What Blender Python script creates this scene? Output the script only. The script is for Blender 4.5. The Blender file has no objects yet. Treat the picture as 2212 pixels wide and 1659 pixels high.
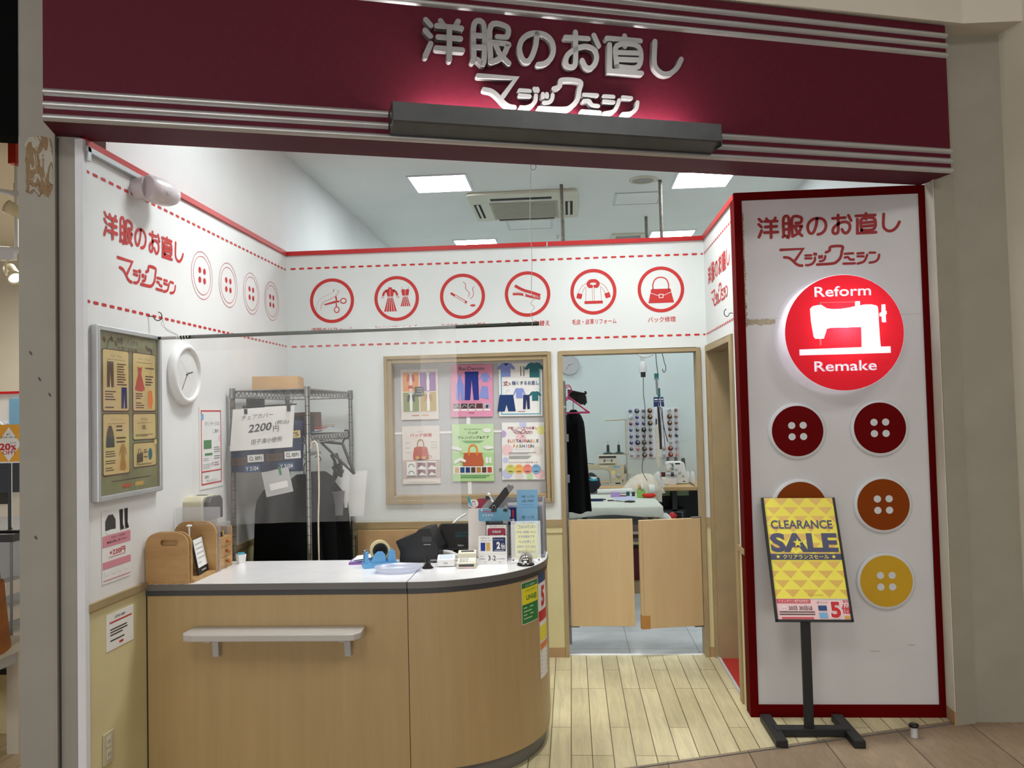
import bpy, bmesh, math, random
from mathutils import Vector, Matrix
random.seed(7)
sc = bpy.context.scene
COL = sc.collection
sin, cos, pi = math.sin, math.cos, math.pi

# ---------------------------------------------------------------- camera, world, lamps, exposure
YAW, PIT, ROL = .0707, .0347, -.0241
def _cam():
    c, s = cos(YAW), sin(YAW)
    r = Vector((c, s, 0)); f = Vector((-s, c, 0)); u = Vector((0, 0, 1))
    f2 = f*cos(PIT)+u*sin(PIT); u2 = u*cos(PIT)-f*sin(PIT)
    r3 = r*cos(ROL)+u2*sin(ROL); u3 = u2*cos(ROL)-r*sin(ROL)
    cd = bpy.data.cameras.new('camera'); o = bpy.data.objects.new('camera', cd); COL.objects.link(o)
    m = Matrix((( r3.x, u3.x, -f2.x, 1.8878), (r3.y, u3.y, -f2.y, -5.4060), (r3.z, u3.z, -f2.z, 1.5892), (0, 0, 0, 1)))
    o.matrix_world = m
    cd.sensor_fit = 'HORIZONTAL'; cd.sensor_width = 36; cd.lens = 1781.0579/2212*36
    cd.clip_start = .05; cd.clip_end = 60
    sc.camera = o
_cam()
w = bpy.data.worlds.new('world'); sc.world = w; w.use_nodes = True
w.node_tree.nodes['Background'].inputs[0].default_value = (.95, .97, 1, 1)
w.node_tree.nodes['Background'].inputs[1].default_value = .05
sc.view_settings.view_transform = 'Standard'; sc.view_settings.look = 'None'
sc.view_settings.exposure = 0.0; sc.view_settings.gamma = 1; sc.view_settings.use_curve_mapping = False
sc.cycles.use_denoising = True
sc.cycles.max_bounces = 8; sc.cycles.diffuse_bounces = 4; sc.cycles.glossy_bounces = 4
sc.cycles.transmission_bounces = 6; sc.cycles.transparent_max_bounces = 10
sc.cycles.sample_clamp_indirect = 6; sc.cycles.caustics_reflective = False; sc.cycles.caustics_refractive = False

def area(name, loc, size, power, color=(1, 1, 1), rot=(0, 0, 0), sy=None, spread=None):
    d = bpy.data.lights.new(name, 'AREA'); d.energy = power; d.color = color
    d.shape = 'RECTANGLE'; d.size = size; d.size_y = sy or size
    if spread: d.spread = spread
    o = bpy.data.objects.new(name, d); COL.objects.link(o); o.location = loc; o.rotation_euler = rot
    return o
# corridor ceiling lamps of the mall, behind and above the viewer
for x, y, e in ((1.2, -6.6, 66), (4.6, -5.2, 56), (-2.4, -5.6, 40)):
    area('corridor_lamp', (x, y, 4.6), 1.2, e, (1, .98, .93))
# unseen fill light added across the corridor to brighten the lower shop front
area('opposite_fill_light', (1.0, -11.8, 1.35), 9.0, 270, (1, .98, .95), (pi/2, 0, 0), 2.2)
# unseen fill lights added behind the sign band to brighten floor and countertop
area('front_fill_light', (.85, -1.30, 3.40), .30, 11, (1, 1, .98), spread=1.9)
area('front_fill_light', (2.25, -1.00, 3.40), .30, 14, (1, 1, .97), spread=1.9)
# ceiling fittings of the shop (their glowing covers are built with the ceiling)
PANEL_STRENGTH = 27.0
# lamp of the neighbouring shop
area('neighbour_lamp', (-2.6, 1.2, 3.1), 1.6, 95, (1, .95, .84))

# ---------------------------------------------------------------- materials
def lin(c):
    r = []
    for v in c[:3]:
        v /= 255.0
        r.append(v/12.92 if v <= .04045 else ((v+.055)/1.055)**2.4)
    return (*r, 1)
MATS = {}
def mat(name, rgb, rough=.5, metal=0, noise=None, bump=None, emit=None, trans=None, spec=None, coat=None, alpha=None):
    """noise = (scale, amount[, stretch xyz]) varies the colour; bump = (scale, strength)"""
    if name in MATS: return MATS[name]
    m = bpy.data.materials.new(name); m.use_nodes = True; MATS[name] = m
    nt = m.node_tree; b = nt.nodes['Principled BSDF']
    b.inputs['Base Color'].default_value = lin(rgb); b.inputs['Roughness'].default_value = rough
    b.inputs['Metallic'].default_value = metal
    if spec is not None: b.inputs['Specular IOR Level'].default_value = spec
    if coat: b.inputs['Coat Weight'].default_value = coat; b.inputs['Coat Roughness'].default_value = .08
    if alpha is not None: b.inputs['Alpha'].default_value = alpha
    if trans: b.inputs['Transmission Weight'].default_value = trans
    if emit: b.inputs['Emission Color'].default_value = lin(rgb); b.inputs['Emission Strength'].default_value = emit
    if noise is None: noise = (9, .05)
    if noise:
        tc = nt.nodes.new('ShaderNodeTexCoord'); mp = nt.nodes.new('ShaderNodeMapping')
        nt.links.new(tc.outputs['Object'], mp.inputs[0])
        if len(noise) > 2: mp.inputs['Scale'].default_value = noise[2]
        n = nt.nodes.new('ShaderNodeTexNoise'); n.inputs['Scale'].default_value = noise[0]; n.inputs['Detail'].default_value = 4
        nt.links.new(mp.outputs[0], n.inputs[0])
        mr = nt.nodes.new('ShaderNodeMapRange'); mr.inputs[1].default_value = .3; mr.inputs[2].default_value = .7
        mr.inputs[3].default_value = 1-noise[1]; mr.inputs[4].default_value = 1+noise[1]*.35
        nt.links.new(n.outputs[0], mr.inputs[0])
        hs = nt.nodes.new('ShaderNodeHueSaturation'); hs.inputs['Color'].default_value = lin(rgb)
        nt.links.new(mr.outputs[0], hs.inputs['Value']); nt.links.new(hs.outputs[0], b.inputs['Base Color'])
    if bump:
        n2 = nt.nodes.new('ShaderNodeTexNoise'); n2.inputs['Scale'].default_value = bump[0]; n2.inputs['Detail'].default_value = 3
        tc2 = nt.nodes.new('ShaderNodeTexCoord'); nt.links.new(tc2.outputs['Object'], n2.inputs[0])
        bp = nt.nodes.new('ShaderNodeBump'); bp.inputs['Strength'].default_value = bump[1]; bp.inputs['Distance'].default_value = .01
        nt.links.new(n2.outputs[0], bp.inputs['Height']); nt.links.new(bp.outputs[0], b.inputs['Normal'])
    return m

def wood(name, rgb, dark, scale=6, stretch=(1, 1, .06), rough=.45, amt=1.0, spec=.5):
    m = bpy.data.materials.new(name); m.use_nodes = True; nt = m.node_tree; b = nt.nodes['Principled BSDF']
    b.inputs['Roughness'].default_value = rough; b.inputs['Specular IOR Level'].default_value = spec
    tc = nt.nodes.new('ShaderNodeTexCoord'); mp = nt.nodes.new('ShaderNodeMapping'); mp.inputs['Scale'].default_value = stretch
    nt.links.new(tc.outputs['Object'], mp.inputs[0])
    n = nt.nodes.new('ShaderNodeTexNoise'); n.inputs['Scale'].default_value = scale; n.inputs['Detail'].default_value = 6
    n.inputs['Roughness'].default_value = .65
    nt.links.new(mp.outputs[0], n.inputs[0])
    cr = nt.nodes.new('ShaderNodeValToRGB'); cr.color_ramp.elements[0].position = .5-.22*amt; cr.color_ramp.elements[1].position = .5+.2*amt
    cr.color_ramp.elements[0].color = lin(dark); cr.color_ramp.elements[1].color = lin(rgb)
    nt.links.new(n.outputs[0], cr.inputs[0]); nt.links.new(cr.outputs[0], b.inputs['Base Color'])
    MATS[name] = m
    return m

def planks(name, c1, c2, mortar, pw, plen, rot, off, rough=.4, grain=(2.2, 26), msize=.0022, dirt=.25, bump=.0):
    """floor of boards running along their local x; world position drives it"""
    m = bpy.data.materials.new(name); m.use_nodes = True; nt = m.node_tree; b = nt.nodes['Principled BSDF']
    N = nt.nodes.new; L = nt.links.new
    g = N('ShaderNodeNewGeometry'); mp = N('ShaderNodeMapping'); mp.vector_type = 'POINT'
    mp.inputs['Rotation'].default_value = (0, 0, rot); mp.inputs['Location'].default_value = (off[0], off[1], 0)
    L(g.outputs['Position'], mp.inputs[0])
    br = N('ShaderNodeTexBrick'); br.offset = .37; br.offset_frequency = 3; br.squash = 1
    br.inputs['Scale'].default_value = 1; br.inputs['Brick Width'].default_value = plen; br.inputs['Row Height'].default_value = pw
    br.inputs['Mortar Size'].default_value = msize; br.inputs['Mortar Smooth'].default_value = .1; br.inputs['Bias'].default_value = 0
    br.inputs['Color1'].default_value = lin(c1); br.inputs['Color2'].default_value = lin(c2); br.inputs['Mortar'].default_value = lin(mortar)
    L(mp.outputs[0], br.inputs[0])
    m2 = N('ShaderNodeMapping'); m2.inputs['Scale'].default_value = (grain[0], grain[1], 1); L(mp.outputs[0], m2.inputs[0])
    n = N('ShaderNodeTexNoise'); n.inputs['Scale'].default_value = 1; n.inputs['Detail'].default_value = 8; n.inputs['Roughness'].default_value = .7
    n.inputs['Distortion'].default_value = .9
    L(m2.outputs[0], n.inputs[0])
    mr = N('ShaderNodeMapRange'); mr.inputs[1].default_value = .25; mr.inputs[2].default_value = .75
    mr.inputs[3].default_value = .72; mr.inputs[4].default_value = 1.16; L(n.outputs[0], mr.inputs[0])
    n3 = N('ShaderNodeTexNoise'); n3.inputs['Scale'].default_value = 2.3; n3.inputs['Detail'].default_value = 5; L(mp.outputs[0], n3.inputs[0])
    mr3 = N('ShaderNodeMapRange'); mr3.inputs[1].default_value = .3; mr3.inputs[2].default_value = .7
    mr3.inputs[3].default_value = 1-dirt; mr3.inputs[4].default_value = 1.05; L(n3.outputs[0], mr3.inputs[0])
    mu = N('ShaderNodeMath'); mu.operation = 'MULTIPLY'; L(mr.outputs[0], mu.inputs[0]); L(mr3.outputs[0], mu.inputs[1])
    hs = N('ShaderNodeHueSaturation'); L(br.outputs[0], hs.inputs['Color']); L(mu.outputs[0], hs.inputs['Value'])
    L(hs.outputs[0], b.inputs['Base Color']); b.inputs['Roughness'].default_value = rough
    b.inputs['Specular IOR Level'].default_value = .4
    MATS[name] = m
    return m

def film(name, haze, tint=(240, 240, 242), rough=.25, gloss=.06, wrinkle=None):
    """thin clear plastic: mostly see-through, a little milky, a little glossy"""
    m = bpy.data.materials.new(name); m.use_nodes = True; nt = m.node_tree; nt.nodes.clear()
    N = nt.nodes.new; L = nt.links.new
    out = N('ShaderNodeOutputMaterial'); t = N('ShaderNodeBsdfTransparent'); d = N('ShaderNodeBsdfDiffuse'); tl = N('ShaderNodeBsdfTranslucent')
    gl = N('ShaderNodeBsdfGlossy'); gl.inputs['Roughness'].default_value = rough
    d.inputs[0].default_value = lin(tint); tl.inputs[0].default_value = lin(tint)
    a = N('ShaderNodeMixShader'); a.inputs[0].default_value = .5; L(d.outputs[0], a.inputs[1]); L(tl.outputs[0], a.inputs[2])
    b = N('ShaderNodeMixShader'); L(t.outputs[0], b.inputs[1]); L(a.outputs[0], b.inputs[2]); b.inputs[0].default_value = haze
    c = N('ShaderNodeMixShader'); c.inputs[0].default_value = gloss; L(b.outputs[0], c.inputs[1]); L(gl.outputs[0], c.inputs[2])
    L(c.outputs[0], out.inputs[0])
    if wrinkle:
        tc = N('ShaderNodeTexCoord'); mp = N('ShaderNodeMapping'); mp.inputs['Scale'].default_value = wrinkle[0]; L(tc.outputs['Object'], mp.inputs[0])
        n = N('ShaderNodeTexNoise'); n.inputs['Scale'].default_value = 1; n.inputs['Detail'].default_value = 6; L(mp.outputs[0], n.inputs[0])
        mr = N('ShaderNodeMapRange'); mr.inputs[1].default_value = .45; mr.inputs[2].default_value = .75
        mr.inputs[3].default_value = haze; mr.inputs[4].default_value = wrinkle[1]; L(n.outputs[0], mr.inputs[0]); L(mr.outputs[0], b.inputs[0])
    MATS[name] = m
    return m

def glow(name, rgb, strength):
    m = bpy.data.materials.new(name); m.use_nodes = True; nt = m.node_tree; nt.nodes.clear()
    o = nt.nodes.new('ShaderNodeOutputMaterial'); e = nt.nodes.new('ShaderNodeEmission')
    e.inputs[0].default_value = lin(rgb); e.inputs[1].default_value = strength; nt.links.new(e.outputs[0], o.inputs[0])
    MATS[name] = m
    return m

def backlit(name, rgb, tr=.6):
    m = bpy.data.materials.new(name); m.use_nodes = True; nt = m.node_tree; nt.nodes.clear()
    N = nt.nodes.new; L = nt.links.new
    o = N('ShaderNodeOutputMaterial'); d = N('ShaderNodeBsdfDiffuse'); t = N('ShaderNodeBsdfTranslucent'); x = N('ShaderNodeMixShader')
    d.inputs[0].default_value = lin(rgb); t.inputs[0].default_value = lin(rgb); x.inputs[0].default_value = tr
    L(d.outputs[0], x.inputs[1]); L(t.outputs[0], x.inputs[2]); L(x.outputs[0], o.inputs[0])
    MATS[name] = m
    return m

# ---------------------------------------------------------------- geometry helpers
class Frame:
    def __init__(s, o, u, v, n): s.o, s.u, s.v, s.n = Vector(o), Vector(u).normalized(), Vector(v).normalized(), Vector(n).normalized()
    def __call__(s, a, b, c=0): return s.o+s.u*a+s.v*b+s.n*c
    def at(s, a, b, c=0, rot=0):
        u = s.u*cos(rot)+s.v*sin(rot); v = s.v*cos(rot)-s.u*sin(rot)
        return Frame(s(a, b, c), u, v, s.n)
W = Frame((0, 0, 0), (1, 0, 0), (0, 1, 0), (0, 0, 1))          # plain world axes (x, y, z)
FB = Frame((0, 0, 0), (1, 0, 0), (0, 0, 1), (0, -1, 0))        # back partition: a = x, b = z
FL = Frame((0, 0, 0), (0, 1, 0), (0, 0, 1), (1, 0, 0))         # left partition: a = y, b = z
FRW = Frame((2.775, 0, 0), (0, -1, 0), (0, 0, 1), (-1, 0, 0))  # right partition: a = -y, b = z
FP = Frame((0, -1.04, 0), (1, 0, 0), (0, 0, 1), (0, -1, 0))    # sign panel: a = x, b = z
AN = math.radians(18.4)
FF = Frame((0, -2.30, 0), (cos(AN), sin(AN), 0), (0, 0, 1), (sin(AN), -cos(AN), 0))  # shop front: a along it, b = z, c towards the corridor

_TXT = {}
def _text(body, bold):
    k = (body, bold)
    if k in _TXT: return _TXT[k]
    c = bpy.data.curves.new('lettering', 'FONT'); c.body = body; c.resolution_u = 3; c.dimensions = '2D'; c.fill_mode = 'FRONT'; c.offset = bold
    o = bpy.data.objects.new('lettering', c); COL.objects.link(o)
    dg = bpy.context.evaluated_depsgraph_get()
    me = bpy.data.meshes.new_from_object(o.evaluated_get(dg), depsgraph=dg)
    vs = [(v.co.x, v.co.y) for v in me.vertices]; fs = [tuple(p.vertices) for p in me.polygons]
    bpy.data.objects.remove(o); bpy.data.curves.remove(c); bpy.data.meshes.remove(me)
    x0 = min(v[0] for v in vs); x1 = max(v[0] for v in vs); y0 = min(v[1] for v in vs); y1 = max(v[1] for v in vs)
    _TXT[k] = (vs, fs, x0, x1, y0, y1)
    return _TXT[k]

class MB:
    def __init__(s): s.v, s.f, s.m, s.mats, s.sm = [], [], [], [], []
    def mi(s, m):
        m = MATS[m] if isinstance(m, str) else m
        if m not in s.mats: s.mats.append(m)
        return s.mats.index(m)
    def add(s, vs, fs, m, smooth=False):
        n = len(s.v); s.v += [Vector(v) for v in vs]; k = s.mi(m)
        for f in fs: s.f.append([n+i for i in f]); s.m.append(k); s.sm.append(smooth)
        return s
    def box(s, x0, x1, y0, y1, z0, z1, m, F=W):
        p = [F(x, y, z) for z in (z0, z1) for y in (y0, y1) for x in (x0, x1)]
        return s.add(p, [(0, 2, 3, 1), (4, 5, 7, 6), (0, 1, 5, 4), (2, 6, 7, 3), (0, 4, 6, 2), (1, 3, 7, 5)], m)
    def poly(s, pts, m, F=None, c=.001):
        p = [F(a, b, c) for a, b in pts] if F else pts
        return s.add(p, [tuple(range(len(p)))], m)
    def prism(s, pts, c0, c1, m, F=W, smooth=False, side=None):
        n = len(pts); p = [F(a, b, c0) for a, b in pts]+[F(a, b, c1) for a, b in pts]
        s.add(p, [tuple(range(n))[::-1], tuple(range(n, 2*n))], m)
        return s.add(p, [(i, (i+1) % n, n+(i+1) % n, n+i) for i in range(n)], side or m, smooth)
    def rect(s, a0, a1, b0, b1, m, F, c=.001): return s.poly([(a0, b0), (a1, b0), (a1, b1), (a0, b1)], m, F, c)
    def circle(s, a, b, r, m, F, c=.001, n=28, ry=None): return s.poly(oval(a, b, r, ry or r, n), m, F, c)
    def ring(s, a, b, r0, r1, m, F, c=.001, n=40, e=1):
        p = [F(a+r*cos(2*pi*i/n), b+e*r*sin(2*pi*i/n), c) for i in range(n) for r in (r0, r1)]
        return s.add(p, [(2*i, 2*i+1, (2*i+3) % (2*n), (2*i+2) % (2*n)) for i in range(n)], m)
    def stroke(s, pts, wd, m, F, c=.001, depth=0, curve=True, caps=True):
        """a pen stroke of even width with round ends; depth > 0 makes it a raised body from c-depth to c"""
        P = smooth_line(pts) if curve and len(pts) > 2 else [Vector((a, b)) for a, b in pts]
        r = wd/2; L, R = [], []
        for i, p in enumerate(P):
            t0 = (p-P[i-1]) if i else (P[1]-p); t1 = (P[i+1]-p) if i < len(P)-1 else t0
            t0 = t0.normalized(); t1 = t1.normalized(); t = t0+t1
            t = t.normalized() if t.length > 1e-6 else t0
            k = min(1/max(.35, t.dot(t1)), 1.6)
            n = Vector((-t.y, t.x))*r*k; L.append(p+n); R.append(p-n)
        def cap(p, d, k=7):
            a0 = math.atan2(d.y, d.x)
            return [p+Vector((cos(a0-pi/2+pi*i/k), sin(a0-pi/2+pi*i/k)))*r for i in range(1, k)]
        e = cap(P[-1], P[-1]-P[-2]) if caps else []; b = cap(P[0], P[0]-P[1]) if caps else []
        n = len(P); vs = L+R; fs = [(i, n+i, n+i+1, i+1) for i in range(n-1)]
        ring_ = [n+i for i in range(n)]+[2*n+i for i in range(len(e))]+[i for i in range(n-1, -1, -1)]+[2*n+len(e)+i for i in range(len(b))]
        vs = vs+e+b
        if caps:
            fs += [tuple([2*n-1]+[2*n+i for i in range(len(e))]+[n-1]), tuple([0]+[2*n+len(e)+i for i in range(len(b))]+[n])]
        s.add([F(p.x, p.y, c) for p in vs], fs, m)
        if depth:
            q = [F(vs[i].x, vs[i].y, c) for i in ring_]+[F(vs[i].x, vs[i].y, c-depth) for i in ring_]; k = len(ring_)
            s.add(q, [(i, (i+1) % k, k+(i+1) % k, k+i) for i in range(k)], m)
        return s
    def text(s, body, a, b, m, F, w=None, h=None, c=.001, bold=0.0, al='c', rot=0, shear=0, depth=0):
        """body fitted into a box w x h centred on (a, b) (al = 'l': a is its left edge)"""
        vs, fs, x0, x1, y0, y1 = _text(body, bold)
        if w and h: sx, sy = w/(x1-x0), h/(y1-y0)
        elif h: sx = sy = h/(y1-y0)
        else: sx = sy = w/(x1-x0)
        ox = (x0+x1)/2 if al == 'c' else x0; oy = (y0+y1)/2
        cr, sr = cos(rot), sin(rot)
        q = []
        for x, y in vs:
            X, Y = (x-ox)*sx, (y-oy)*sy
            X += shear*Y
            q.append(F(a+X*cr-Y*sr, b+X*sr+Y*cr, c))
        s.add(q, fs, m)
        return s
    def tube(s, pts, r, m, n=8, curve=False, closed=False, caps=True, r1=None):
        P = [Vector(p) for p in pts]
        if curve and len(P) > 2: P = smooth_line(P, 6)
        vs = []; k = len(P); prev = None
        for i, p in enumerate(P):
            t = (P[(i+1) % k]-P[i-1]) if (0 < i < k-1 or closed) else ((P[1]-p) if i == 0 else (p-P[-2]))
            t.normalize()
            if prev is None:
                a = Vector((0, 0, 1)) if abs(t.z) < .9 else Vector((1, 0, 0))
                x = t.cross(a).normalized()
            else:
                x = (prev-t*prev.dot(t)).normalized()
            prev = x; y = t.cross(x)
            rr = r if r1 is None else r+(r1-r)*i/(k-1)
            vs += [p+(x*cos(2*pi*j/n)+y*sin(2*pi*j/n))*rr for j in range(n)]
        fs = [(i*n+j, i*n+(j+1) % n, ((i+1) % k)*n+(j+1) % n, ((i+1) % k)*n+j) for i in range(k if closed else k-1) for j in range(n)]
        s.add(vs, fs, m, True)
        if caps and not closed: s.add(vs[:n], [tuple(range(n))[::-1]], m); s.add(vs[-n:], [tuple(range(n))], m)
        return s
    def lathe(s, prof, F, m, n=24, smooth=True, sx=1, sy=1):
        """prof: (radius, height along F.n)"""
        vs = [F(r*cos(2*pi*j/n)*sx, r*sin(2*pi*j/n)*sy, h) for r, h in prof for j in range(n)]; k = len(prof)
        fs = [(i*n+j, i*n+(j+1) % n, (i+1)*n+(j+1) % n, (i+1)*n+j) for i in range(k-1) for j in range(n)]
        s.add(vs, fs, m, smooth)
        if prof[0][0] > 1e-5: s.add(vs[:n], [tuple(range(n))[::-1]], m)
        if prof[-1][0] > 1e-5: s.add(vs[-n:], [tuple(range(n))], m)
        return s
    def sheet(s, rows, m, smooth=True, closed=False):
        k, n = len(rows), len(rows[0]); vs = [p for r in rows for p in r]
        fs = [(i*n+j, i*n+(j+1) % n, (i+1)*n+(j+1) % n, (i+1)*n+j) for i in range(k-1) for j in range(n if closed else n-1)]
        return s.add(vs, fs, m, smooth)
    def build(s, name, parent=None, bevel=0, seg=2, solid=0, sub=0, origin=None):
        me = bpy.data.meshes.new(name)
        if parent is not None:
            o0 = Vector(); q = parent
            while q is not None: o0 += q.location; q = q.parent
        elif origin is not None: o0 = Vector(origin)
        else:
            xs = [v.x for v in s.v]; ys = [v.y for v in s.v]; zs = [v.z for v in s.v]
            o0 = Vector(((min(xs)+max(xs))/2, (min(ys)+max(ys))/2, min(zs)))
        me.from_pydata([v-o0 for v in s.v], [], s.f)
        for m in s.mats: me.materials.append(m)
        for p, k, q in zip(me.polygons, s.m, s.sm): p.material_index = k; p.use_smooth = q
        bm = bmesh.new(); bm.from_mesh(me)
        bmesh.ops.remove_doubles(bm, verts=bm.verts, dist=1e-6) if bevel else None
        bm.to_mesh(me); bm.free()
        me.update()
        o = bpy.data.objects.new(name, me); COL.objects.link(o)
        if parent is not None: o.parent = parent
        else: o.location = o0
        if solid: md = o.modifiers.new('thickness', 'SOLIDIFY'); md.thickness = solid; md.offset = 0
        if bevel:
            md = o.modifiers.new('edge', 'BEVEL'); md.width = bevel; md.segments = seg; md.limit_method = 'ANGLE'; md.angle_limit = math.radians(40)
        if sub: md = o.modifiers.new('round', 'SUBSURF'); md.levels = sub; md.render_levels = sub
        return o

def smooth_line(pts, k=5):
    P = [Vector(p) for p in pts]; out = []
    for i in range(len(P)-1):
        p0 = P[i-1] if i else P[0]*2-P[1]; p1, p2 = P[i], P[i+1]; p3 = P[i+2] if i+2 < len(P) else P[-1]*2-P[-2]
        for j in range(k):
            t = j/k
            out.append(.5*((2*p1)+(p2-p0)*t+(2*p0-5*p1+4*p2-p3)*t*t+(3*p1-p0-3*p2+p3)*t**3))
    out.append(P[-1])
    return out
def oval(a, b, rx, ry, n=28): return [(a+rx*cos(2*pi*i/n), b+ry*sin(2*pi*i/n)) for i in range(n)]
def rrect(a0, a1, b0, b1, r, k=5):
    p = []
    for cx, cy, t in ((a1-r, b0+r, -pi/2), (a1-r, b1-r, 0), (a0+r, b1-r, pi/2), (a0+r, b0+r, pi)):
        p += [(cx+r*cos(t+pi/2*i/k), cy+r*sin(t+pi/2*i/k)) for i in range(k+1)]
    return p
def tf(pts, a, b, s=1, sy=None, rot=0):
    sy = sy or s
    return [(a+x*s*cos(rot)-y*sy*sin(rot), b+x*s*sin(rot)+y*sy*cos(rot)) for x, y in pts]

def tag(o, label, cat, group=None):
    o['label'] = label; o['category'] = cat
    if group: o['group'] = group
    return o
def thing(name, label, cat, loc, group=None):
    o = bpy.data.objects.new(name, None); COL.objects.link(o); o.location = loc; o.empty_display_size = .05
    return tag(o, label, cat, group)
def solo(mb, name, label, cat, group=None, **k): return tag(mb.build(name, **k), label, cat, group)
def struct(mb, name, **k):
    o = mb.build(name, **k); o['kind'] = 'structure'
    return o
def dup(root, delta, label=None, mats=None):
    def cp(o, par):
        c = o.copy(); COL.objects.link(c)
        if par is not None: c.parent = par
        for ch in [x for x in list(bpy.data.objects) if x.parent == o]: cp(ch, c)
        return c
    r = cp(root, None); r.location = root.location+Vector(delta)
    if label: r['label'] = label
    return r

G1={'yo':[[(0.0057,0.1596),(0.026,0.1379)],[(0.0022,0.1147),(0.0235,0.0921)],[(0.0244,0.0617),(0.0,0.0073)],[(0.0667,0.1602),(0.0809,0.1405)],[(0.1404,0.1647),(0.1283,0.1423)],[(0.0505,0.1376),(0.1536,0.1368)],[(0.0547,0.0907),(0.1484,0.0923)],[(0.0464,0.0438),(0.1558,0.0443)],[(0.1029,0.1347),(0.0999,0.0)]],
'fuku':[[(0.1973,0.0008),(0.2042,0.0247),(0.2078,0.1589),(0.2497,0.1607),(0.246,0.0043),(0.2199,0.0111)],[(0.2068,0.1125),(0.2486,0.1142)],[(0.2056,0.063),(0.2474,0.0651)],[(0.2755,0.0041),(0.2792,0.1582),(0.3487,0.1615),(0.3488,0.1201),(0.3068,0.1147)],[(0.2776,0.0885),(0.3496,0.088),(0.3477,0.0744),(0.335,0.0454),(0.3127,0.0221),(0.2799,0.0044)],[(0.2989,0.0782),(0.3133,0.0446),(0.3531,0.0062)]],
'no':[[(0.4815,0.1458),(0.4734,0.0909),(0.4526,0.0377),(0.4329,0.0215),(0.4139,0.0317),(0.4023,0.0711),(0.4131,0.1098),(0.4442,0.1386),(0.4832,0.1476),(0.522,0.1414),(0.5465,0.1164),(0.5522,0.0788),(0.5389,0.0423),(0.5132,0.0195),(0.4835,0.0116)]],
'o':[[(0.6091,0.1411),(0.7117,0.1438)],[(0.6541,0.1672),(0.6504,0.038),(0.635,0.0143),(0.6141,0.0159),(0.6062,0.0371),(0.6195,0.0682),(0.6647,0.0995),(0.7078,0.1088),(0.739,0.095),(0.7473,0.0626),(0.7342,0.0285),(0.7125,0.014),(0.6939,0.0224),(0.6814,0.0461)],[(0.7381,0.1611),(0.7581,0.1171)]],
'nao':[[(0.8808,0.1714),(0.88,0.124)],[(0.7986,0.1539),(0.9541,0.1557)],[(0.8093,0.1261),(0.8058,0.0095),(0.9555,0.0114)],[(0.8397,0.0316),(0.8425,0.1234),(0.9444,0.1285),(0.9404,0.0398),(0.8397,0.0316)],[(0.8416,0.0939),(0.9423,0.0992)],[(0.8407,0.0639),(0.9413,0.069)]],
'shi':[[(1.024,0.1608),(1.0181,0.0715),(1.0278,0.0386),(1.0571,0.0184),(1.0934,0.023),(1.1265,0.0511),(1.1485,0.0909)]]}
G2={'ma':[[(0.0,0.1234),(0.1638,0.1256),(0.1046,0.0436)],[(0.0243,0.0669),(0.0564,0.0614),(0.0829,0.042),(0.1093,0.0146),(0.1308,0.0028),(0.1525,0.0)]],
'ji':[[(0.1784,0.0747),(0.2213,0.0747)],[(0.1779,0.0532),(0.2207,0.052)],[(0.2484,0.0568),(0.2439,0.0322),(0.2268,0.0122),(0.2018,0.0024),(0.1809,0.002)],[(0.2425,0.086),(0.2451,0.0791)],[(0.2547,0.0858),(0.2562,0.0789)]],
'tsu':[[(0.2797,0.0661),(0.2794,0.0536)],[(0.2975,0.0674),(0.2972,0.0549)],[(0.3226,0.0649),(0.3182,0.0456),(0.305,0.0322),(0.2826,0.0279)]],
'ku':[[(0.3289,0.0924),(0.3545,0.1052),(0.3665,0.1333),(0.4469,0.133),(0.4435,0.0956),(0.4321,0.051),(0.4028,0.019),(0.3687,0.0074),(0.2625,0.0039)]],
'mi':[[(0.4641,0.0769),(0.5243,0.0785)],[(0.4633,0.0489),(0.4862,0.0505),(0.5,0.034),(0.5275,0.0315)],[(0.4523,0.0033),(0.5336,0.0034)]],
'shi2':[[(0.5559,0.0764),(0.5994,0.0774)],[(0.5553,0.0544),(0.5987,0.053)],[(0.6252,0.0638),(0.6157,0.0393),(0.5975,0.0132),(0.5537,0.0003)]],
'n':[[(0.6431,0.0783),(0.6824,0.0773)],[(0.7113,0.061),(0.7033,0.0315),(0.6791,0.0105),(0.6409,0.004)]]}


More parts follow.
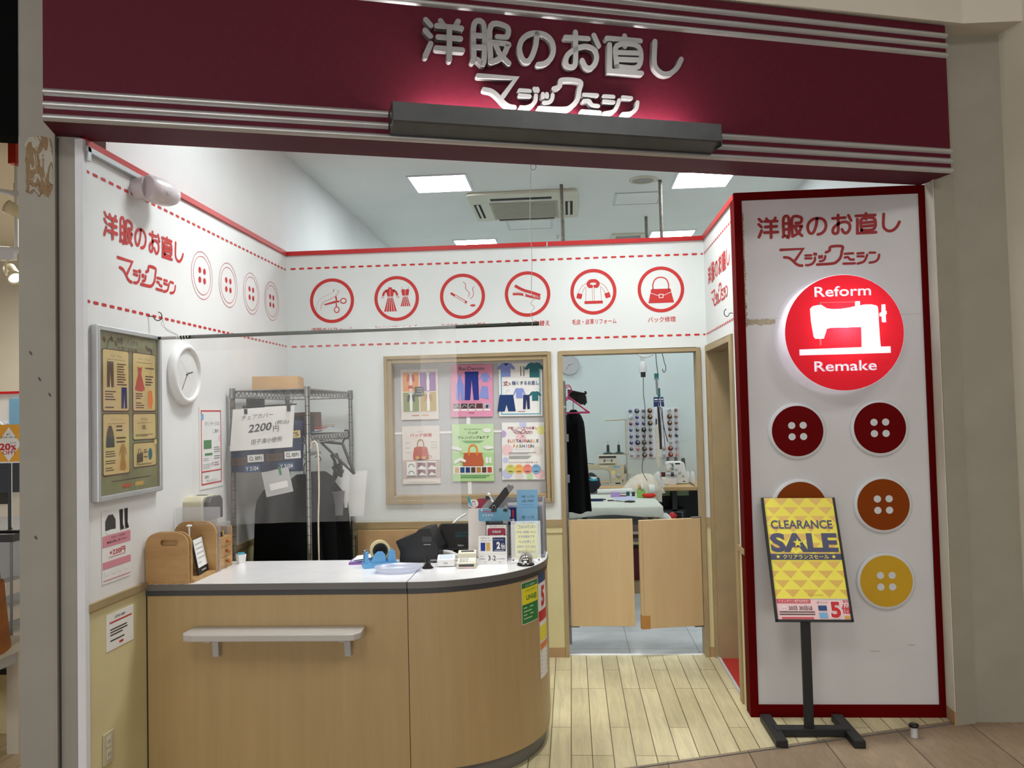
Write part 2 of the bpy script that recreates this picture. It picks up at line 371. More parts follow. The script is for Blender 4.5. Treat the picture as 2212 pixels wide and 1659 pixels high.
# ---------------------------------------------------------------- palette
for n, c, k in [
    ('wall_white', (236, 237, 238), dict(rough=.6, noise=(1.7, .05))), ('side_white', (234, 235, 236), dict(rough=.5, noise=(2.2, .05))), ('far_white', (208, 219, 219), dict(rough=.6, noise=(1.7, .05))), ('partition_white', (221, 226, 225), dict(rough=.5, noise=(2.2, .05))),
    ('ceiling_white', (236, 238, 234), dict(rough=.8, noise=(1.5, .04))), ('cream', (214, 204, 158), dict(rough=.55, noise=(2.5, .10))),
    ('beige_trim', (166, 146, 110), dict(rough=.5, noise=(6, .12))), ('beige_base', (176, 142, 104), dict(rough=.55, noise=(7, .12))),
    ('red_cap', (188, 32, 34), dict(rough=.4)), ('red_print', (193, 40, 38), dict(rough=.55, noise=(5, .03))), ('panel_red', (150, 18, 24), dict(rough=.5)), ('red_frame', (88, 0, 1), dict(rough=.6, spec=.05)),
    ('burgundy', (84, 16, 34), dict(rough=.6, spec=.2, noise=(40, .10), bump=(160, .12))), ('steel', (196, 198, 200), dict(rough=.34, metal=.7, noise=(20, .10, (.1, 1, 1)))),
    ('sign_grey', (136, 136, 138), dict(rough=.22, noise=(6, .04))), ('lamp_steel', (92, 94, 96), dict(rough=.42, metal=.85, noise=(12, .12))),
    ('pillar_grey', (150, 146, 138), dict(rough=.65, noise=(5, .07))), ('pillar_light', (150, 145, 132), dict(rough=.65, noise=(5, .08))),
    ('mall_white', (212, 206, 192), dict(rough=.7, noise=(2, .05))), ('peeled', (146, 122, 92), dict(rough=.8, noise=(30, .3))),
    ('panel_white', (208, 207, 210), dict(rough=.45, noise=(2.4, .06))), ('stain', (176, 162, 138), dict(rough=.7, noise=(40, .22))), ('scuff', (176, 178, 178), dict(rough=.7)),
    ('alu', (196, 198, 202), dict(rough=.35, metal=.5)), ('white_trim', (226, 228, 234), dict(rough=.35)), ('dark_gap', (22, 20, 18), dict(rough=.8)),
    ('black', (16, 16, 18), dict(rough=.5)), ('soot', (6, 6, 7), dict(rough=.9, spec=.1)), ('black_gloss', (14, 14, 16), dict(rough=.22)), ('black_cloth', (11, 11, 13), dict(rough=.95, noise=(60, .3), spec=.1)),
    ('dark_grey', (58, 58, 60), dict(rough=.5)), ('mid_grey', (128, 128, 130), dict(rough=.5)), ('edge_grey', (104, 102, 100), dict(rough=.4)),
    ('light_grey', (186, 186, 188), dict(rough=.5)), ('white', (232, 232, 232), dict(rough=.45)), ('paper', (236, 236, 234), dict(rough=.7)),
    ('paper_warm', (226, 218, 212), dict(rough=.7)), ('laminate', (236, 236, 238), dict(rough=.22, coat=.3)), ('chrome', (206, 208, 210), dict(rough=.14, metal=1, noise=None or (30, .05))),
    ('wire_chrome', (150, 150, 150), dict(rough=.3, metal=.9)), ('dark_green', (18, 40, 22), dict(rough=.3)), ('navy', (24, 38, 92), dict(rough=.6)),
    ('ink', (30, 28, 32), dict(rough=.6)), ('ink_blue', (34, 72, 120), dict(rough=.6)), ('red', (196, 26, 34), dict(rough=.5)), ('crimson', (150, 20, 60), dict(rough=.5)),
    ('pink', (226, 150, 182), dict(rough=.6)), ('pale_pink', (236, 200, 204), dict(rough=.6)), ('green', (160, 206, 140), dict(rough=.6)), ('pale_green', (196, 224, 176), dict(rough=.6)),
    ('teal', (20, 104, 112), dict(rough=.6)), ('sky', (118, 176, 214), dict(rough=.6)), ('tape_blue', (96, 162, 214), dict(rough=.4)), ('denim', (30, 52, 140), dict(rough=.8, noise=(60, .2))),
    ('light_denim', (136, 150, 214), dict(rough=.8)), ('deep_denim', (24, 56, 112), dict(rough=.8)), ('orange', (232, 128, 44), dict(rough=.5)), ('yellow', (236, 200, 40), dict(rough=.5)),
    ('lemon', (238, 226, 84), dict(rough=.5)), ('gold', (206, 160, 84), dict(rough=.5)), ('purple', (132, 92, 162), dict(rough=.6)), ('lilac', (190, 160, 214), dict(rough=.5)),
    ('leaf', (150, 164, 96), dict(rough=.6)), ('olive', (134, 132, 92), dict(rough=.5, noise=(14, .22))), ('parchment', (216, 190, 128), dict(rough=.5, noise=(10, .08))), ('bark', (84, 56, 42), dict(rough=.6)),
    ('tan', (176, 126, 62), dict(rough=.6)), ('brick_red', (186, 74, 52), dict(rough=.6)), ('maroon', (92, 24, 34), dict(rough=.6)), ('mauve', (136, 96, 106), dict(rough=.6)),
    ('button_red', (98, 0, 2), dict(rough=.5, spec=.06)), ('button_orange', (130, 58, 4), dict(rough=.5, spec=.1)), ('button_yellow', (200, 156, 14), dict(rough=.4)), ('rim_white', (206, 210, 214), dict(rough=.4)),
    ('machine_beige', (196, 190, 164), dict(rough=.4)), ('ac_cream', (212, 207, 188), dict(rough=.5)), ('cardboard', (196, 160, 116), dict(rough=.8, noise=(10, .12))), ('cloth_cream', (222, 210, 192), dict(rough=.9, noise=(30, .12))),
    ('table_cloth', (214, 216, 204), dict(rough=.8)), ('turquoise', (60, 166, 196), dict(rough=.4)), ('copper', (160, 96, 52), dict(rough=.5)), ('fabric_blue', (44, 58, 88), dict(rough=.9, noise=(40, .4))),
    ('line_green', (40, 124, 60), dict(rough=.6)), ('caramel', (150, 88, 34), dict(rough=.55, noise=(20, .25))), ('carpet_red', (168, 40, 26), dict(rough=.95, noise=(80, .2))), ('cctv_white', (226, 218, 222), dict(rough=.3)),
    ('rust', (128, 122, 112), dict(rough=.6, noise=(30, .45))), ('magenta', (214, 60, 120), dict(rough=.35)), ('note_yellow', (232, 232, 150), dict(rough=.7)), ('lime', (150, 200, 96), dict(rough=.5)),
    ('pale_violet', (196, 200, 232), dict(rough=.6)), ('silver_foil', (200, 196, 202), dict(rough=.18, metal=1)), ('smoke', (120, 130, 136), dict(rough=.15))]:
    mat(n, c, **k)
wood('counter_wood', (180, 154, 110), (166, 140, 97), scale=26, stretch=(1, 1, .05), rough=.42, amt=1.5)
wood('door_wood', (206, 180, 138), (192, 164, 120), scale=14, stretch=(1, 1, .08), rough=.5, amt=1.5)
wood('pine', (186, 150, 100), (162, 122, 74), scale=18, stretch=(.25, 1, 1), rough=.5)
wood('desk_wood', (214, 180, 130), (186, 146, 96), scale=16, stretch=(.1, 1, 1), rough=.5)
planks('shop_boards', (216, 205, 166), (198, 187, 148), (92, 78, 56), .0975, .92, pi/2, (.31, .006), dirt=.22)
planks('mall_tiles', (164, 142, 118), (146, 126, 104), (92, 78, 64), .383, 1.16, pi/2, (.22, .019), grain=(9, 34), msize=.003, dirt=.16, rough=.45)
planks('pale_boards', (226, 206, 172), (216, 194, 158), (150, 126, 96), .12, 1.2, pi/2, (0, 0), dirt=.08)
planks('grey_tiles', (200, 203, 206), (194, 197, 200), (128, 130, 134), .45, .45, 0, (.02, .27), grain=(2, 2), dirt=.16, msize=.0025)
MATS['grey_tiles'].node_tree.nodes['Brick Texture'].offset = 0

# ---------------------------------------------------------------- the room shell
YB0, YS = -2.374, .3425           # where the shop boards end: y = YB0 + YS * x
def lip(x): return YB0+YS*x
m = MB(); m.poly([(-.16, lip(-.16), 0), (4.2, lip(4.2), 0), (4.2, .05, 0), (-.16, .05, 0)], 'shop_boards'); struct(m, 'floor_shop')
m = MB(); m.poly([(-3.5, -8, -.0005), (6, -8, -.0005), (6, lip(6), -.0005), (-3.5, lip(-3.5), -.0005)], 'mall_tiles'); struct(m, 'floor_corridor')
m = MB(); m.poly([(-.16, .05, 0), (4.2, .05, 0), (4.2, 4.2, 0), (-.16, 4.2, 0)], 'grey_tiles'); struct(m, 'floor_workroom')
m = MB(); m.poly([(-6, lip(-6), 0), (-.16, lip(-.16), 0), (-.16, 7, 0), (-6, 7, 0)], 'pale_boards'); struct(m, 'floor_neighbour')
m = MB(); m.box(-.2, 4.1, -.0035, .0035, 0, .003, 'edge_grey', Frame((0, YB0, 0), (cos(AN), sin(AN), 0), (-sin(AN), cos(AN), 0), (0, 0, 1))); struct(m, 'trim_1')
m = MB(); m.box(1.845, 2.69, .03, .055, 0, .004, 'white', W); struct(m, 'trim_2')
m = MB(); m.box(2.79, 3.7, -.93, -.02, 0, .006, 'carpet_red'); m.box(2.775, 2.79, -.82, -.02, 0, .012, 'light_grey'); struct(m, 'floor_fitting_room')
# ceiling over shop and workroom
ZC = 3.44
m = MB(); m.prism([(-.16, -2.3), (4.2, -.85), (4.2, 4.2), (-.16, 4.2)], ZC, ZC+.05, 'ceiling_white'); struct(m, 'ceiling')

def stitches(mb, F, a0, a1, b, first=.0, pitch=.058, ln=.0365, th=.0128):
    a = a0+first
    while a < a1-.004:
        e = min(a+ln, a1-.002); s_ = max(a, a0)
        if e-s_ > .006: mb.poly(rrect(s_, e, b-th/2, b+th/2, min(th/2, (e-s_)/2)*.98, 3), 'red_print', F, .0012)
        a += pitch
def headline(mb, F, a, b, w, m, c=.0012, depth=0, sw=.0245):
    k = w/1.169
    for S in G1.values():
        for i, p in enumerate(S): mb.stroke([(a+(x+.01)*k, b+y*k) for x, y in p], sw*k, m, F, c+.0003*i, depth, curve=len(p) > 4)
def logo(mb, F, a, b, w, m, c=.0012, depth=0, sw=.0205):
    k = w/.731
    for n, S in G2.items():
        for i, p in enumerate(S): mb.stroke([(a+(x+.01)*k, b+y*k) for x, y in p], (sw if n in ('ma', 'ku') else sw*.86)*k, m, F, c+.0003*i, depth, curve=len(p) > 3 and n != 'ma' or len(p) > 5)
def unslant(G):   # the two lines sit level: take out the small residual slope and the side view of the raised faces
    return G

# left partition with its printed band, chair rail and wainscot
m = MB(); m.box(-.06, 0, -2.32, 0, .0, 2.68, 'side_white')
wl = struct(m, 'wall_left')
m = MB(); m.box(-.065, .012, -2.325, -.0, 2.68, 2.708, 'red_cap'); struct(m, 'trim_3')
m = MB(); m.box(0, .004, -2.32, 0, 0, .862, 'cream'); m.build('wainscot', wl)
m = MB(); m.box(0, .016, -2.32, 0, .858, .886, 'beige_trim'); struct(m, 'trim_4')
m = MB(); m.box(0, .010, -2.32, 0, 0, .062, 'beige_base'); struct(m, 'baseboard_left')
m = MB(); m.box(-.02, .012, -2.345, -2.318, 0, 2.70, 'white_trim'); struct(m, 'trim_5')
m = MB(); stitches(m, FL, -2.312, -.004, 2.578+.006, first=-.006); stitches(m, FL, -2.312, -.004, 2.068, first=-.006); m.build('stitch_line', wl)
m = MB(); headline(m, FL, -2.185, 2.354, .70, 'red_print'); m.build('lettering', wl)
m = MB(); logo(m, FL, -2.088, 2.195, .52, 'red_print'); m.build('lettering', wl)
for y in (-1.281, -.954, -.622, -.285):
    m = MB(); m.ring(y, 2.337, .1215, .1242, 'red_print', FL, .0012, 48); m.ring(y, 2.337, .098, .1008, 'red_print', FL, .0012, 48)
    for dx in (-.0275, .0275):
        for dz in (-.025, .025): m.circle(y+dx, 2.337+dz, .0155, 'red_print', FL, .0012, 18, .0165)
    m.build('button_print', wl)
m = MB(); m.box(-.2, -.065, -2.05, 4.2, 0, ZC, 'wall_white'); struct(m, 'wall_left_upper')

# back partition with poster window and doorway
m = MB()
m.box(-.06, .68, 0, .10, 0, 2.68, 'partition_white'); m.box(.68, 1.745, 0, .10, 0, 1.03, 'partition_white'); m.box(.68, 1.745, 0, .10, 1.96, 2.68, 'partition_white')
m.box(1.745, 1.832, 0, .10, 0, 2.68, 'partition_white'); m.box(1.832, 2.708, 0, .10, 1.962, 2.68, 'partition_white'); m.box(2.708, 2.80, 0, .10, 0, 2.68, 'partition_white')
wb = struct(m, 'wall_back')
m = MB(); m.box(-.06, 2.80, -.012, .11, 2.68, 2.708, 'red_cap'); m.box(1.755, 1.763, -.0135, -.012, 2.672, 2.706, 'scuff'); struct(m, 'trim_6')
m = MB(); m.box(0, 1.811, -.004, 0, 0, .845, 'cream'); m.box(2.73, 2.775, -.004, 0, 0, .845, 'cream'); m.build('wainscot', wb)
m = MB(); m.box(0, 1.811, -.016, 0, .845, .887, 'beige_trim'); m.box(2.731, 2.775, -.016, 0, .845, .887, 'beige_trim'); m.box(0, 1.811, -.010, 0, .80, .845, 'cream'); struct(m, 'trim_7')
m = MB(); m.box(0, 1.811, -.010, 0, 0, .062, 'beige_base'); m.box(2.731, 2.775, -.01, 0, 0, .062, 'beige_base'); struct(m, 'baseboard_back')
m = MB(); stitches(m, FB, .004, 2.772, 2.578+.013, first=.024); stitches(m, FB, .004, 2.772, 2.066, first=.024); m.build('stitch_line', wb)
def badge(a, cap, w, draw):
    b = 2.368
    q = MB(); q.ring(a, b, .1285, .1505, 'red_print', FB, .0012, 56)
    draw(q, lambda pts: [(a+x, b+y) for x, y in pts])
    q.text(cap, a, 2.172, 'red_print', FB, w=w, h=.036, bold=.012)
    q.build('service_icon', wb)
R_, P_ = 'red_print', 'partition_white'
def scissors(q, T):
    band = [(-.092, -.062), (-.085, -.02), (-.06, .008), (-.02, .025), (.02, .045), (.035, .075)]
    q.stroke(T(band), .034, R_, FB, .0012, caps=False); q.stroke(T(band), .031, P_, FB, .0016, caps=False)
    B = smooth_line(band)
    for i in range(2, len(B)-1, 2):
        t = (B[i+1]-B[i]).normalized(); n = Vector((t.y, -t.x)); q.stroke(T([B[i]+n*.015, B[i]+n*(.008 if i % 4 else .004)]), .002, R_, FB, .002, caps=False)
    q.poly(T([(.012, .078), (.008, .062), (.028, .006), (.036, .008), (.020, .062)]), R_, FB, .0009)
    q.poly(T([(.021, .030), (.032, .028), (.035, -.002), (.027, -.002)]), R_, FB, .0022)
    q.poly(T([(-.055, -.022), (-.048, -.029), (.052, -.010), (.052, 0), (.02, -.002)]), R_, FB, .0022)
    q.poly(T([(.026, -.018), (.034, -.018), (.034, -.04), (.026, -.04)]), R_, FB, .0022)
    for c, rx, ry in (((.078, -.004), .022, .019), ((.032, -.062), .019, .022)):
        q.poly(T(oval(*c, rx, ry)), R_, FB, .0024); q.poly(T(oval(*c, rx-.0065, ry-.0065)), P_, FB, .0028)
def skirt(q, T, x, y0, y1, w0, w1, n, gap=.004):
    for i in range(n):
        f0, f1 = i/n, (i+1)/n
        q.poly(T([(x-w0+2*w0*f0+gap*.3, y1), (x-w0+2*w0*f1-gap*.3, y1), (x-w1+2*w1*f1-gap/2, y0), (x-w1+2*w1*f0+gap/2, y0)]), R_, FB, .0012)
def dresses(q, T):
    q.poly(T([(-.055, .076), (-.031, .076), (-.030, .066), (-.015, .058), (-.024, .014), (-.062, .014), (-.071, .058), (-.056, .066)]), R_, FB)
    for s in (-1, 1):
        q.stroke(T([(-.043+s*.022, .057), (-.043+s*.04, .042), (-.043+s*.049, .02)]), .015, R_, FB, .001, caps=False)
        c = -.043+s*.052; q.poly(T([(c-.008, .016), (c+.008, .016), (c+.008, .004), (c-.008, .004)]), R_, FB, .0012); q.poly(T([(c-.0055, .0135), (c+.0055, .0135), (c+.0055, .0065), (c-.0055, .0065)]), P_, FB, .0016)
    skirt(q, T, -.043, -.086, .008, .018, .045, 5)
    for y in (.056, .044, .032, .020): q.circle(*T([(-.043, y)])[0], .0032, P_, FB, .0018, 8)
    q.poly(T([(.032, .056), (.046, .062), (.059, .055), (.072, .062), (.086, .056), (.080, .018), (.038, .018)]), R_, FB)
    for x in (.037, .081): q.stroke(T([(x, .056), (x, .078)]), .002, R_, FB)
    skirt(q, T, .059, -.054, .011, .016, .035, 5)
    for y in (.048, .037, .026): q.circle(*T([(.059, y)])[0], .0032, P_, FB, .0018, 8)
def cigarette(q, T):
    q.poly(T([(-.082, .018), (-.075, .03), (-.047, .012), (-.055, -.001)]), R_, FB)
    q.poly(T([(-.055, -.001), (-.047, .012), (.031, -.036), (.024, -.050)]), R_, FB); q.poly(T([(-.052, .0005), (-.0485, .0085), (.018, -.0335), (.0145, -.0415)]), P_, FB, .0016)
    q.poly(T([(.014, -.045), (.020, -.031), (.031, -.036), (.024, -.050)]), R_, FB, .002)
    q.stroke(T([(.006, .095), (.023, .078), (.022, .05), (.045, .022), (.04, -.004)]), .0034, R_, FB)
    q.stroke(T([(.078, .06), (.068, .045), (.075, .015), (.064, -.01), (.052, -.016)]), .0034, R_, FB)
    q.poly(T(oval(.068, -.063, .018, .0075)), R_, FB)
def zipper(q, T):
    q.stroke(T([(-.082, .058), (-.03, .028), (.03, .008), (.084, -.012)]), .019, R_, FB, .0012, caps=False)
    q.stroke(T([(-.098, .004), (-.045, .002), (.02, -.016), (.084, -.032)]), .019, R_, FB, .0012, caps=False)
    q.stroke(T([(-.09, .046), (-.036, .019), (.0, .004)]), .0028, P_, FB, .0018); q.stroke(T([(-.098, .010), (-.045, .008), (-.01, .0)]), .0028, P_, FB, .0018)
    for i in range(16): q.circle(*T([(-.004+i*.0055, -.002-i*.00185)])[0], .0026, P_, FB, .0022, 6)
    q.poly(T([(-.03, .0), (-.018, .004), (-.013, -.012), (-.024, -.017)]), P_, FB, .0024)
def jacket(q, T):
    q.stroke(T([(-.012, .036), (-.026, .038), (-.032, .055), (-.018, .070), (0, .072), (.018, .070), (.032, .055), (.026, .038), (.012, .036)]), .022, R_, FB, .0012)
    q.poly(T([(-.014, .054), (.014, .054), (.006, .044), (-.006, .044)]), P_, FB, .0018)
    for s in (-1, 1):
        q.stroke(T([(s*.038, .06), (s*.075, .038), (s*.1, -.006)]), .0022, R_, FB); q.stroke(T([(s*.078, -.015), (s*.062, .018), (s*.048, .028), (s*.052, -.058)]), .0022, R_, FB)
        q.stroke(T([(s*.006, .05), (s*.006, -.058)]), .0022, R_, FB)
        q.poly(T(tf(rrect(-.017, .017, -.017, .017, .005), s*.092, -.026, rot=s*.25)), R_, FB)
    q.poly(T(rrect(-.06, .06, -.079, -.060, .004)), R_, FB)
def handbag(q, T):
    q.poly(T([(-.062, .004), (.062, .004), (.083, -.088), (-.083, -.088)]), R_, FB)
    q.stroke(T([(-.05, .0), (-.05, .035), (-.034, .068), (0, .08), (.034, .068), (.05, .035), (.05, .0)]), .0075, R_, FB)
    q.stroke(T([(-.067, -.022), (0, -.046), (.067, -.018)]), .003, P_, FB, .0018, curve=False); q.poly(T(rrect(-.015, .015, -.056, -.03, .002)), P_, FB, .002); q.poly(T(rrect(-.0105, .0105, -.0515, -.0345, .001)), R_, FB, .0024)
badge(.309, '洋服のリフォーム', .29, scissors)
badge(.748, 'ファッションリフォーム・オーダー', .30, dresses)
badge(1.190, 'タバコ穴・やぶれ補修', .30, cigarette)
badge(1.622, 'ファスナー取替え', .285, zipper)
badge(2.054, '毛皮・皮革リフォーム', .29, jacket)
badge(2.492, 'バック修理', .18, handbag)

def frame_of(mb, F, a0, a1, b0, b1, w, c0, c1, m, bottom=True):
    mb.box(a0, a0+w, b0, b1, c0, c1, m, F); mb.box(a1-w, a1, b0, b1, c0, c1, m, F); mb.box(a0+w, a1-w, b1-w, b1, c0, c1, m, F)
    if bottom: mb.box(a0+w, a1-w, b0, b0+w, c0, c1, m, F)
win = MB(); win.box(.704, 1.738, 1.052, 1.944, -.075, -.068, 'light_grey', FB)
win.box(.704, 1.738, 1.918, 1.944, -.068, -.030, 'light_grey', FB)
win.box(1.19, 1.215, 1.052, 1.918, -.068, -.064, 'paper', FB); win.box(.704, 1.738, 1.46, 1.475, -.068, -.065, 'paper', FB)
win.box(1.45, 1.70, 1.30, 1.40, -.068, -.066, 'paper', FB); win.box(1.40, 1.49, 1.205, 1.222, -.066, -.064, 'mid_grey', FB); win.box(1.728, 1.736, 1.45, 1.72, -.068, -.063, 'dark_grey', FB)
ws = struct(win, 'window_1')
m = MB(); frame_of(m, FB, .655, 1.766, 1.005, 1.983, .022, 0, .022, 'beige_trim'); frame_of(m, FB, .672, 1.749, 1.022, 1.966, .034, -.10, .012, 'beige_trim'); m.build('window_frame', ws, bevel=.002)
m = MB(); m.box(1.811, 1.838, 0, 1.983, -.115, .016, 'beige_trim', FB); m.box(2.704, 2.731, 0, 1.983, -.115, .016, 'beige_trim', FB); m.box(1.838, 2.704, 1.957, 1.983, -.115, .016, 'beige_trim', FB); struct(m, 'trim_8', bevel=.002)

# right partition with the fitting-room doorway
m = MB()
m.box(-.1, 0, 0, 2.68, -.10, 0, 'partition_white', FRW); m.box(0, .84, 1.97, 2.68, -.10, 0, 'partition_white', FRW); m.box(.84, .955, 0, 2.68, -.10, 0, 'partition_white', FRW)
wr = struct(m, 'wall_right')
m = MB(); m.box(0, 1.04, 2.68, 2.708, -.11, .012, 'red_cap', FRW); struct(m, 'trim_9')
m = MB(); m.box(.87, 1.03, 0, .83, 0, .004, 'cream', FRW); m.build('wainscot', wr)
m = MB(); m.box(.87, 1.03, .822, .852, 0, .014, 'beige_trim', FRW); struct(m, 'trim_10')
m = MB(); stitches(m, FRW, .004, 1.0, 2.578+.013, first=.02); stitches(m, FRW, .004, 1.03, 2.066, first=.02); m.build('stitch_line', wr)
m = MB(); headline(m, FRW, .142, 2.368, .71, 'red_print'); m.build('lettering', wr)
m = MB(); logo(m, FRW, .238, 2.211, .53, 'red_print'); m.build('lettering', wr)
m = MB(); m.box(.005, .032, 0, 1.99, -.10, .014, 'beige_trim', FRW); m.box(.80, .866, 0, 1.99, -.016, .014, 'beige_trim', FRW); m.box(.032, .80, 1.95, 1.99, -.10, .014, 'beige_trim', FRW); m.box(.80, .83, 0, 1.99, -.10, -.016, 'beige_trim', FRW)
struct(m, 'trim_11', bevel=.002)
m = MB(); m.box(2.782, 3.03, -.062, -.034, .004, 1.95, 'beige_trim'); struct(m, 'door_3')
m = MB(); m.box(2.90, 3.8, -.03, -.0, 0, 2.6, 'wall_white'); m.box(2.90, 3.8, -.038, -.03, 0, .07, 'beige_base'); m.box(2.875, 2.90, -.03, 0, 0, 2.66, 'wall_white'); struct(m, 'wall_fitting_room')
# far wall and right wall of the workroom
m = MB(); m.box(-.16, 4.2, 4.12, 4.2, 0, ZC, 'far_white'); struct(m, 'wall_far')
m = MB(); m.box(3.85, 3.95, -1.0, 4.12, 0, ZC, 'wall_white'); struct(m, 'wall_right_upper')
# neighbour's back and outer walls
m = MB(); m.box(-7, -.2, 3.2, 3.3, 0, 3.5, 'mall_white'); struct(m, 'wall_neighbour')
m = MB(); m.poly([(-7, -2.2, 3.5), (-.2, -2.2, 3.5), (-.2, 3.2, 3.5), (-7, 3.2, 3.5)], 'mall_white'); struct(m, 'ceiling_neighbour')
# pillars and corridor walls
m = MB(); m.box(-.225, -.098, 0, 3.6, -.3, .055, 'pillar_grey', FF); m.box(-.105, -.0985, 0, 2.71, .055, .058, 'pillar_light', FF)
p1 = struct(m, 'pillar_left')
m = MB()
def peel_material():
    k = mat('peel', (150, 146, 138), rough=.75); nt = k.node_tree; N = nt.nodes.new; L = nt.links.new
    tc = N('ShaderNodeTexCoord'); mp = N('ShaderNodeMapping'); mp.inputs['Scale'].default_value = (26, 26, 9); L(tc.outputs['Object'], mp.inputs[0])
    n = N('ShaderNodeTexNoise'); n.inputs['Scale'].default_value = 1; n.inputs['Detail'].default_value = 7; n.inputs['Roughness'].default_value = .6; n.inputs['Distortion'].default_value = .6; L(mp.outputs[0], n.inputs[0])
    cr = N('ShaderNodeValToRGB'); cr.color_ramp.interpolation = 'CONSTANT'; e = cr.color_ramp.elements
    e[0].position = 0; e[0].color = lin((168, 164, 154)); e[1].position = .46; e[1].color = lin((132, 108, 78)); x = e.new(.56); x.color = lin((112, 90, 62)); x = e.new(.60); x.color = lin((160, 154, 144))
    L(n.outputs[0], cr.inputs[0]); L(cr.outputs[0], nt.nodes['Principled BSDF'].inputs['Base Color'])
peel_material(); rng = random.Random(3)
m.poly([(-.204, 2.66), (-.19, 2.69), (-.15, 2.70), (-.112, 2.69)]+[(-.108+.006*rng.random(), 2.66-.02*i) for i in range(9)]+[(-.125, 2.45), (-.14, 2.475), (-.155, 2.46), (-.17, 2.485), (-.18, 2.47), (-.195, 2.475)]+[(-.203+.006*rng.random(), 2.48+.02*i) for i in range(9)], 'peel', FF, .0558)
for a, z in ((-.155, 1.76), (-.185, 1.86), (-.17, 1.16), (-.12, 1.70)): m.poly(tf(oval(0, 0, .004, .009, 8), a, z, rot=.5), 'dark_grey', FF, .056)
m.build('paint_damage', p1)
m = MB(); m.box(-.098, -.014, 0, 2.712, -.25, .028, 'pillar_grey', FF); m.box(-.0975, -.092, 0, 2.70, .028, .031, 'dark_grey', FF); struct(m, 'column_left')
m = MB(); m.prism([(3.747, -1.02), (3.735, -1.162), (3.845, -1.125), (3.86, -1.02)], 0, 3.46, 'pillar_light'); struct(m, 'pillar_right')
m = MB(); m.prism([(3.735, -1.04), (3.745, -1.04), (3.7405, -1.155), (3.731, -1.155)], .065, 2.712, 'mall_white'); m.prism([(3.735, -1.04), (3.747, -1.04), (3.7405, -1.161), (3.729, -1.156)], 0, .065, 'beige_base'); struct(m, 'trim_12')
m = MB(); m.box(3.84, 4.2, -1.112, -1.0, 0, 3.46, 'pillar_light'); struct(m, 'wall_corridor_back')
m = MB(); m.box(0, .1, 0, 4.6, -.2, 1.6, 'mall_white', Frame((4.115, -1.15, 0), (cos(AN), sin(AN), 0), (0, 0, 1), (sin(AN), -cos(AN), 0))); struct(m, 'wall_corridor_right')
m = MB(); m.prism([(FF(-.9, 0, .2).x, FF(-.9, 0, .2).y), (2.71, -1.63), (3.86, -1.26), (4.18, -1.25), (4.3, -.9), (3.6, -.9), (-.6, -2.4)], 3.45, 3.50, 'mall_white')
m.prism([(FF(-.9, 0, .30).x, FF(-.9, 0, .30).y), (2.71, -1.63), (3.86, -1.26), (4.18, -1.25), (4.4, -.9), (3.6, -.9), (-.6, -2.4)], 3.50, 4.6, 'mall_white'); struct(m, 'ceiling_bulkhead')
m = MB(); m.box(-8, 9, -12, .5, 4.75, 4.8, 'mall_white'); struct(m, 'ceiling_corridor')
m = MB(); m.box(-8, 9, -12.1, -12, 0, 4.75, 'mall_white'); struct(m, 'wall_corridor_opposite')
m = MB(); m.box(-2.4, -.225, 2.69, 3.6, -.03, .06, 'soot', FF); struct(m, 'wall_neighbour_front')

# ---------------------------------------------------------------- shop front sign
t = thing('sign_board', 'burgundy shop-front sign band with silver rails and raised lettering above the opening', 'shop sign', FF(1.9, 2.71, .1))
m = MB(); m.box(-.10, 3.915, 2.709, 3.445, -.01, .2, 'burgundy', FF); m.build('board', t)
LB0, LB1 = 1.175, 2.615
def rail(z, a0, a1):
    q = MB(); n = 8
    pr = [(z-.0145+.029*i/n, .2+.014*sin(pi*i/n)) for i in range(n+1)]
    vs = [FF(a, b, c) for b, c in pr for a in (a0, a1)]
    q.add(vs, [(2*i, 2*i+1, 2*i+3, 2*i+2) for i in range(n)], 'steel', True)
    for k in (0, 1): q.add([FF((a0, a1)[k], b, c) for b, c in pr], [tuple(range(n+1))], 'steel')
    q.build('rail', t)
for z in (3.395, 3.345, 3.297, 2.7235): rail(z, -.098, 3.918)
for z in (2.819, 2.771): rail(z, -.098, LB0-.004); rail(z, LB1+.004, 3.918)
for n, S in G1.items():
    q = MB()
    for i, p in enumerate(S): q.stroke([(1.324+x, 3.053+y) for x, y in p], .0225, 'sign_grey', FF, .232+.0005*i, .03, curve=len(p) > 4)
    q.build('character', t)
for n, S in G2.items():
    q = MB()
    for i, p in enumerate(S): q.stroke([(1.545+x, 2.873+y) for x, y in p], .0205 if n in ('ma', 'ku') else .0175, 'sign_grey', FF, .232+.0005*i, .03, curve=len(p) > 3 and n != 'ma' or len(p) > 5)
    q.build('logo_character', t)

t = thing('uplight_bar', 'long steel light trough on the burgundy sign shining up at its lettering', 'light fitting', FF(1.9, 2.72, .2))
m = MB(); pr = [(.2, 2.735), (.2, 2.728), (.305, 2.752), (.312, 2.758), (.312, 2.832), (.306, 2.832), (.306, 2.762), (.3, 2.757)]
vs = [FF(a, z, c) for c, z in pr for a in (LB0, LB1)]; n = len(pr)
m.add(vs, [(2*i, 2*i+1, 2*((i+1) % n)+1, 2*((i+1) % n)) for i in range(n)], 'lamp_steel')
m.build('trough', t)
m = MB()
for a in (LB0, LB1-.004): m.box(a, a+.004, 2.735, 2.832, .2, .312, 'lamp_steel', FF)
m.build('end_cap', t)
glow('tube_light', (255, 246, 240), 130)
m = MB(); m.tube([FF(LB0+.12, 2.785, .262), FF(LB1-.12, 2.785, .262)], .010, 'tube_light', 10); m.build('tube', t)

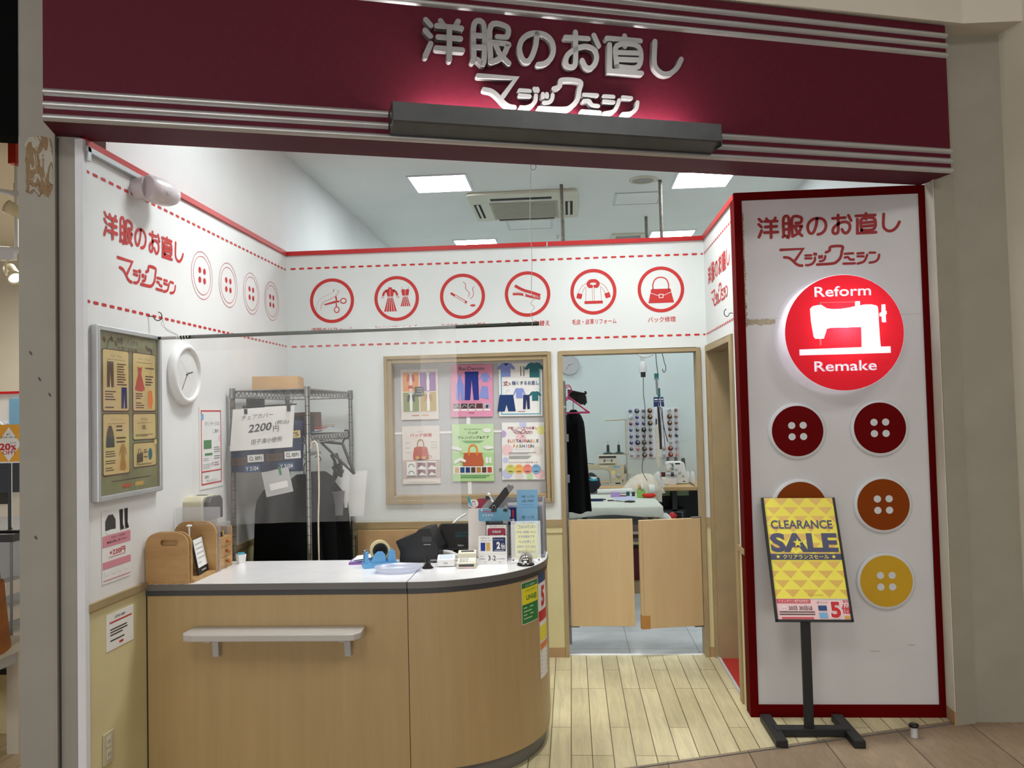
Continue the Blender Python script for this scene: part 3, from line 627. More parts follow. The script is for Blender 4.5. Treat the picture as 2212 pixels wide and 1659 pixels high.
# ---------------------------------------------------------------- sign panel with its lit disc and buttons
t = thing('sign_hoarding', 'tall white sign panel in a red frame with red lettering at the top', 'sign panel', (3.256, -1.0, 0))
m = MB(); m.box(2.78, 3.735, -1.04, -.98, .03, 2.70, 'panel_white')
m.box(2.81, 3.70, -1.0405, -1.04, 2.0455, 2.0475, 'scuff')
m.build('panel', t)
m = MB(); rng = random.Random(11)
m.poly([(2.812+.148*i/24, 2.040+.007*rng.random()) for i in range(25)]+[(2.960-.148*i/24, 2.022-.012*rng.random()) for i in range(25)], 'stain', FP, .001)
for i in range(40):
    z = 2.60-.60*i/40; m.poly(tf(oval(0, 0, .004+.004*rng.random(), .006+.008*rng.random(), 6), 2.808+.006*rng.random(), z), 'stain', FP, .0012)
m.poly(tf(oval(0, 0, .02, .004, 9), 3.58, .36), 'scuff', FP); m.poly(tf(oval(0, 0, .03, .003, 9), 3.40, .33), 'scuff', FP)
m.build('stain', t)
m = MB(); frame_of(m, FP, 2.765, 3.746, .0, 2.711, .041, -.09, .012, 'red_frame', False); m.box(2.806, 3.705, 0, .062, -.09, .012, 'red_frame', FP); m.build('frame', t, bevel=.0015)
m = MB(); headline(m, FP, 2.885, 2.470, .728, 'panel_red'); m.build('lettering', t)
m = MB(); logo(m, FP, 2.993, 2.317, .512, 'panel_red'); m.build('logo', t)

backlit('lit_white', (245, 246, 255), .62); backlit('lit_red', (206, 38, 48), .55); backlit('lit_side', (225, 228, 236), .22)
t = thing('illuminated_sign', 'round red illuminated sign with a white sewing machine and the words Reform and Remake', 'illuminated sign', (3.275, -1.04, 1.66))
SC = (3.259, 1.949); SR = .2925; DD = .148
m = MB(); pr = [(SR-.004, .004), (SR, .008), (SR, DD-.004), (SR-.003, DD)]
m.lathe(pr, FP.at(SC[0], SC[1], 0), 'lit_side', 64); m.f = m.f[:-2]; m.m = m.m[:-2]; m.sm = m.sm[:-2]
m.build('rim', t)
FS = FP.at(SC[0], SC[1], DD)
# the face: red sheet with the machine and the words cut out, white sheet set in the openings
m = MB()
body = [(-.163, .124), (-.150, .137), (-.120, .143), (-.104, .141), (-.092, .132), (-.080, .124), (-.05, .119), (-.01, .119), (.03, .124), (.058, .130), (.058, .155), (.082, .155), (.082, .133), (.10, .137), (.135, .137), (.160, .131), (.168, .124), (.170, .085),
        (.170, .05), (.172, -.03), (.175, -.075), (.222, -.075), (.222, -.108), (-.222, -.108), (-.222, -.078), (.082, -.075), (.084, .026), (-.066, .026), (-.083, .022), (-.094, -.01), (-.1, -.027), (-.142, -.027), (-.150, -.015), (-.160, .06)]
m.poly(body, 'lit_white', FS, .0012)
m.poly([(-.121, -.027), (-.113, -.027), (-.113, -.060), (-.121, -.060)], 'lit_white', FS, .0012)
WHEEL = [(.186, .135), (.205, .135), (.205, .102), (.210, .102), (.210, .085), (.205, .085), (.205, .045), (.188, .045), (.184, .05), (.184, .075), (.174, .075), (.174, .092), (.184, .096)]; m.poly(WHEEL, 'lit_white', FS, .0012)
m.stroke([(-.118, .142), (-.118, .154), (.06, .152)], .0035, 'lit_white', FS, .0012, curve=False); m.poly([(-.121, .154), (-.108, .154), (-.108, .141), (-.121, .141)], 'lit_white', FS, .0012)
m.build('sewing_machine_print', t)
m = MB(); m.text('Reform', .0, .208, 'lit_white', FS, w=.275, h=.052, c=.0012, bold=.026); m.text('Remake', .0, -.166, 'lit_white', FS, w=.303, h=.052, c=.0012, bold=.026); m.build('lettering', t)
def cut_face():
    c = bpy.data.curves.new('face', 'CURVE'); c.dimensions = '2D'; c.fill_mode = 'FRONT'
    def loop(pts):
        sp = c.splines.new('POLY'); sp.points.add(len(pts)-1); sp.use_cyclic_u = True
        for q, (x, y) in zip(sp.points, pts): q.co = (x, y, 0, 1)
    loop(oval(0, 0, SR-.003, SR-.003, 72)); loop(body); loop(WHEEL)
    for word, cy, ww in (('Reform', .208, .275), ('Remake', -.166, .303)):
        f = bpy.data.curves.new('word', 'FONT'); f.body = word; f.resolution_u = 3; f.dimensions = '2D'; f.offset = .026
        o = bpy.data.objects.new('word', f); COL.objects.link(o); dg = bpy.context.evaluated_depsgraph_get()
        k = o.evaluated_get(dg).to_curve(dg, apply_modifiers=False)
        vs, fs, x0, x1, y0, y1 = _text(word, .026); sx, sy = ww/(x1-x0), .052/(y1-y0)
        tmp = []
        for sp in k.splines:
            P = []
            if sp.type == 'BEZIER':
                B = sp.bezier_points; n = len(B)
                for a in range(n):
                    p0, p1, p2, p3 = B[a].co, B[a].handle_right, B[(a+1) % n].handle_left, B[(a+1) % n].co
                    for u in (0, 1/3, 2/3): P.append(p0*(1-u)**3+p1*3*u*(1-u)**2+p2*3*u*u*(1-u)+p3*u**3)
            else: P = [q.co.to_3d() for q in sp.points]
            tmp.append(P)
        X0 = min(p.x for P in tmp for p in P); X1 = max(p.x for P in tmp for p in P); Y0 = min(p.y for P in tmp for p in P); Y1 = max(p.y for P in tmp for p in P)
        for P in tmp: loop([((p.x-(X0+X1)/2)*ww/(X1-X0), cy+(p.y-(Y0+Y1)/2)*.052/(Y1-Y0)) for p in P])
        bpy.data.objects.remove(o); bpy.data.curves.remove(f)
    o = bpy.data.objects.new('face', c); COL.objects.link(o); dg = bpy.context.evaluated_depsgraph_get()
    me = bpy.data.meshes.new_from_object(o.evaluated_get(dg), depsgraph=dg)
    q = MB(); q.add([FS(v.co.x, v.co.y, 0) for v in me.vertices], [tuple(p.vertices) for p in me.polygons], 'lit_red')
    bpy.data.objects.remove(o); bpy.data.curves.remove(c); bpy.data.meshes.remove(me)
    q.build('face', t)
cut_face()
d = bpy.data.lights.new('sign_lamp', 'POINT'); d.energy = 3.4; d.color = (.95, .97, 1); d.shadow_soft_size = .025
o = bpy.data.objects.new('sign_lamp', d); COL.objects.link(o); o.location = FP(SC[0]+.01, SC[1]+.04, .07)

def button(a, b, col, label):
    t = thing('decorative_button', label, 'button decoration', FP(a, b-.146, 0), 'buttons on the sign panel')
    F = FP.at(a, b)
    m = MB(); m.lathe([(.146, 0), (.146, .012), (.143, .016), (.122, .016)], F, 'rim_white', 48); m.build('rim', t)
    m = MB(); m.circle(0, 0, .130, col, F, .0168, 48); m.build('face', t)
    m = MB()
    for dx in (-.029, .029):
        for dz in (-.029, .029): m.circle(dx, dz, .0182, 'rim_white', F, .0178, 20)
    m.build('hole', t)
button(3.049, 1.459, 'button_red', 'dark red button, first of the two below the lit sign, nearer the doorway')
button(3.462, 1.466, 'button_red', 'dark red button below the lit sign, nearer the outer pillar')
button(3.052, 1.068, 'button_orange', 'orange button partly hidden by the top of the sale sign')
button(3.464, 1.075, 'button_orange', 'orange button fully in view beside the sale sign')
button(3.464, .687, 'button_yellow', 'yellow button, lowest on the sign panel beside the sale sign')

# ---------------------------------------------------------------- sale stand
def sale_stand():
    t = thing('sale_stand', 'black floor stand holding a yellow clearance sale poster', 'sign stand', (3.06, -1.40, 0))
    FSt = Frame(STAND['o'], STAND['u'], STAND['v'], Vector(STAND['u']).cross(Vector(STAND['v'])))
    w, h = STAND['w'], STAND['h']; z0 = .0
    m = MB(); m.box(-w/2, w/2, 0, h, -.012, 0, 'black', FSt)
    for a in (-w/2, w/2-.010): m.box(a, a+.010, 0, h, 0, .008, 'black', FSt)
    m.box(-w/2, w/2, 0, .010, 0, .008, 'black', FSt)
    m.build('holder', t)
    m = MB(); a0, a1 = -w/2+.010, w/2-.010; hs = h*.178
    m.rect(a0, a1, hs, h-.001, 'lemon', FSt, .0015)
    hc = (h-hs)/11.0; wt = (a1-a0)/4.0
    for r in range(11):
        for k in range(5):
            b = hs+r*hc; c = a0+wt*(k+(.5 if r % 2 else 0)-.0)
            tri = [(max(a0, c-wt*.42), b+hc*.94), (min(a1, c+wt*.42), b+hc*.94), (min(max(c, a0), a1), b+hc*.12)]
            m.poly(tri, 'sale_tan', FSt, .0018) if tri[1][0]-tri[0][0] > .02 else None
    m.text('CLEARANCE', 0, h*.775, 'sale_navy', FSt, w=w*.83, h=h*.072, c=.003, bold=.022)
    m.text('SALE', 0, h*.625, 'sale_navy', FSt, w=w*.90, h=h*.158, c=.003, bold=.045)
    star = lambda a, b, r: [(a+(r if i % 2 == 0 else r*.42)*cos(pi/2+pi*i/5), b+(r if i % 2 == 0 else r*.42)*sin(pi/2+pi*i/5)) for i in range(10)]
    m.poly(star(-w*.085, h*.622, .024), 'lemon', FSt, .0045)
    m.rect(a0, a1, h*.485, h*.533, 'sale_navy', FSt, .003)
    m.text('クリアランスセール', 0, h*.509, 'lemon', FSt, w=w*.61, h=h*.034, c=.0045, bold=.012)
    for a in (-w*.37, w*.37): m.poly(star(a, h*.509, .0115), 'lemon', FSt, .0045)
    m.text('AEON TOWN', 0.02, h*.205, 'sale_tan2', FSt, w=w*.2, c=.003)
    m.rect(a0, a1, .010, hs-.004, 'pale_pink', FSt, .0015); m.rect(a0, a1, hs-.006, hs, 'light_grey', FSt, .002)
    m.rect(a0+.004, -w*.02, hs*.80, hs*.98, 'sale_red', FSt, .0025); m.text('イオンタウン専門店限定！', -w*.24, hs*.89, 'white', FSt, w=w*.4, h=hs*.12, c=.004)
    m.text('20日 30日は', -w*.16, hs*.585, 'ink', FSt, w=w*.31, h=hs*.19, c=.004, bold=.012); m.circle(-w*.375, hs*.58, hs*.1, 'white', FSt, .003); m.text('毎月', -w*.375, hs*.58, 'red', FSt, w=hs*.14, c=.004)
    for b in (.42, .32): m.rect(-w*.44, w*.02, hs*(b-.02), hs*(b+.02), 'ink', FSt, .003)
    m.poly(rrect(-w*.42, w*.0, hs*.12, hs*.2, hs*.038), 'sale_red', FSt, .003)
    m.text('ポイント', w*.13, hs*.83, 'ink', FSt, w=w*.14, c=.003); m.rect(w*.07, w*.18, hs*.48, hs*.70, 'ink_blue', FSt, .003); m.rect(w*.07, w*.18, hs*.16, hs*.40, 'sky', FSt, .003)
    m.text('5', w*.29, hs*.52, 'white', FSt, w=w*.155, h=hs*.78, c=.003, bold=.07); m.text('5', w*.29, hs*.52, 'red', FSt, w=w*.13, h=hs*.70, c=.004, bold=.04)
    m.text('倍', w*.425, hs*.56, 'red', FSt, w=w*.11, h=hs*.42, c=.004, bold=.02); m.text('獲得', w*.43, hs*.88, 'red', FSt, w=w*.07, c=.004); m.rect(w*.39, w*.47, hs*.12, hs*.26, 'gold', FSt, .003)
    m.build('poster', t)
    P = STAND['pole']; m = MB(); m.box(P[0]-.022, P[0]+.022, P[1]-.011, P[1]+.011, .038, STAND['o'][2]+.06, 'black'); m.build('pole', t, bevel=.002)
    m = MB(); b0, b1 = STAND['base']
    m.box(b0[0], b1[0], P[1]-.03, P[1]+.03, .006, .040, 'black'); m.build('cross_bar', t, bevel=.003)
    for x in (b0[0], b1[0]):
        m = MB(); m.box(x-.027, x+.027, b0[1], b1[1], .0, .036, 'black'); m.build('foot', t, bevel=.004)
for n, c in (('sale_tan', (218, 178, 84)), ('sale_navy', (52, 54, 92)), ('sale_tan2', (196, 158, 60)), ('sale_red', (206, 74, 84))): mat(n, c, rough=.35)
STAND = dict(o=(3.0265, -1.32, .5507), u=(.99967, .02062, -.01562), v=(.00639, .38809, .92160), w=.3665, h=.6155, pole=(2.992, -1.284), base=((2.826, -1.44), (3.178, -1.10)))
sale_stand()
t = thing('door_stop', 'small grey floor stop with a black cap standing on the corridor tiles', 'door stop', (3.476, -1.30, 0))
m = MB(); m.lathe([(.017, 0), (.017, .004), (.0155, .006), (.0155, .05)], Frame((3.476, -1.30, 0), (1, 0, 0), (0, 1, 0), (0, 0, 1)), 'light_grey', 20); m.build('stem', t)
m = MB(); m.lathe([(.019, .047), (.023, .052), (.023, .060), (.018, .064), (.008, .066)], Frame((3.476, -1.30, 0), (1, 0, 0), (0, 1, 0), (0, 0, 1)), 'black_gloss', 20); m.build('cap', t)

# ---------------------------------------------------------------- counter
ZT = .875; CX0, CR, CYC = 1.166, .585, -1.30
YF = CYC-CR
def arc(r, n=28, a0=-pi/2, a1=0): return [(CX0+r*cos(a0+(a1-a0)*i/n), CYC+r*sin(a0+(a1-a0)*i/n)) for i in range(n+1)]
def curved(r, yb): return [(CX0+.0015, yb)]+[(CX0+.0015, CYC-r)]+arc(r)[1:]+[(CX0+r, yb)]
t = thing('counter', 'straight wooden service counter with a white top against the white side wall', 'counter', (.58, -1.6, 0))
m = MB(); m.box(.004, CX0-.0015, YF+.006, -1.36, .075, .826, 'counter_wood'); m.box(.0045, .010, YF+.0055, -1.36, .075, .826, 'dark_gap'); m.build('body', t)
m = MB(); m.box(.004, CX0-.0015, YF+.03, -1.38, 0, .075, 'edge_grey'); m.build('plinth', t)
m = MB(); m.box(.004, CX0-.002, YF, -1.34, ZT-.0015, ZT, 'laminate'); m.build('worktop', t)
m = MB(); m.box(.004, CX0-.002, YF-.0005, -1.3395, ZT-.029, ZT-.0015, 'edge_grey'); m.box(.004, CX0-.002, YF+.003, -1.345, ZT-.052, ZT-.029, 'dark_grey'); m.build('edge_band', t)
t = thing('curved_counter', 'rounded wooden end unit of the service counter facing the doorway', 'counter', (1.45, -1.5, 0))
m = MB(); m.prism(curved(CR-.006, -1.17), .075, .826, 'counter_wood', smooth=False); m.build('body', t)
m = MB(); m.prism(curved(CR-.03, -1.19), 0, .075, 'edge_grey'); m.build('plinth', t)
m = MB(); m.prism(curved(CR, -1.16), ZT-.0015, ZT, 'laminate'); m.build('worktop', t)
m = MB(); m.prism(curved(CR+.0005, -1.1595), ZT-.029, ZT-.0015, 'edge_grey'); m.prism(curved(CR-.003, -1.165), ZT-.052, ZT-.029, 'dark_grey'); m.build('edge_band', t)

t = thing('counter_shelf', 'narrow pale shelf on brackets across the front of the wooden counter', 'shelf', (.6, -1.95, .59))
m = MB(); m.prism([(.225, YF-.02), (.222, -1.99), (.24, -2.022), (.28, -2.030), (.93, -2.030), (.97, -2.022), (.988, -1.99), (.985, YF-.02), (.975, YF+.004), (.235, YF+.004)], .662, .690, 'shelf_grey' if 'shelf_grey' in MATS else mat('shelf_grey', (186, 182, 178), rough=.35)); m.build('board', t, bevel=.004)
for x in (.328, .908):
    m = MB(); m.prism([(YF+.004, .655), (-1.99, .655), (-1.99, .648), (-1.93, .645), (-1.912, .63), (-1.905, .565), (YF+.004, .565)], -.013, .013, 'light_grey', Frame((x, 0, 0), (0, 1, 0), (0, 0, 1), (1, 0, 0)))
    m.box(x-.02, x+.02, -1.99, YF+.004, .655, .662, 'light_grey'); m.build('bracket', t)

# papers stuck on the counter's round end
def on_arc(name, label, a0, a1, b0, b1, draw, base='paper', r=CR-.006):
    """a sheet wrapped on the round end: a = arc length from the seam"""
    q = MB(); draw(q)
    o = []
    for v in q.v:
        th = -pi/2+v.x/r; rr = r+.0006+v.z
        o.append(Vector((CX0+rr*cos(th), CYC+rr*sin(th), v.y)))
    q.v = o
    n = 8
    q.add([(CX0+(r+.0004)*cos(-pi/2+(a0+(a1-a0)*i/n)/r), CYC+(r+.0004)*sin(-pi/2+(a0+(a1-a0)*i/n)/r), b) for i in range(n+1) for b in (b0, b1)], [(2*i, 2*i+2, 2*i+3, 2*i+1) for i in range(n)], base)
    return solo(q, name, label, 'notice')
def strip(q, a0, a1, b0, b1, m, c=.0006, n=5):
    for i in range(n): q.rect(a0+(a1-a0)*i/n, a0+(a1-a0)*(i+1)/n, b0, b1, m, W, c)
mat('line_yellow', (236, 226, 40), rough=.5)
def line_poster(q):
    a0, a1, b0, b1 = LP
    strip(q, a0+.003, a1-.003, b0+.003, b1-.003, 'line_green'); h = b1-b0; wd = a1-a0
    strip(q, a0+.003, a1-.003, b0+h*.47, b0+h*.86, 'line_yellow', .0012)
    q.text('イオンタウン', a0+wd*.52, b0+h*.79, 'line_green', W, w=wd*.7, h=h*.07, c=.002); q.text('LINE@', a0+wd*.57, b0+h*.61, 'line_green', W, w=wd*.66, h=h*.15, c=.002, bold=.02)
    q.text('友だち募集中！', a0+wd*.5, b0+h*.91, 'white', W, w=wd*.6, h=h*.05, c=.002)
    for i in range(4): q.rect(a0+wd*.08, a0+wd*(.55+.1*(i % 2)), b0+h*(.12+.085*i), b0+h*(.145+.085*i), 'pale_green', W, .0018)
LP = (.555, .700, .622, .812)
on_arc('counter_poster', 'green and yellow LINE@ notice stuck on the rounded counter end', *LP, line_poster)
def five(q):
    a0, a1, b0, b1 = F5
    strip(q, a0+.002, a1-.002, b1-.05, b1-.004, 'ink_blue'); q.text('5', (a0+a1)/2, b1-.115, 'red', W, w=.05, h=.095, c=.002, bold=.04); strip(q, a0+.002, a1-.002, b0+.002, b0+.05, 'red')
F5 = (.706, .83, .60, .83)
on_arc('counter_poster', 'white notice with a big red 5 on the side of the rounded counter end', *F5, five)
def plain(q):
    a0, a1, b0, b1 = F6
    strip(q, a0+.004, a1-.004, b1-.09, b1-.02, 'line_yellow'); strip(q, a0+.004, a1-.004, b1-.13, b1-.10, 'orange')
    for i in range(7): q.rect(a0+.01, a1-.015, b0+.02+.02*i, b0+.026+.02*i, 'light_grey', W, .001)
F6 = (.715, .84, .335, .598)
on_arc('counter_poster', 'long white notice below the big red 5 on the rounded counter end', *F6, plain)

# ---------------------------------------------------------------- things on the counter, wall end
def slab_arch(x0, x1, z0, z1, r): # outline of a board with round top corners
    return [(x0, z0), (x1, z0)]+[(x1-r+r*cos(pi/2*i/8), z1-r+r*sin(pi/2*i/8)) for i in range(9)]+[(x0+r-r*sin(pi/2*i/8), z1-r+r*cos(pi/2*i/8)) for i in range(9)]
t = thing('file_rack', 'wooden desk file rack with rounded end boards and a hand slot', 'file rack', (.11, -1.76, ZT))
FA = lambda y: Frame((0, y, 0), (1, 0, 0), (0, 0, 1), (0, -1, 0))
m = MB()
# front board with a slot: built around the hole
sl = rrect(.075, .155, 1.042, 1.068, .0125, 4)
out = slab_arch(.006, .200, ZT, 1.098, .055)
def with_hole(mb, outer, hole, c0, c1, mt, F, side):
    bmm = bmesh.new(); es = []
    for lp in (outer, hole):
        vs = [bmm.verts.new((a, b, 0)) for a, b in lp]
        es += [bmm.edges.new((vs[i], vs[(i+1) % len(vs)])) for i in range(len(vs))]
    bmesh.ops.triangle_fill(bmm, use_beauty=True, edges=es)
    bmm.verts.index_update()
    P = [(v.co.x, v.co.y) for v in bmm.verts]; T = [tuple(v.index for v in f.verts) for f in bmm.faces]; bmm.free()
    for c in (c0, c1): mb.add([F(a, b, c) for a, b in P], T, mt)
    for lp in (outer, hole):
        n = len(lp); mb.add([F(a, b, c0) for a, b in lp]+[F(a, b, c1) for a, b in lp], [(i, (i+1) % n, n+(i+1) % n, n+i) for i in range(n)], side)
with_hole(m, out, sl, 0, .014, 'pine', FA(-1.872), 'pine'); m.build('front_board', t)
m = MB(); m.prism(slab_arch(.010, .206, ZT, 1.10, .055), 0, .012, 'pine', FA(-1.856)); m.build('inner_board', t)
m = MB(); m.prism(slab_arch(.012, .215, ZT, 1.115, .06), 0, .014, 'pine', FA(-1.62)); m.build('back_board', t)
m = MB(); m.box(.010, .213, -1.86, -1.62, ZT, ZT+.014, 'pine')
for i in range(4): m.box(.02+.045*i, .045+.045*i, -1.889, -1.86, ZT, ZT+.010, 'pine')
m.build('base', t)
m = MB(); m.lathe([(.004, 1.096), (.004, 1.112), (.012, 1.114), (.013, 1.118), (.010, 1.121)], Frame((.165, -1.80, 0), (1, 0, 0), (0, 1, 0), (0, 0, 1)), 'white', 14)
m.tube([(.165, -1.80, ZT+.014), (.165, -1.80, 1.10)], .004, 'white', 8)
solo(m, 'stamp', 'white round-headed stamp standing up inside the wooden file rack', 'stamp')
t = thing('desk_calendar', 'black desk calendar with a white month sheet in the wooden file rack', 'calendar', (.17, -1.7, ZT+.014))
FC_ = Frame((.196, -1.775, ZT+.016), (-.12, 1, 0), (-.2, -.02, 1), (1, .12, .2))
m = MB(); m.box(0, .15, 0, .16, -.006, 0, 'black', FC_); m.build('stand', t)
m = MB(); m.rect(.012, .138, .030, .158, 'paper', FC_, .001)
for r in range(5):
    for k in range(7 if r < 4 else 3): m.rect(.026+.0145*k, .033+.0145*k, .048+.021*(4-r), .054+.021*(4-r), 'mid_grey', FC_, .002)
m.text('CALENDAR', .075, .015, 'light_grey', FC_, w=.06, c=.002) if False else m.rect(.045, .105, .012, .017, 'light_grey', FC_, .002)
m.build('month_sheet', t)
film('clear_sheet', .30, (222, 224, 232), rough=.2, gloss=.05); film('vinyl', .06, (236, 236, 238), rough=.3, gloss=.03, wrinkle=((5, 1, .9), .14)); film('acrylic', .05, (235, 238, 238), rough=.08, gloss=.035); film('tray_plastic', .62, (216, 220, 236), rough=.3, gloss=.06)
m = MB(); m.box(.006, .222, -1.606, -1.600, ZT, 1.178, 'clear_sheet'); m.box(.214, .222, -1.6065, -1.5995, ZT, 1.178, 'acrylic'); solo(m, 'plastic_sheet', 'clear plastic divider sheet standing behind the wooden file rack', 'plastic sheet')
t = thing('label_printer', 'beige and dark grey label printer behind the plastic divider', 'printer', (.1, -1.42, ZT))
pr = [(-1.52, ZT), (-1.52, 1.195), (-1.50, 1.216), (-1.36, 1.216), (-1.335, 1.20), (-1.335, ZT)]
m = MB(); m.prism([(y, z) for y, z in pr], -.045, .075, 'machine_beige', Frame((.02, 0, 0), (0, 1, 0), (0, 0, 1), (1, 0, 0))); m.build('body', t, bevel=.006)
m = MB(); m.prism([(-1.50, 1.10), (-1.50, 1.19), (-1.47, 1.212), (-1.37, 1.212), (-1.345, 1.19), (-1.345, 1.10)], .0955, .125, 'dark_grey', Frame((0, 0, 0), (0, 1, 0), (0, 0, 1), (1, 0, 0))); m.build('cover', t, bevel=.004)
m = MB(); m.box(.025, .075, -1.43, -1.40, 1.216, 1.2175, 'black'); m.build('slot', t)
t = thing('drawer_chest', 'small pine desk chest with three drawers on the counter', 'drawer chest', (.15, -1.51, ZT))
m = MB(); m.box(.035, .209, -1.597, -1.435, ZT, 1.028, 'pine'); m.box(.035, .209, -1.447, -1.435, 1.028, 1.068, 'pine'); m.build('case', t, bevel=.002)
for i in range(3):
    z0 = ZT+.012+.047*i
    m = MB(); m.box(.205, .2115, -1.588, -1.449, z0, z0+.0445, 'pine'); m.box(.2085, .2095, -1.589, -1.448, z0-.0015, z0, 'dark_gap'); dr = m.build('drawer', t)
    m = MB(); m.lathe([(.005, 0), (.005, .008), (.011, .011), (.011, .017), (.006, .021)], Frame((.2115, -1.515, z0+.022), (0, 1, 0), (0, 0, 1), (1, 0, 0)), 'copper', 14); m.build('knob', dr)
m = MB(); m.box(.16, .205, -1.485, -1.448, 1.028, 1.092, 'clear_sheet'); solo(m, 'plastic_case', 'clear plastic case standing on top of the small pine chest', 'case')
m = MB(); m.box(.15, .20, -1.585, -1.535, 1.029, 1.05, 'black'); m.box(.16, .205, -1.535, -1.522, 1.029, 1.056, 'pine'); solo(m, 'ink_pad', 'black ink pad beside a wooden block on the pine chest', 'ink pad')
t = thing('plastic_basket', 'tiny white basket with turquoise clips beside the pine drawer chest', 'basket', (.225, -1.40, ZT))
m = MB(); FBk = Frame((.235, -1.395, ZT), (1, 0, 0), (0, 1, 0), (0, 0, 1)); m.lathe([(.022, 0), (.028, .045), (.026, .045), (.020, .003)], FBk, 'white', 4, False); m.build('basket', t)
m = MB(); rng = random.Random(5)
for i in range(5): m.tube([FBk(-.012+.006*i, -.01, .03), FBk(-.014+.007*i, .008, .052)], .003, 'turquoise', 6)
m.build('clip', t)

# ---------------------------------------------------------------- things on the counter, till end
t = thing('document_folder', 'purple document folder under loose white sheets beside the blue tape dispenser', 'folder', (.9, -1.43, ZT))
FQ = Frame((.80, -1.475, ZT), (.95, .10, 0), (-.10, .95, 0), (0, 0, 1))
m = MB(); m.box(0, .20, 0, .12, .0, .010, 'purple', FQ); m.build('cover', t)
m = MB(); m.box(.01, .20, .012, .13, .010, .0125, 'pale_violet', Frame(FQ.o, FQ.u+FQ.n*.08, FQ.v, FQ.n)); m.box(.02, .20, .018, .14, .016, .018, 'paper', Frame(FQ.o, FQ.u+FQ.n*.11, FQ.v, FQ.n)); m.build('paper_sheet', t)

t = thing('tape_dispenser', 'blue desk tape dispenser with a half-used roll on the white counter', 'tape dispenser', (1.0, -1.53, ZT))
FT = Frame((.905, -1.575, ZT), (.93, .36, 0), (-.36, .93, 0), (0, 0, 1))   # a along its length
pro = [(0, 0), (.148, 0), (.148, .028), (.142, .074), (.128, .078), (.112, .072), (.108, .020), (.100, .018), (.096, .06), (.084, .074), (.062, .074), (.047, .062), (.030, .026), (.018, .024), (.018, .078), (.002, .074), (0, .03)]
FTs = Frame(FT.o, FT.u, FT.n, -FT.v)
m = MB(); m.prism(pro, -.068, -.056, 'tape_blue', FTs); m.prism([(a, min(b, .03)) for a, b in pro], -.056, -.012, 'tape_blue', FTs); m.prism(pro, -.012, 0, 'tape_blue', FTs); m.box(-.006, .155, -.006, .074, 0, .022, 'tape_blue', FT); m.build('body', t, bevel=.003)
m = MB(); m.box(.004, .016, .014, .052, .03, .076, 'dark_grey', FT); m.box(-.002, .006, .016, .05, .072, .078, 'chrome', FT); m.build('cutter', t)
FR_ = Frame(FT(.076, .034, .075), FT.u, FT.n, FT.v)
m = MB(); m.lathe([(.036, -.011), (.0485, -.011), (.0485, .011), (.036, .011), (.036, -.011)], FR_, mat('tape_cream', (222, 208, 160), rough=.3), 36, False); m.build('tape_roll', t)
m = MB(); m.lathe([(.028, -.012), (.0362, -.012), (.0362, .012), (.028, .012), (.028, -.012)], FR_, 'black', 30, False); m.build('core', t)

t = thing('coin_tray', 'oval translucent plastic tray lying over the counter seam', 'tray', (1.08, -1.655, ZT))
m = MB(); m.lathe([(.05, .001), (.078, .002), (.092, .012), (.098, .026), (.096, .026), (.090, .012), (.076, .004), (.0, .003)], Frame((1.078, -1.652, ZT), (1, .12, 0), (-.12, 1, 0), (0, 0, 1)), 'tray_plastic', 40, True, 1.1, .78); m.build('tray', t)

t = thing('pen_holder', 'small black pen stand base between the tray and the white card terminal', 'pen stand', (1.203, -1.58, ZT))
FPn = Frame((1.203, -1.578, ZT), (1, 0, 0), (0, 1, 0), (0, 0, 1))
m = MB(); m.lathe([(.027, 0), (.027, .004), (.020, .010), (.012, .022), (.008, .026)], FPn, 'black_gloss', 24); m.build('foot', t)
m = MB(); m.tube([FPn(0, 0, .02), FPn(-.008, 0, .034), FPn(-.010, 0, .056)], .0065, 'black', 10); m.box(.002, .012, -.01, .01, .018, .036, 'black', FPn); m.build('socket', t)

# receipt printer: a leaning black block
t = thing('receipt_printer', 'black receipt printer leaning behind the blue tape dispenser', 'printer', (1.14, -1.36, ZT))
FQp = Frame((1.035, -1.42, ZT), (.96, -.10, 0), (.10, .96, 0), (0, 0, 1)); FQs = Frame(FQp.o, FQp.u, FQp.n, -FQp.v)
pro = [(0, 0), (.175, 0), (.198, .02), (.197, .07), (.150, .168), (.098, .158), (.088, .145), (.045, .125), (-.01, .105), (-.018, .098), (.004, .05)]
m = MB(); m.prism(pro, -.15, 0, 'black', FQs); m.build('body', t, bevel=.005)
FTp = Frame(FQs(.150, .168, 0), FQs.u*(-.052)+FQs.v*(-.010), -FQs.n, FQs.v)
m = MB(); 
for k in (0, 1):
    for i in range(5): m.box(.006+.022*k+.0034*i, .0075+.022*k+.0034*i, .02, .10, 0, .0012, 'dark_grey', FTp)
m.build('vent', t)
FFp = Frame(FQs(.197, .07, 0), FQs.u*(-.047)+FQs.v*.098, FQs.n*-1, FQs.u)
m = MB(); m.box(.03, .10, .02, .12, .0, .0012, 'dark_grey', Frame(FQs(0, 0, .0012), FQs.u, FQs.v, FQs.n)) if False else m.box(.125, .16, .085, .088, 0, .001, 'light_grey', Frame(FQs.o, FQs.u, FQs.v, FQs.n)); m.box(.118, .165, .10, .125, 0, .0012, 'dark_grey', FQs); m.build('panel', t)

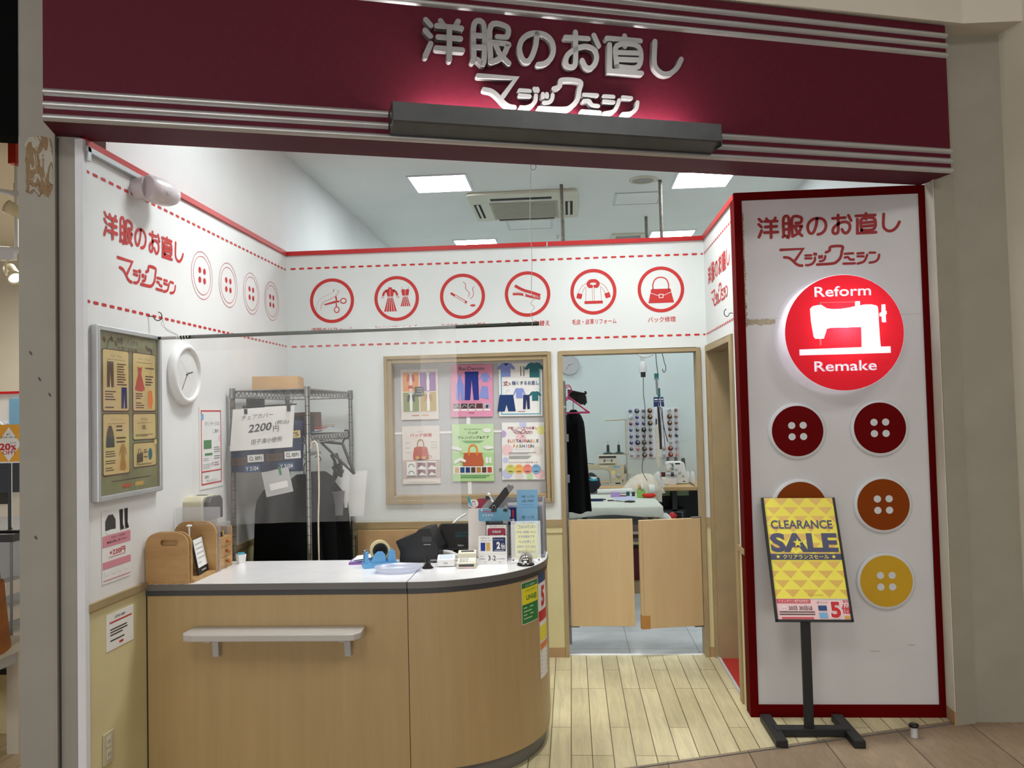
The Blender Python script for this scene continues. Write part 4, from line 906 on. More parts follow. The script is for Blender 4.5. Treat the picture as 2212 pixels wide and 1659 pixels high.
t = thing('customer_display', 'black customer display screen tilted on the counter behind the card terminals', 'display', (1.33, -1.24, ZT))
FD = Frame((1.325, -1.26, ZT+.03), (1, -.02, 0), (0, .28, .96), (0, -.96, .28))
m = MB(); m.prism(rrect(-.125, .125, .0, .135, .022), -.018, .0, 'black', FD); m.build('housing', t, bevel=.003)
m = MB(); m.poly(rrect(-.115, .115, .012, .128, .014), 'black_gloss', FD, .0008)
glow('display_text', (60, 170, 190), .35)
m.text('いらっしゃいませ', .005, .086, 'display_text', FD, w=.085, h=.012, c=.0016); m.text('ありがとうございます', .018, .070, 'display_text', FD, w=.11, h=.012, c=.0016); m.text('fujitsu', -.01, .022, 'light_grey', FD, w=.03, c=.0016)
m.build('screen', t)
m = MB(); m.box(-.05, .05, -.035, .06, -.05, -.018, 'black', FD); m.box(1.27, 1.38, -1.29, -1.19, ZT, ZT+.012, 'black'); m.build('foot', t)
m = MB(); m.tube([(1.20, -1.33, ZT+.03), (1.27, -1.36, ZT+.034), (1.33, -1.40, ZT+.018)], .012, 'light_grey', 8, True); m.tube([(1.17, -1.42, ZT+.004), (1.21, -1.44, ZT+.012), (1.24, -1.41, ZT+.004)], .006, 'mid_grey', 6, True)
solo(m, 'cable', 'grey cable bundle between the receipt printer and the customer display', 'cable')

t = thing('card_terminal', 'white square card terminal beside the cream keypad terminal', 'card terminal', (1.285, -1.51, ZT))
FW = Frame((1.243, -1.556, ZT), (1, .10, 0), (-.10, 1, 0), (0, 0, 1))
m = MB(); m.prism([(0, .002), (.084, .002), (.084, .045), (0, .035)], 0, .083, 'white', Frame(FW.o, FW.v, FW.n, FW.u)); m.build('body', t, bevel=.004)
FWt = Frame(FW(0, 0, .035), FW.u, FW.v+FW.n*.119, FW.n-FW.v*.119)
m = MB(); m.poly(rrect(.010, .073, .014, .07, .004), mat('screen_blue', (196, 212, 232), rough=.1), FWt, .0008); m.build('screen', t)
m = MB(); m.rect(.031, .05, .012, .022, 'light_grey', Frame(FW.o, FW.u, FW.n, -FW.v), .0008); m.build('badge', t)
t = thing('keypad_terminal', 'cream card reader with keys and a dark display on the counter', 'card terminal', (1.385, -1.54, ZT))
FK = Frame((1.344, -1.603, ZT), (1, .07, 0), (-.07, 1, 0), (0, 0, 1))
m = MB(); m.prism([(0, .0), (.125, .0), (.125, .066), (.075, .058), (.070, .036), (0, .026)], 0, .086, 'ac_cream', Frame(FK.o, FK.v, FK.n, FK.u)); m.build('body', t, bevel=.003)
FKt = Frame(FK(0, .075, .058), FK.u, FK.v+FK.n*.16, FK.n-FK.v*.16)
m = MB(); m.poly(rrect(.014, .074, .018, .040, .002), 'dark_grey', FKt, .0008); m.build('display', t)
FKk = Frame(FK(0, 0, .026), FK.u, FK.v+FK.n*.14, FK.n-FK.v*.14)
m = MB()
for r in range(3):
    for k in range(5): m.box(.010+.0145*k, .021+.0145*k, .014+.018*r, .027+.018*r, 0, .0035, 'light_grey' if k < 3 else 'white', FKk)
m.build('key', t)
m = MB(); m.box(.008, .078, -.001, .0, .009, .020, 'dark_grey', FK); m.build('card_slot', t)
m = MB(); m.rect(.018, .07, .001, .0075, 'pale_pink', Frame(FK.o, FK.u, FK.n, -FK.v), .001); m.build('sticker', t)

# small signs
def stand_sign(name, label, x0, x1, z1, y, draw, lean=.12, foot=True, base='paper', th=.003, cat='sign'):
    F = Frame((x0, y, ZT), (1, 0, 0), (0, lean, 1), (0, -1, lean)); w_, h_ = x1-x0, (z1-ZT)
    q = MB(); q.prism(rrect(0, w_, 0, h_, .004), -th, 0, base, F); draw(q, F, w_, h_)
    if foot: q.prism([(y-.002, ZT), (y+.05, ZT), (y+.045, ZT+.003), (y+.02*lean/.12, ZT+.1*h_/.12)], w_*.3, w_*.7, base, Frame((x0, 0, 0), (0, 1, 0), (0, 0, 1), (1, 0, 0)))
    return solo(q, name, label, cat)
def twice(q, F, w, h):
    q.text('お支払いは', w*.24, h*.92, 'ink', F, w=w*.30, h=h*.055); q.text('イオンカードで', w*.26, h*.83, 'ink', F, w=w*.37, h=h*.055)
    q.rect(w*.08, w*.24, h*.47, h*.76, 'denim', F); q.rect(w*.27, w*.41, h*.47, h*.76, 'gold', F)
    q.rect(w*.50, w*.95, h*.45, h*.94, 'navy', F); q.text('2', w*.70, h*.66, 'white', F, w=w*.13, h=h*.25, c=.002, bold=.05); q.text('倍', w*.86, h*.63, 'white', F, w=w*.15, h=h*.20, c=.002, bold=.02)
    q.text('ポイントいつでも', w*.70, h*.86, 'white', F, w=w*.34, h=h*.045, c=.002); q.rect(w*.56, w*.9, h*.475, h*.495, 'light_grey', F, .002); q.rect(0, w, h*.355, h*.362, 'light_grey', F)
    q.text('今日の', w*.12, h*.28, 'navy', F, w=w*.16, h=h*.05); q.text('お買物は', w*.14, h*.19, 'navy', F, w=w*.21, h=h*.055)
    q.text('3', w*.38, h*.22, 'ink', F, w=w*.08, h=h*.17, bold=.02); q.text('月', w*.48, h*.18, 'navy', F, w=w*.05); q.text('2', w*.56, h*.22, 'ink', F, w=w*.085, h=h*.17, bold=.02); q.text('日のお買物が', w*.78, h*.19, 'navy', F, w=w*.3, h=h*.05)
    for b in (.09, .06): q.rect(w*.18, w*.8, h*b, h*(b+.012), 'light_grey', F)
stand_sign('points_sign', 'white and navy card sign with a large 2 on the counter', 1.432, 1.568, 1.008, -1.50, twice)
def relief(q, F, w, h):
    q.rect(w*.03, w*.97, h*.03, h*.97, 'paper', F, .0008); q.text('ご協力をお願いいたします', w*.5, h*.93, 'crimson', F, w=w*.7, h=h*.03, c=.0014)
    q.poly(rrect(w*.08, w*.92, h*.08, h*.885, .008), 'crimson', F, .0014)
    for i, s in enumerate(('令和6年', '能登半島地震', '緊急支援募金')): q.text(s, w*.5, h*(.79-.115*i), 'white', F, w=w*(.42 if i == 0 else .68), h=h*.075, c=.002, bold=.01)
stand_sign('donation_sign', 'maroon donation sign in a black frame behind the navy card sign', 1.462, 1.566, 1.056, -1.44, relief, base='black', lean=.10)
t = thing('notice_stand', 'clear acrylic stand with a yellow handwritten style notice behind the bell', 'notice stand', (1.66, -1.46, ZT))
FN = Frame((1.585, -1.462, ZT), (1, .03, 0), (0, .08, 1), (0, -1, .08))
m = MB(); m.box(0, .142, 0, .195, -.004, .0, 'acrylic', FN); m.box(0, .142, 0, .195, .002, .005, 'acrylic', FN); m.box(0, .142, 0, .004, -.05, .03, 'acrylic', FN); m.build('holder', t)
m = MB(); 
for a in (.010, .132): m.circle(a, .012, .004, 'dark_grey', FN, .006, 12)
m.build('screw', t)
m = MB(); m.rect(.020, .126, .020, .182, 'note_yellow', FN, .001)
for i, (s, ww) in enumerate((('ご来店のお客さまへ', .094), ('大変申し訳御座いません。', .098), ('只今作業中です', .080), ('ベルを押して', .078), ('お呼びくださいませ。', .090), ('洋服のお直しマジックミシン', .088))):
    m.text(s, .074, .168-.0235*i, 'ink_blue', FN, w=ww, h=.0165 if i < 1 else .0145, c=.0016, bold=.012)
m.poly(rrect(.03, .11, .026, .044, .004), 'paper', FN, .0014); m.build('notice', t)
t = thing('service_bell', 'chrome service bell on a black base at the rounded counter end', 'bell', (1.657, -1.535, ZT))
FBl = Frame((1.657, -1.527, ZT), (1, 0, 0), (0, 1, 0), (0, 0, 1))
m = MB(); m.lathe([(.040, 0), (.041, .004), (.038, .009), (.030, .013)], FBl, 'black_gloss', 32); m.build('base', t)
m = MB(); m.lathe([(.031, .013), (.0315, .018), (.029, .030), (.023, .040), (.013, .0465), (.004, .048), (0, .048)], FBl, 'chrome', 32); m.build('dome', t)
m = MB(); m.lathe([(.0025, .046), (.0025, .056), (.005, .057), (.005, .060), (.001, .0615)], FBl, 'chrome', 12); m.build('plunger', t)

# leaflet holder
t = thing('leaflet_holder', 'clear two-tier holder with blue price leaflets on the rounded counter end', 'leaflet holder', (1.66, -1.37, ZT))
FLf = Frame((1.608, -1.372, ZT), (1, .02, 0), (0, .16, 1), (0, -1, .16))
m = MB(); m.box(-.003, .108, 0, .12, -.004, -.002, 'acrylic', FLf); m.box(-.003, .108, 0, .10, .006, .008, 'acrylic', FLf); m.box(-.003, .108, .0, .003, -.06, .02, 'acrylic', FLf)
m.box(-.003, .108, .15, .23, -.026, -.024, 'acrylic', FLf); m.box(-.003, .0, .0, .23, -.06, -.02, 'acrylic', FLf); m.build('rack', t)
mat('leaflet_blue', (124, 176, 214), rough=.6)
def leaflet(label, b0, b1, c):
    q = MB(); h = b1-b0; q.box(0, .103, b0, b1, c-.006, c, 'leaflet_blue', FLf)
    q.text('洋服・バッグの', .054, b0+h*.80, 'ink', FLf, w=.062, h=h*.07, c=c+.001); q.text('お直し料金表', .054, b0+h*.67, 'ink', FLf, w=.058, h=h*.07, c=c+.001)
    q.stroke([(.02+.008*i, b0+h*.55+.0015*(i % 2)) for i in range(9)], .0008, 'ink', FLf, c+.001)
    rng = random.Random(int(b0*999))
    for i in range(11): q.poly(tf(oval(0, 0, .003+.003*rng.random(), .0025, 7), .028+.0055*i, b0+h*(.27+.1*rng.random())), 'ink', FLf, c+.001)
    for i in range(4): q.circle(.03+.015*i, b0+h*(.40+.04*(i % 2)), .0016, 'ink', FLf, c+.001, 8)
    solo(q, 'price_leaflet', label, 'leaflet', 'blue price leaflets')
leaflet('blue price leaflet in the upper tier of the clear holder, standing tallest', .17, .337, -.018)
leaflet('blue price leaflet in the lower tier behind the yellow notice', .02, .247, .004)

# clipboards, handset and papers at the back of the till
def board(name, label, x0, x1, z0, z1, y, mt, cat, tilt=.1, rot=0, th=.004, top=None, fr=None):
    F = Frame((x0, y, z0), (cos(rot), 0, sin(rot)), (-sin(rot), tilt, cos(rot)), (0, -1, tilt))
    q = MB(); q.prism(top or rrect(0, x1-x0, 0, z1-z0, .008), -th, 0, mt, F)
    if fr: fr(q, F, x1-x0, z1-z0)
    return solo(q, name, label, cat)
def waon(q, F, w, h):
    q.text('WAON', w*.30, h*.77, 'red', F, w=w*.36, h=h*.17, bold=.02); q.text('使えます。', w*.31, h*.48, 'white', F, w=w*.37, h=h*.2, bold=.01); q.rect(w*.2, w*.4, h*.17, h*.2, 'pale_violet', F)
    q.poly([(w*.07, h*.94), (w*.13, h*.98), (w*.14, h*.82), (w*.09, h*.86)], 'white', F, .003)
mat('file_grey', (150, 150, 154), rough=.5)
t = thing('card_rack', 'grey standing file organiser full of papers at the back of the rounded counter', 'file organiser', (1.55, -1.22, ZT))
m = MB(); m.box(1.415, 1.745, -1.165, -1.160, ZT, 1.155, 'file_grey'); m.box(1.735, 1.741, -1.33, -1.16, ZT, 1.158, 'clear_sheet'); m.box(1.37, 1.74, -1.33, -1.16, ZT, ZT+.006, 'file_grey'); m.build('frame', t)
m = MB()
for i in range(8): m.box(1.42+.001*i, 1.73, -1.19-.012*i, -1.186-.012*i, ZT+.006, 1.13-.008*(i*5 % 7)-.012*(i > 4), ('paper', 'light_grey', 'paper', 'pale_violet', 'file_grey', 'paper', 'paper_warm', 'file_grey')[i]); 
m.build('paper_sheet', t)
m = MB(); FE = Frame((0, -1.2785, 0), (1, 0, 0), (0, 0, 1), (0, -1, 0)); m.rect(1.50, 1.60, 1.03, 1.115, 'denim', FE, .001)
for i in range(5): m.rect(1.512+.017*i, 1.522+.017*i, 1.065+.004*(i % 2), 1.105, 'red' if i % 2 == 0 else 'white', FE, .002); m.rect(1.510+.017*i, 1.524+.017*i, 1.045, 1.06, 'white', FE, .002)
m.build('leaflet', t)
board('paper_folder', 'grey beige document folder behind the blue card notice', 1.362, 1.56, ZT, 1.118, -1.32, 'paper_warm', 'folder', tilt=.12)
board('clipboard', 'grey clipboard with cut corner leaning behind the blue card notice', 1.425, 1.56, 1.10, 1.168, -1.29, 'file_grey', 'clipboard', tilt=.1, top=[(0, 0), (.135, 0), (.135, .07), (.05, .07), (.008, .025)])
board('card_notice', 'blue notice strip reading WAON clipped to the folder at the till', 1.422, 1.575, 1.062, 1.122, -1.375, mat('notice_blue', (98, 158, 190), rough=.5), 'notice', tilt=.06, fr=waon)
m = MB(); m.box(1.475, 1.535, -1.40, -1.30, ZT, 1.062, 'dark_grey'); solo(m, 'notice_prop', 'dark block holding up the blue WAON notice', 'stand')
t = thing('binder_clip', 'black binder clip on top of the grey clipboard', 'clip', (1.455, -1.28, 1.165), 'binder clips at the till')
def clip(t, x, y, z, s=1):
    q = MB(); q.prism([(-.008*s, 0), (.008*s, 0), (.003*s, .016*s), (-.003*s, .016*s)], -.012*s, .012*s, 'black', Frame((x, y, z), (0, 1, 0), (0, 0, 1), (1, 0, 0))); q.build('jaw', t)
    q = MB(); q.tube([(x-.006*s, y, z+.014*s), (x-.007*s, y, z+.026*s), (x, y, z+.031*s), (x+.007*s, y, z+.026*s), (x+.006*s, y, z+.014*s)], .001*s, 'chrome', 6, True); q.build('handle', t)
clip(t, 1.462, -1.283, 1.160)
t = thing('binder_clip', 'black binder clip in the middle of the blue WAON notice', 'clip', (1.50, -1.375, 1.115), 'binder clips at the till'); clip(t, 1.499, -1.374, 1.108)
t = thing('binder_clip', 'black binder clip at the end of the blue WAON notice next to the leaflets', 'clip', (1.55, -1.375, 1.115), 'binder clips at the till'); clip(t, 1.555, -1.374, 1.108, .8)
t = thing('handset', 'long black tilted display arm with a grey tip rising behind the till', 'display arm', (1.48, -1.36, 1.06))
FH = Frame((1.462, -1.355, 1.09), (.62, 0, .74), (-.74, .0, .62), (0, -1, 0))
m = MB(); m.prism([(-.01, .012), (0, -.018), (.15, -.020), (.165, .012), (.155, .016)], -.04, 0, 'black', FH); m.build('body', t, bevel=.003)
m = MB(); m.prism([(.15, -.020), (.185, -.020), (.192, -.008), (.185, .012), (.165, .012)], -.04, 0, 'mid_grey', FH); m.build('tip', t, bevel=.003)
m = MB(); m.prism([(-.15, -.01), (.01, -.016), (.01, .01), (-.15, .012)], -.034, -.006, 'black', Frame((1.46, -1.345, 1.09), (-.1, 0, 1), (-1, 0, -.1), (0, -1, 0))); m.box(1.44, 1.50, -1.36, -1.28, ZT, ZT+.012, 'black'); m.tube([(1.475, -1.325, ZT+.01), (1.47, -1.325, 1.0)], .012, 'black', 10); m.build('stalk', t)
m = MB(); m.lathe([(.007, 0), (.005, .004), (.0045, .034), (.008, .040), (.008, .046), (.003, .048)], Frame((1.485, -1.285, 1.145), (1, 0, .5), (0, 1, 0), (-.5, 0, 1)), 'white', 12); solo(m, 'bone_clip', 'white bone-shaped charm standing by the grey clipboard', 'charm')
m = MB(); m.prism(oval(0, 0, .025, .022, 20), 0, .003, 'paper', Frame((1.385, -1.26, 1.135), (1, 0, 0), (0, .1, 1), (0, -1, .1))); Fg = Frame((1.385, -1.26, 1.135), (1, 0, 0), (0, .1, 1), (0, -1, .1))
for i, s in enumerate(('簡単', '使い方', 'ガイド')): m.text(s, .002, .011-.0115*i, 'crimson', Fg, w=.026 if i else .018, h=.009, c=.004, bold=.01)
m.box(-.02, .06, -.26, .0, -.004, -.001, 'crimson', Fg); m.box(.02, .085, -.03, .025, -.008, -.005, 'crimson', Fg); solo(m, 'guide_card', 'round white guide tag with maroon writing at the till', 'tag')
m = MB(); m.tube([(1.362, -1.262, 1.172), (1.356, -1.262, 1.166), (1.362, -1.262, 1.15), (1.370, -1.262, 1.128), (1.375, -1.262, 1.133), (1.366, -1.262, 1.155), (1.364, -1.262, 1.170)], .003, 'turquoise', 8, True); solo(m, 'paper_clip', 'turquoise clip holding the round guide tag', 'clip')
m = MB(); m.tube([(1.27, -1.20, 1.03), (1.30, -1.18, 1.055), (1.335, -1.17, 1.075)], .005, 'white', 8, True); m.tube([(1.272, -1.20, 1.03), (1.268, -1.20, .885)], .004, 'white', 8); solo(m, 'white_cable', 'white cable arching up behind the customer display', 'cable')

# ---------------------------------------------------------------- left wall
def tee(mb, F, a, b, s, m, c=.002, long=False, rot=0):
    l = .62 if long else .30
    p = [(-.30, -.45), (.30, -.45), (.30, .12), (.42, .12-l*.3), (.56, .02 if not long else -.30), (.62, .12 if not long else -.24), (.36, .42), (.14, .48), (0, .43), (-.14, .48), (-.36, .42), (-.62, .12 if not long else -.24), (-.56, .02 if not long else -.30), (-.42, .12-l*.3), (-.30, .12)]
    mb.poly(tf(p, a, b, s, rot=rot), m, F, c)
def trousers(mb, F, a, b, w, h, m, c=.002, short=False):
    for sgn in (-1, 1): mb.poly([(a, b+h/2), (a+sgn*w*.46, b+h/2), (a+sgn*w*(.5 if not short else .62), b-h/2), (a+sgn*w*.12, b-h/2), (a, b+h*(.22 if not short else -.1))], m, F, c)
def gown(mb, F, a, b, w, h, m, c=.002):
    mb.poly([(a-w*.22, b+h/2), (a-w*.1, b+h*.45), (a+w*.1, b+h*.45), (a+w*.22, b+h/2), (a+w*.2, b+h*.38), (a+w*.14, b+h*.2), (a+w*.5, b-h*.42), (a+w*.2, b-h*.5), (a-w*.2, b-h*.48), (a-w*.5, b-h*.42), (a-w*.14, b+h*.2), (a-w*.2, b+h*.38)], m, F, c)
def greek(mb, F, a0, a1, b0, b1, n, m='ink', c=.002, seed=1):
    r = random.Random(seed); h = (b1-b0)/n
    for i in range(n):
        if r.random() < .12: continue
        mb.rect(a0, a0+(a1-a0)*(.55+.45*r.random()), b1-h*i-h*.72, b1-h*i-h*.3, m, F, c)

t = thing('price_poster', 'olive price list poster in a silver frame on the side wall above the boots notice', 'framed poster', (.015, -2.02, 1.277))
FPP = Frame((.03, 0, 0), (0, 1, 0), (0, 0, 1), (1, 0, 0))
m = MB(); frame_of(m, FPP, -2.282, -1.768, 1.276, 1.978, .020, -.03, 0, 'alu'); m.build('frame', t, bevel=.003)
m = MB(); m.box(-2.265, -1.785, 1.293, 1.961, -.03, -.012, 'olive', FPP)
FO = Frame((.0182, 0, 0), (0, 1, 0), (0, 0, 1), (1, 0, 0))
m.text('洋服・バッグの', -2.04, 1.927, 'ink', FO, w=.17, h=.026, c=.001); m.text('お直し料金表', -2.04, 1.893, 'bark', FO, w=.155, h=.026, c=.001)
for a, b in ((-2.215, 1.925), (-2.16, 1.93), (-2.13, 1.915), (-1.885, 1.915)): m.poly(tf(oval(0, 0, .008, .014, 7), a, b, rot=.5), 'bark', FO, .001)
m.stroke([(-2.2, 1.89), (-2.185, 1.92), (-2.165, 1.935)], .006, 'bark', FO); m.poly([(-1.88, 1.865), (-1.82, 1.865), (-1.82, 1.872), (-1.835, 1.875), (-1.835, 1.91), (-1.875, 1.92), (-1.875, 1.90), (-1.85, 1.90), (-1.85, 1.875), (-1.88, 1.872)], 'bark', FO)
def card(a0, a1, b0, b1, seed):
    m.poly(rrect(a0-.005, a1+.005, b0-.006, b1+.004, .012), 'bark', FO, .0006); m.poly(rrect(a0, a1, b0, b1, .010), 'parchment', FO, .0012)
    m.stroke([(a0+(a1-a0)*(.15+.7*i/10), b1-.040+.003*(i % 2)) for i in range(11)], .0012, 'bark', FO, .002); 
A0, A1, B0, B1 = -2.228, -2.035, -2.0, -1.812
card(A0, A1, 1.637, 1.885, 1); card(B0, B1, 1.637, 1.885, 2); card(A0, A1, 1.377, 1.622, 3); card(B0, B1, 1.513, 1.622, 4); card(B0, B1, 1.395, 1.495, 5)
for s, a, b in (('パンツ・デニム', (A0+A1)/2, 1.862), ('スカート・ワンピース', (B0+B1)/2, 1.862), ('ジャケット・コート', (A0+A1)/2, 1.60), ('オプション', (B0+B1)/2, 1.60)): m.text(s, a, b, 'bark', FO, h=.011 if len(s) < 9 else .009, c=.002)
trousers(m, FO, -2.175, 1.785, .05, .105, 'bark', .002); trousers(m, FO, -2.072, 1.69, .044, .088, 'navy', .002); gown(m, FO, -1.945, 1.775, .085, .11, 'brick_red', .002)
m.poly([(-1.872, 1.725), (-1.842, 1.725), (-1.835, 1.68), (-1.845, 1.645), (-1.868, 1.645), (-1.878, 1.68)], 'orange', FO, .002)
m.poly([(-2.205, 1.545), (-2.19, 1.575), (-2.17, 1.575), (-2.155, 1.545), (-2.148, 1.487), (-2.21, 1.487)], 'bark', FO, .002); m.poly([(-2.207, 1.53), (-2.151, 1.53), (-2.148, 1.49), (-2.21, 1.49)], 'dark_grey', FO, .0024)
gown(m, FO, -2.085, 1.445, .05, .115, 'tan', .002); tee(m, FO, -2.085, 1.465, .05, 'tan', .0022, True)
m.poly([(-1.975, 1.45), (-1.925, 1.455), (-1.925, 1.415), (-1.975, 1.41)], 'bark', FO, .002); m.stroke([(-1.962, 1.452), (-1.96, 1.468), (-1.945, 1.468), (-1.943, 1.453)], .003, 'bark', FO, .002)
m.poly(tf(oval(0, 0, .017, .027, 14), -1.862, 1.445), 'teal', FO, .002)
for i, (a0, a1, b0, b1, n) in enumerate(((-2.125, -2.05, 1.74, 1.835, 9), (-2.215, -2.13, 1.645, 1.72, 7), (-1.9, -1.82, 1.745, 1.83, 7), (-1.98, -1.91, 1.645, 1.715, 7), (-2.135, -2.06, 1.50, 1.58, 5), (-2.215, -2.14, 1.39, 1.475, 9), (-1.985, -1.825, 1.52, 1.535, 3), (-1.93, -1.88, 1.548, 1.575, 4), (-1.98, -1.83, 1.40, 1.408, 2), (-1.915, -1.885, 1.42, 1.47, 5))): greek(m, FO, a0, a1, b0, b1, n, 'bark', .002, i)
m.rect(-2.17, -1.86, 1.346, 1.350, 'bark', FO); m.rect(-2.09, -2.02, 1.315, 1.332, 'brick_red', FO); m.rect(-1.99, -1.92, 1.315, 1.332, 'gold', FO); m.circle(-1.817, 1.497, .012, 'parchment', FO, .003)
m.build('poster', t)
m = MB(); m.box(-2.264, -1.786, 1.294, 1.960, -.0095, -.008, 'clear_cover' if 'clear_cover' in MATS else film('clear_cover', .015, gloss=.04, rough=.05), FPP); m.build('cover', t)

t = thing('wall_clock', 'round white wall clock on the side wall beside the price poster', 'wall clock', (0, -1.512, 1.664))
FCk = FL.at(-1.512, 1.815, 0)
m = MB(); m.lathe([(.150, 0), (.154, .012), (.148, .030), (.134, .040), (.122, .038), (.119, .026)], FCk, 'white', 48); m.build('case', t)
m = MB(); m.circle(0, 0, .120, 'paper', FCk, .024, 40)
for i in range(12):
    a = pi/2-2*pi*(i+1)/12; m.text(str(i+1), .094*cos(a), .094*sin(a), 'ink', FCk, h=.022, c=.0248)
for i in range(60):
    a = 2*pi*i/60; m.circle(.114*cos(a), .114*sin(a), .0011, 'ink', FCk, .0248, 6)
m.rect(-.016, .016, .048, .052, 'mid_grey', FCk, .0248); m.rect(-.008, .008, -.045, -.043, 'mid_grey', FCk, .0248); m.build('dial', t)
def hands(t, F, c, hr, mn, sec=None, L=.095):
    m = MB()
    for v, l, w in ((2*pi*(hr+mn/60)/12, L*.62, .0055), (2*pi*mn/60, L, .004)): m.stroke([(-.012*sin(v), -.012*cos(v)), (l*sin(v), l*cos(v))], w, 'ink', F, c)
    m.circle(0, 0, .006, 'mid_grey', F, c+.002, 14); m.build('clock_hand', t)
    if sec is not None:
        m = MB(); v = 2*pi*sec/60; m.stroke([(-.03*sin(v), -.03*cos(v)), (L*sin(v), L*cos(v))], .0012, 'mid_grey', F, c+.001); m.build('second_hand', t)
hands(t, FCk, .027, 2, 36, 52)
m = MB(); m.circle(0, 0, .1195, 'clear_cover', FCk, .036, 40); m.build('cover', t)

m = MB(); FPo = Frame((.001, 0, 0), (0, 1, 0), (0, 0, 1), (1, 0, 0)); a0, a1 = -1.338, -1.062
m.box(a0, a1, 1.235, 1.655, 0, .002, 'paper', FPo); q0, q1 = a0+.018, a1-.016
frame_of(m, FPo, q0, q1, 1.255, 1.64, .008, .002, .0025, 'red'); m.rect(q0, q1, 1.632, 1.64, 'red', FPo, .003); m.rect(q0, q1, 1.320, 1.327, 'red', FPo, .003)
m.text('ポイントサービスの', -1.19, 1.57, 'ink', FPo, w=.17, h=.022, c=.003); m.text('ご案内', -1.145, 1.53, 'ink', FPo, w=.07, h=.02, c=.003); m.rect(-1.29, -1.20, 1.44, 1.485, 'line_green', FPo, .003); m.rect(-1.28, -1.19, 1.405, 1.417, 'line_green', FPo, .003)
m.poly(oval(-1.10, 1.49, .014, .02, 12), 'pale_pink', FPo, .003); m.circle(-1.305, 1.605, .018, 'leaflet_blue', FPo, .003); m.circle(-1.19, 1.36, .01, 'pink', FPo, .003)
greek(m, FPo, -1.30, -1.20, 1.335, 1.395, 6, 'light_grey', .003, 4); greek(m, FPo, -1.17, -1.095, 1.335, 1.45, 10, 'mid_grey', .003, 5); m.text('加盟店', -1.26, 1.295, 'ink', FPo, w=.05, c=.003); m.text('マジックミシン', -1.20, 1.272, 'ink', FPo, w=.13, c=.003)
solo(m, 'service_poster', 'tall white point service poster with a red border under the side-wall clock', 'poster')

m = MB(); a0, a1, b0, b1 = -2.213, -2.003, .940, 1.230; wd, h = a1-a0, b1-b0
m.box(a0, a1, b0, b1, 0, .002, 'paper', FPo); m.rect(a0, a1, b0+h*.50, b0+h*.66, 'dusty_pink' if 'dusty_pink' in MATS else mat('dusty_pink', (214, 142, 156), rough=.6), FPo, .0028); m.rect(a0, a1, b0+h*.20, b0+h*.30, 'dusty_pink', FPo, .0028)
m.poly([(a0+wd*.10, b0+h*.73), (a0+wd*.46, b0+h*.73), (a0+wd*.46, b0+h*.86), (a0+wd*.36, b0+h*.94), (a0+wd*.20, b0+h*.94), (a0+wd*.10, b0+h*.86)], 'dark_grey', FPo, .003); m.poly(oval(a0+wd*.30, b0+h*.70, wd*.16, h*.035, 16), 'paper', FPo, .0034)
for k in (0, 1):
    x = a0+wd*(.60+.18*k); m.poly([(x, b0+h*.985), (x+wd*.13, b0+h*.985), (x+wd*.12, b0+h*.78), (x+wd*.17, b0+h*.70), (x+wd*.08, b0+h*.69), (x+wd*.06, b0+h*.71), (x+wd*.03, b0+h*.675)], 'black', FPo, .003)
m.text('かかと・つま先の', a0+wd*.55, b0+h*.62, 'ink', FPo, w=wd*.5, h=h*.035, c=.0034); m.text('補強お直し承ります', a0+wd*.5, b0+h*.56, 'ink', FPo, w=wd*.72, h=h*.035, c=.0034); m.text('+220円', a0+wd*.52, b0+h*.41, 'red', FPo, w=wd*.56, h=h*.085, c=.0034, bold=.012); m.rect(a0+wd*.22, a0+wd*.8, b0+h*.345, b0+h*.352, 'red', FPo, .003)
for k in range(4): m.stroke([(a0+wd*(.08+.23*k), b0+h*.16), (a0+wd*(.09+.23*k), b0+h*.11), (a0+wd*(.2+.23*k), b0+h*.11), (a0+wd*(.22+.23*k), b0+h*.16)], .0016, 'light_grey', FPo, .003)
m.rect(a0+wd*.02, a0+wd*.98, b0+h*.035, b0+h*.05, 'dusty_pink', FPo, .003); solo(m, 'boots_poster', 'pink and white notice with black boots and a price on the side wall', 'poster')

m = MB(); FPn2 = Frame((.0045, 0, 0), (0, 1, 0), (0, 0, 1), (1, 0, 0)); a0, a1, b0, b1 = -2.192, -1.989, .667, .813; wd, h = a1-a0, b1-b0
m.box(a0, a1, b0, b1, 0, .002, 'paper', FPn2); m.text('お客様へお願い', a0+wd*.5, b0+h*.87, 'ink', FPn2, w=wd*.4, h=h*.07, c=.003, bold=.02); greek(m, FPn2, a0+wd*.1, a0+wd*.95, b0+h*.62, b0+h*.8, 2, 'red', .003, 2); greek(m, FPn2, a0+wd*.12, a0+wd*.9, b0+h*.22, b0+h*.6, 5, 'ink', .003, 3); m.rect(a0+wd*.45, a0+wd*.6, b0+h*.1, b0+h*.16, 'red', FPn2, .003)
solo(m, 'wall_notice', 'white printed notice on the cream wainscot beside the counter', 'notice')
t = thing('wall_socket', 'cream double socket plate low on the wainscot beside the counter', 'wall socket', (.004, -2.188, .23))
m = MB(); m.box(-2.224, -2.153, .228, .352, 0, .006, 'machine_beige', FPn2); m.build('plate', t, bevel=.002)
for k in (0, 1):
    m = MB(); m.box(-2.204, -2.172, .245+.05*k, .285+.05*k, .006, .0075, 'ac_cream', FPn2)
    for s in (-.007, .005): m.box(-2.188+s, -2.186+s, .258+.05*k, .272+.05*k, .0075, .0078, 'dark_gap', FPn2)
    m.build('outlet', t)

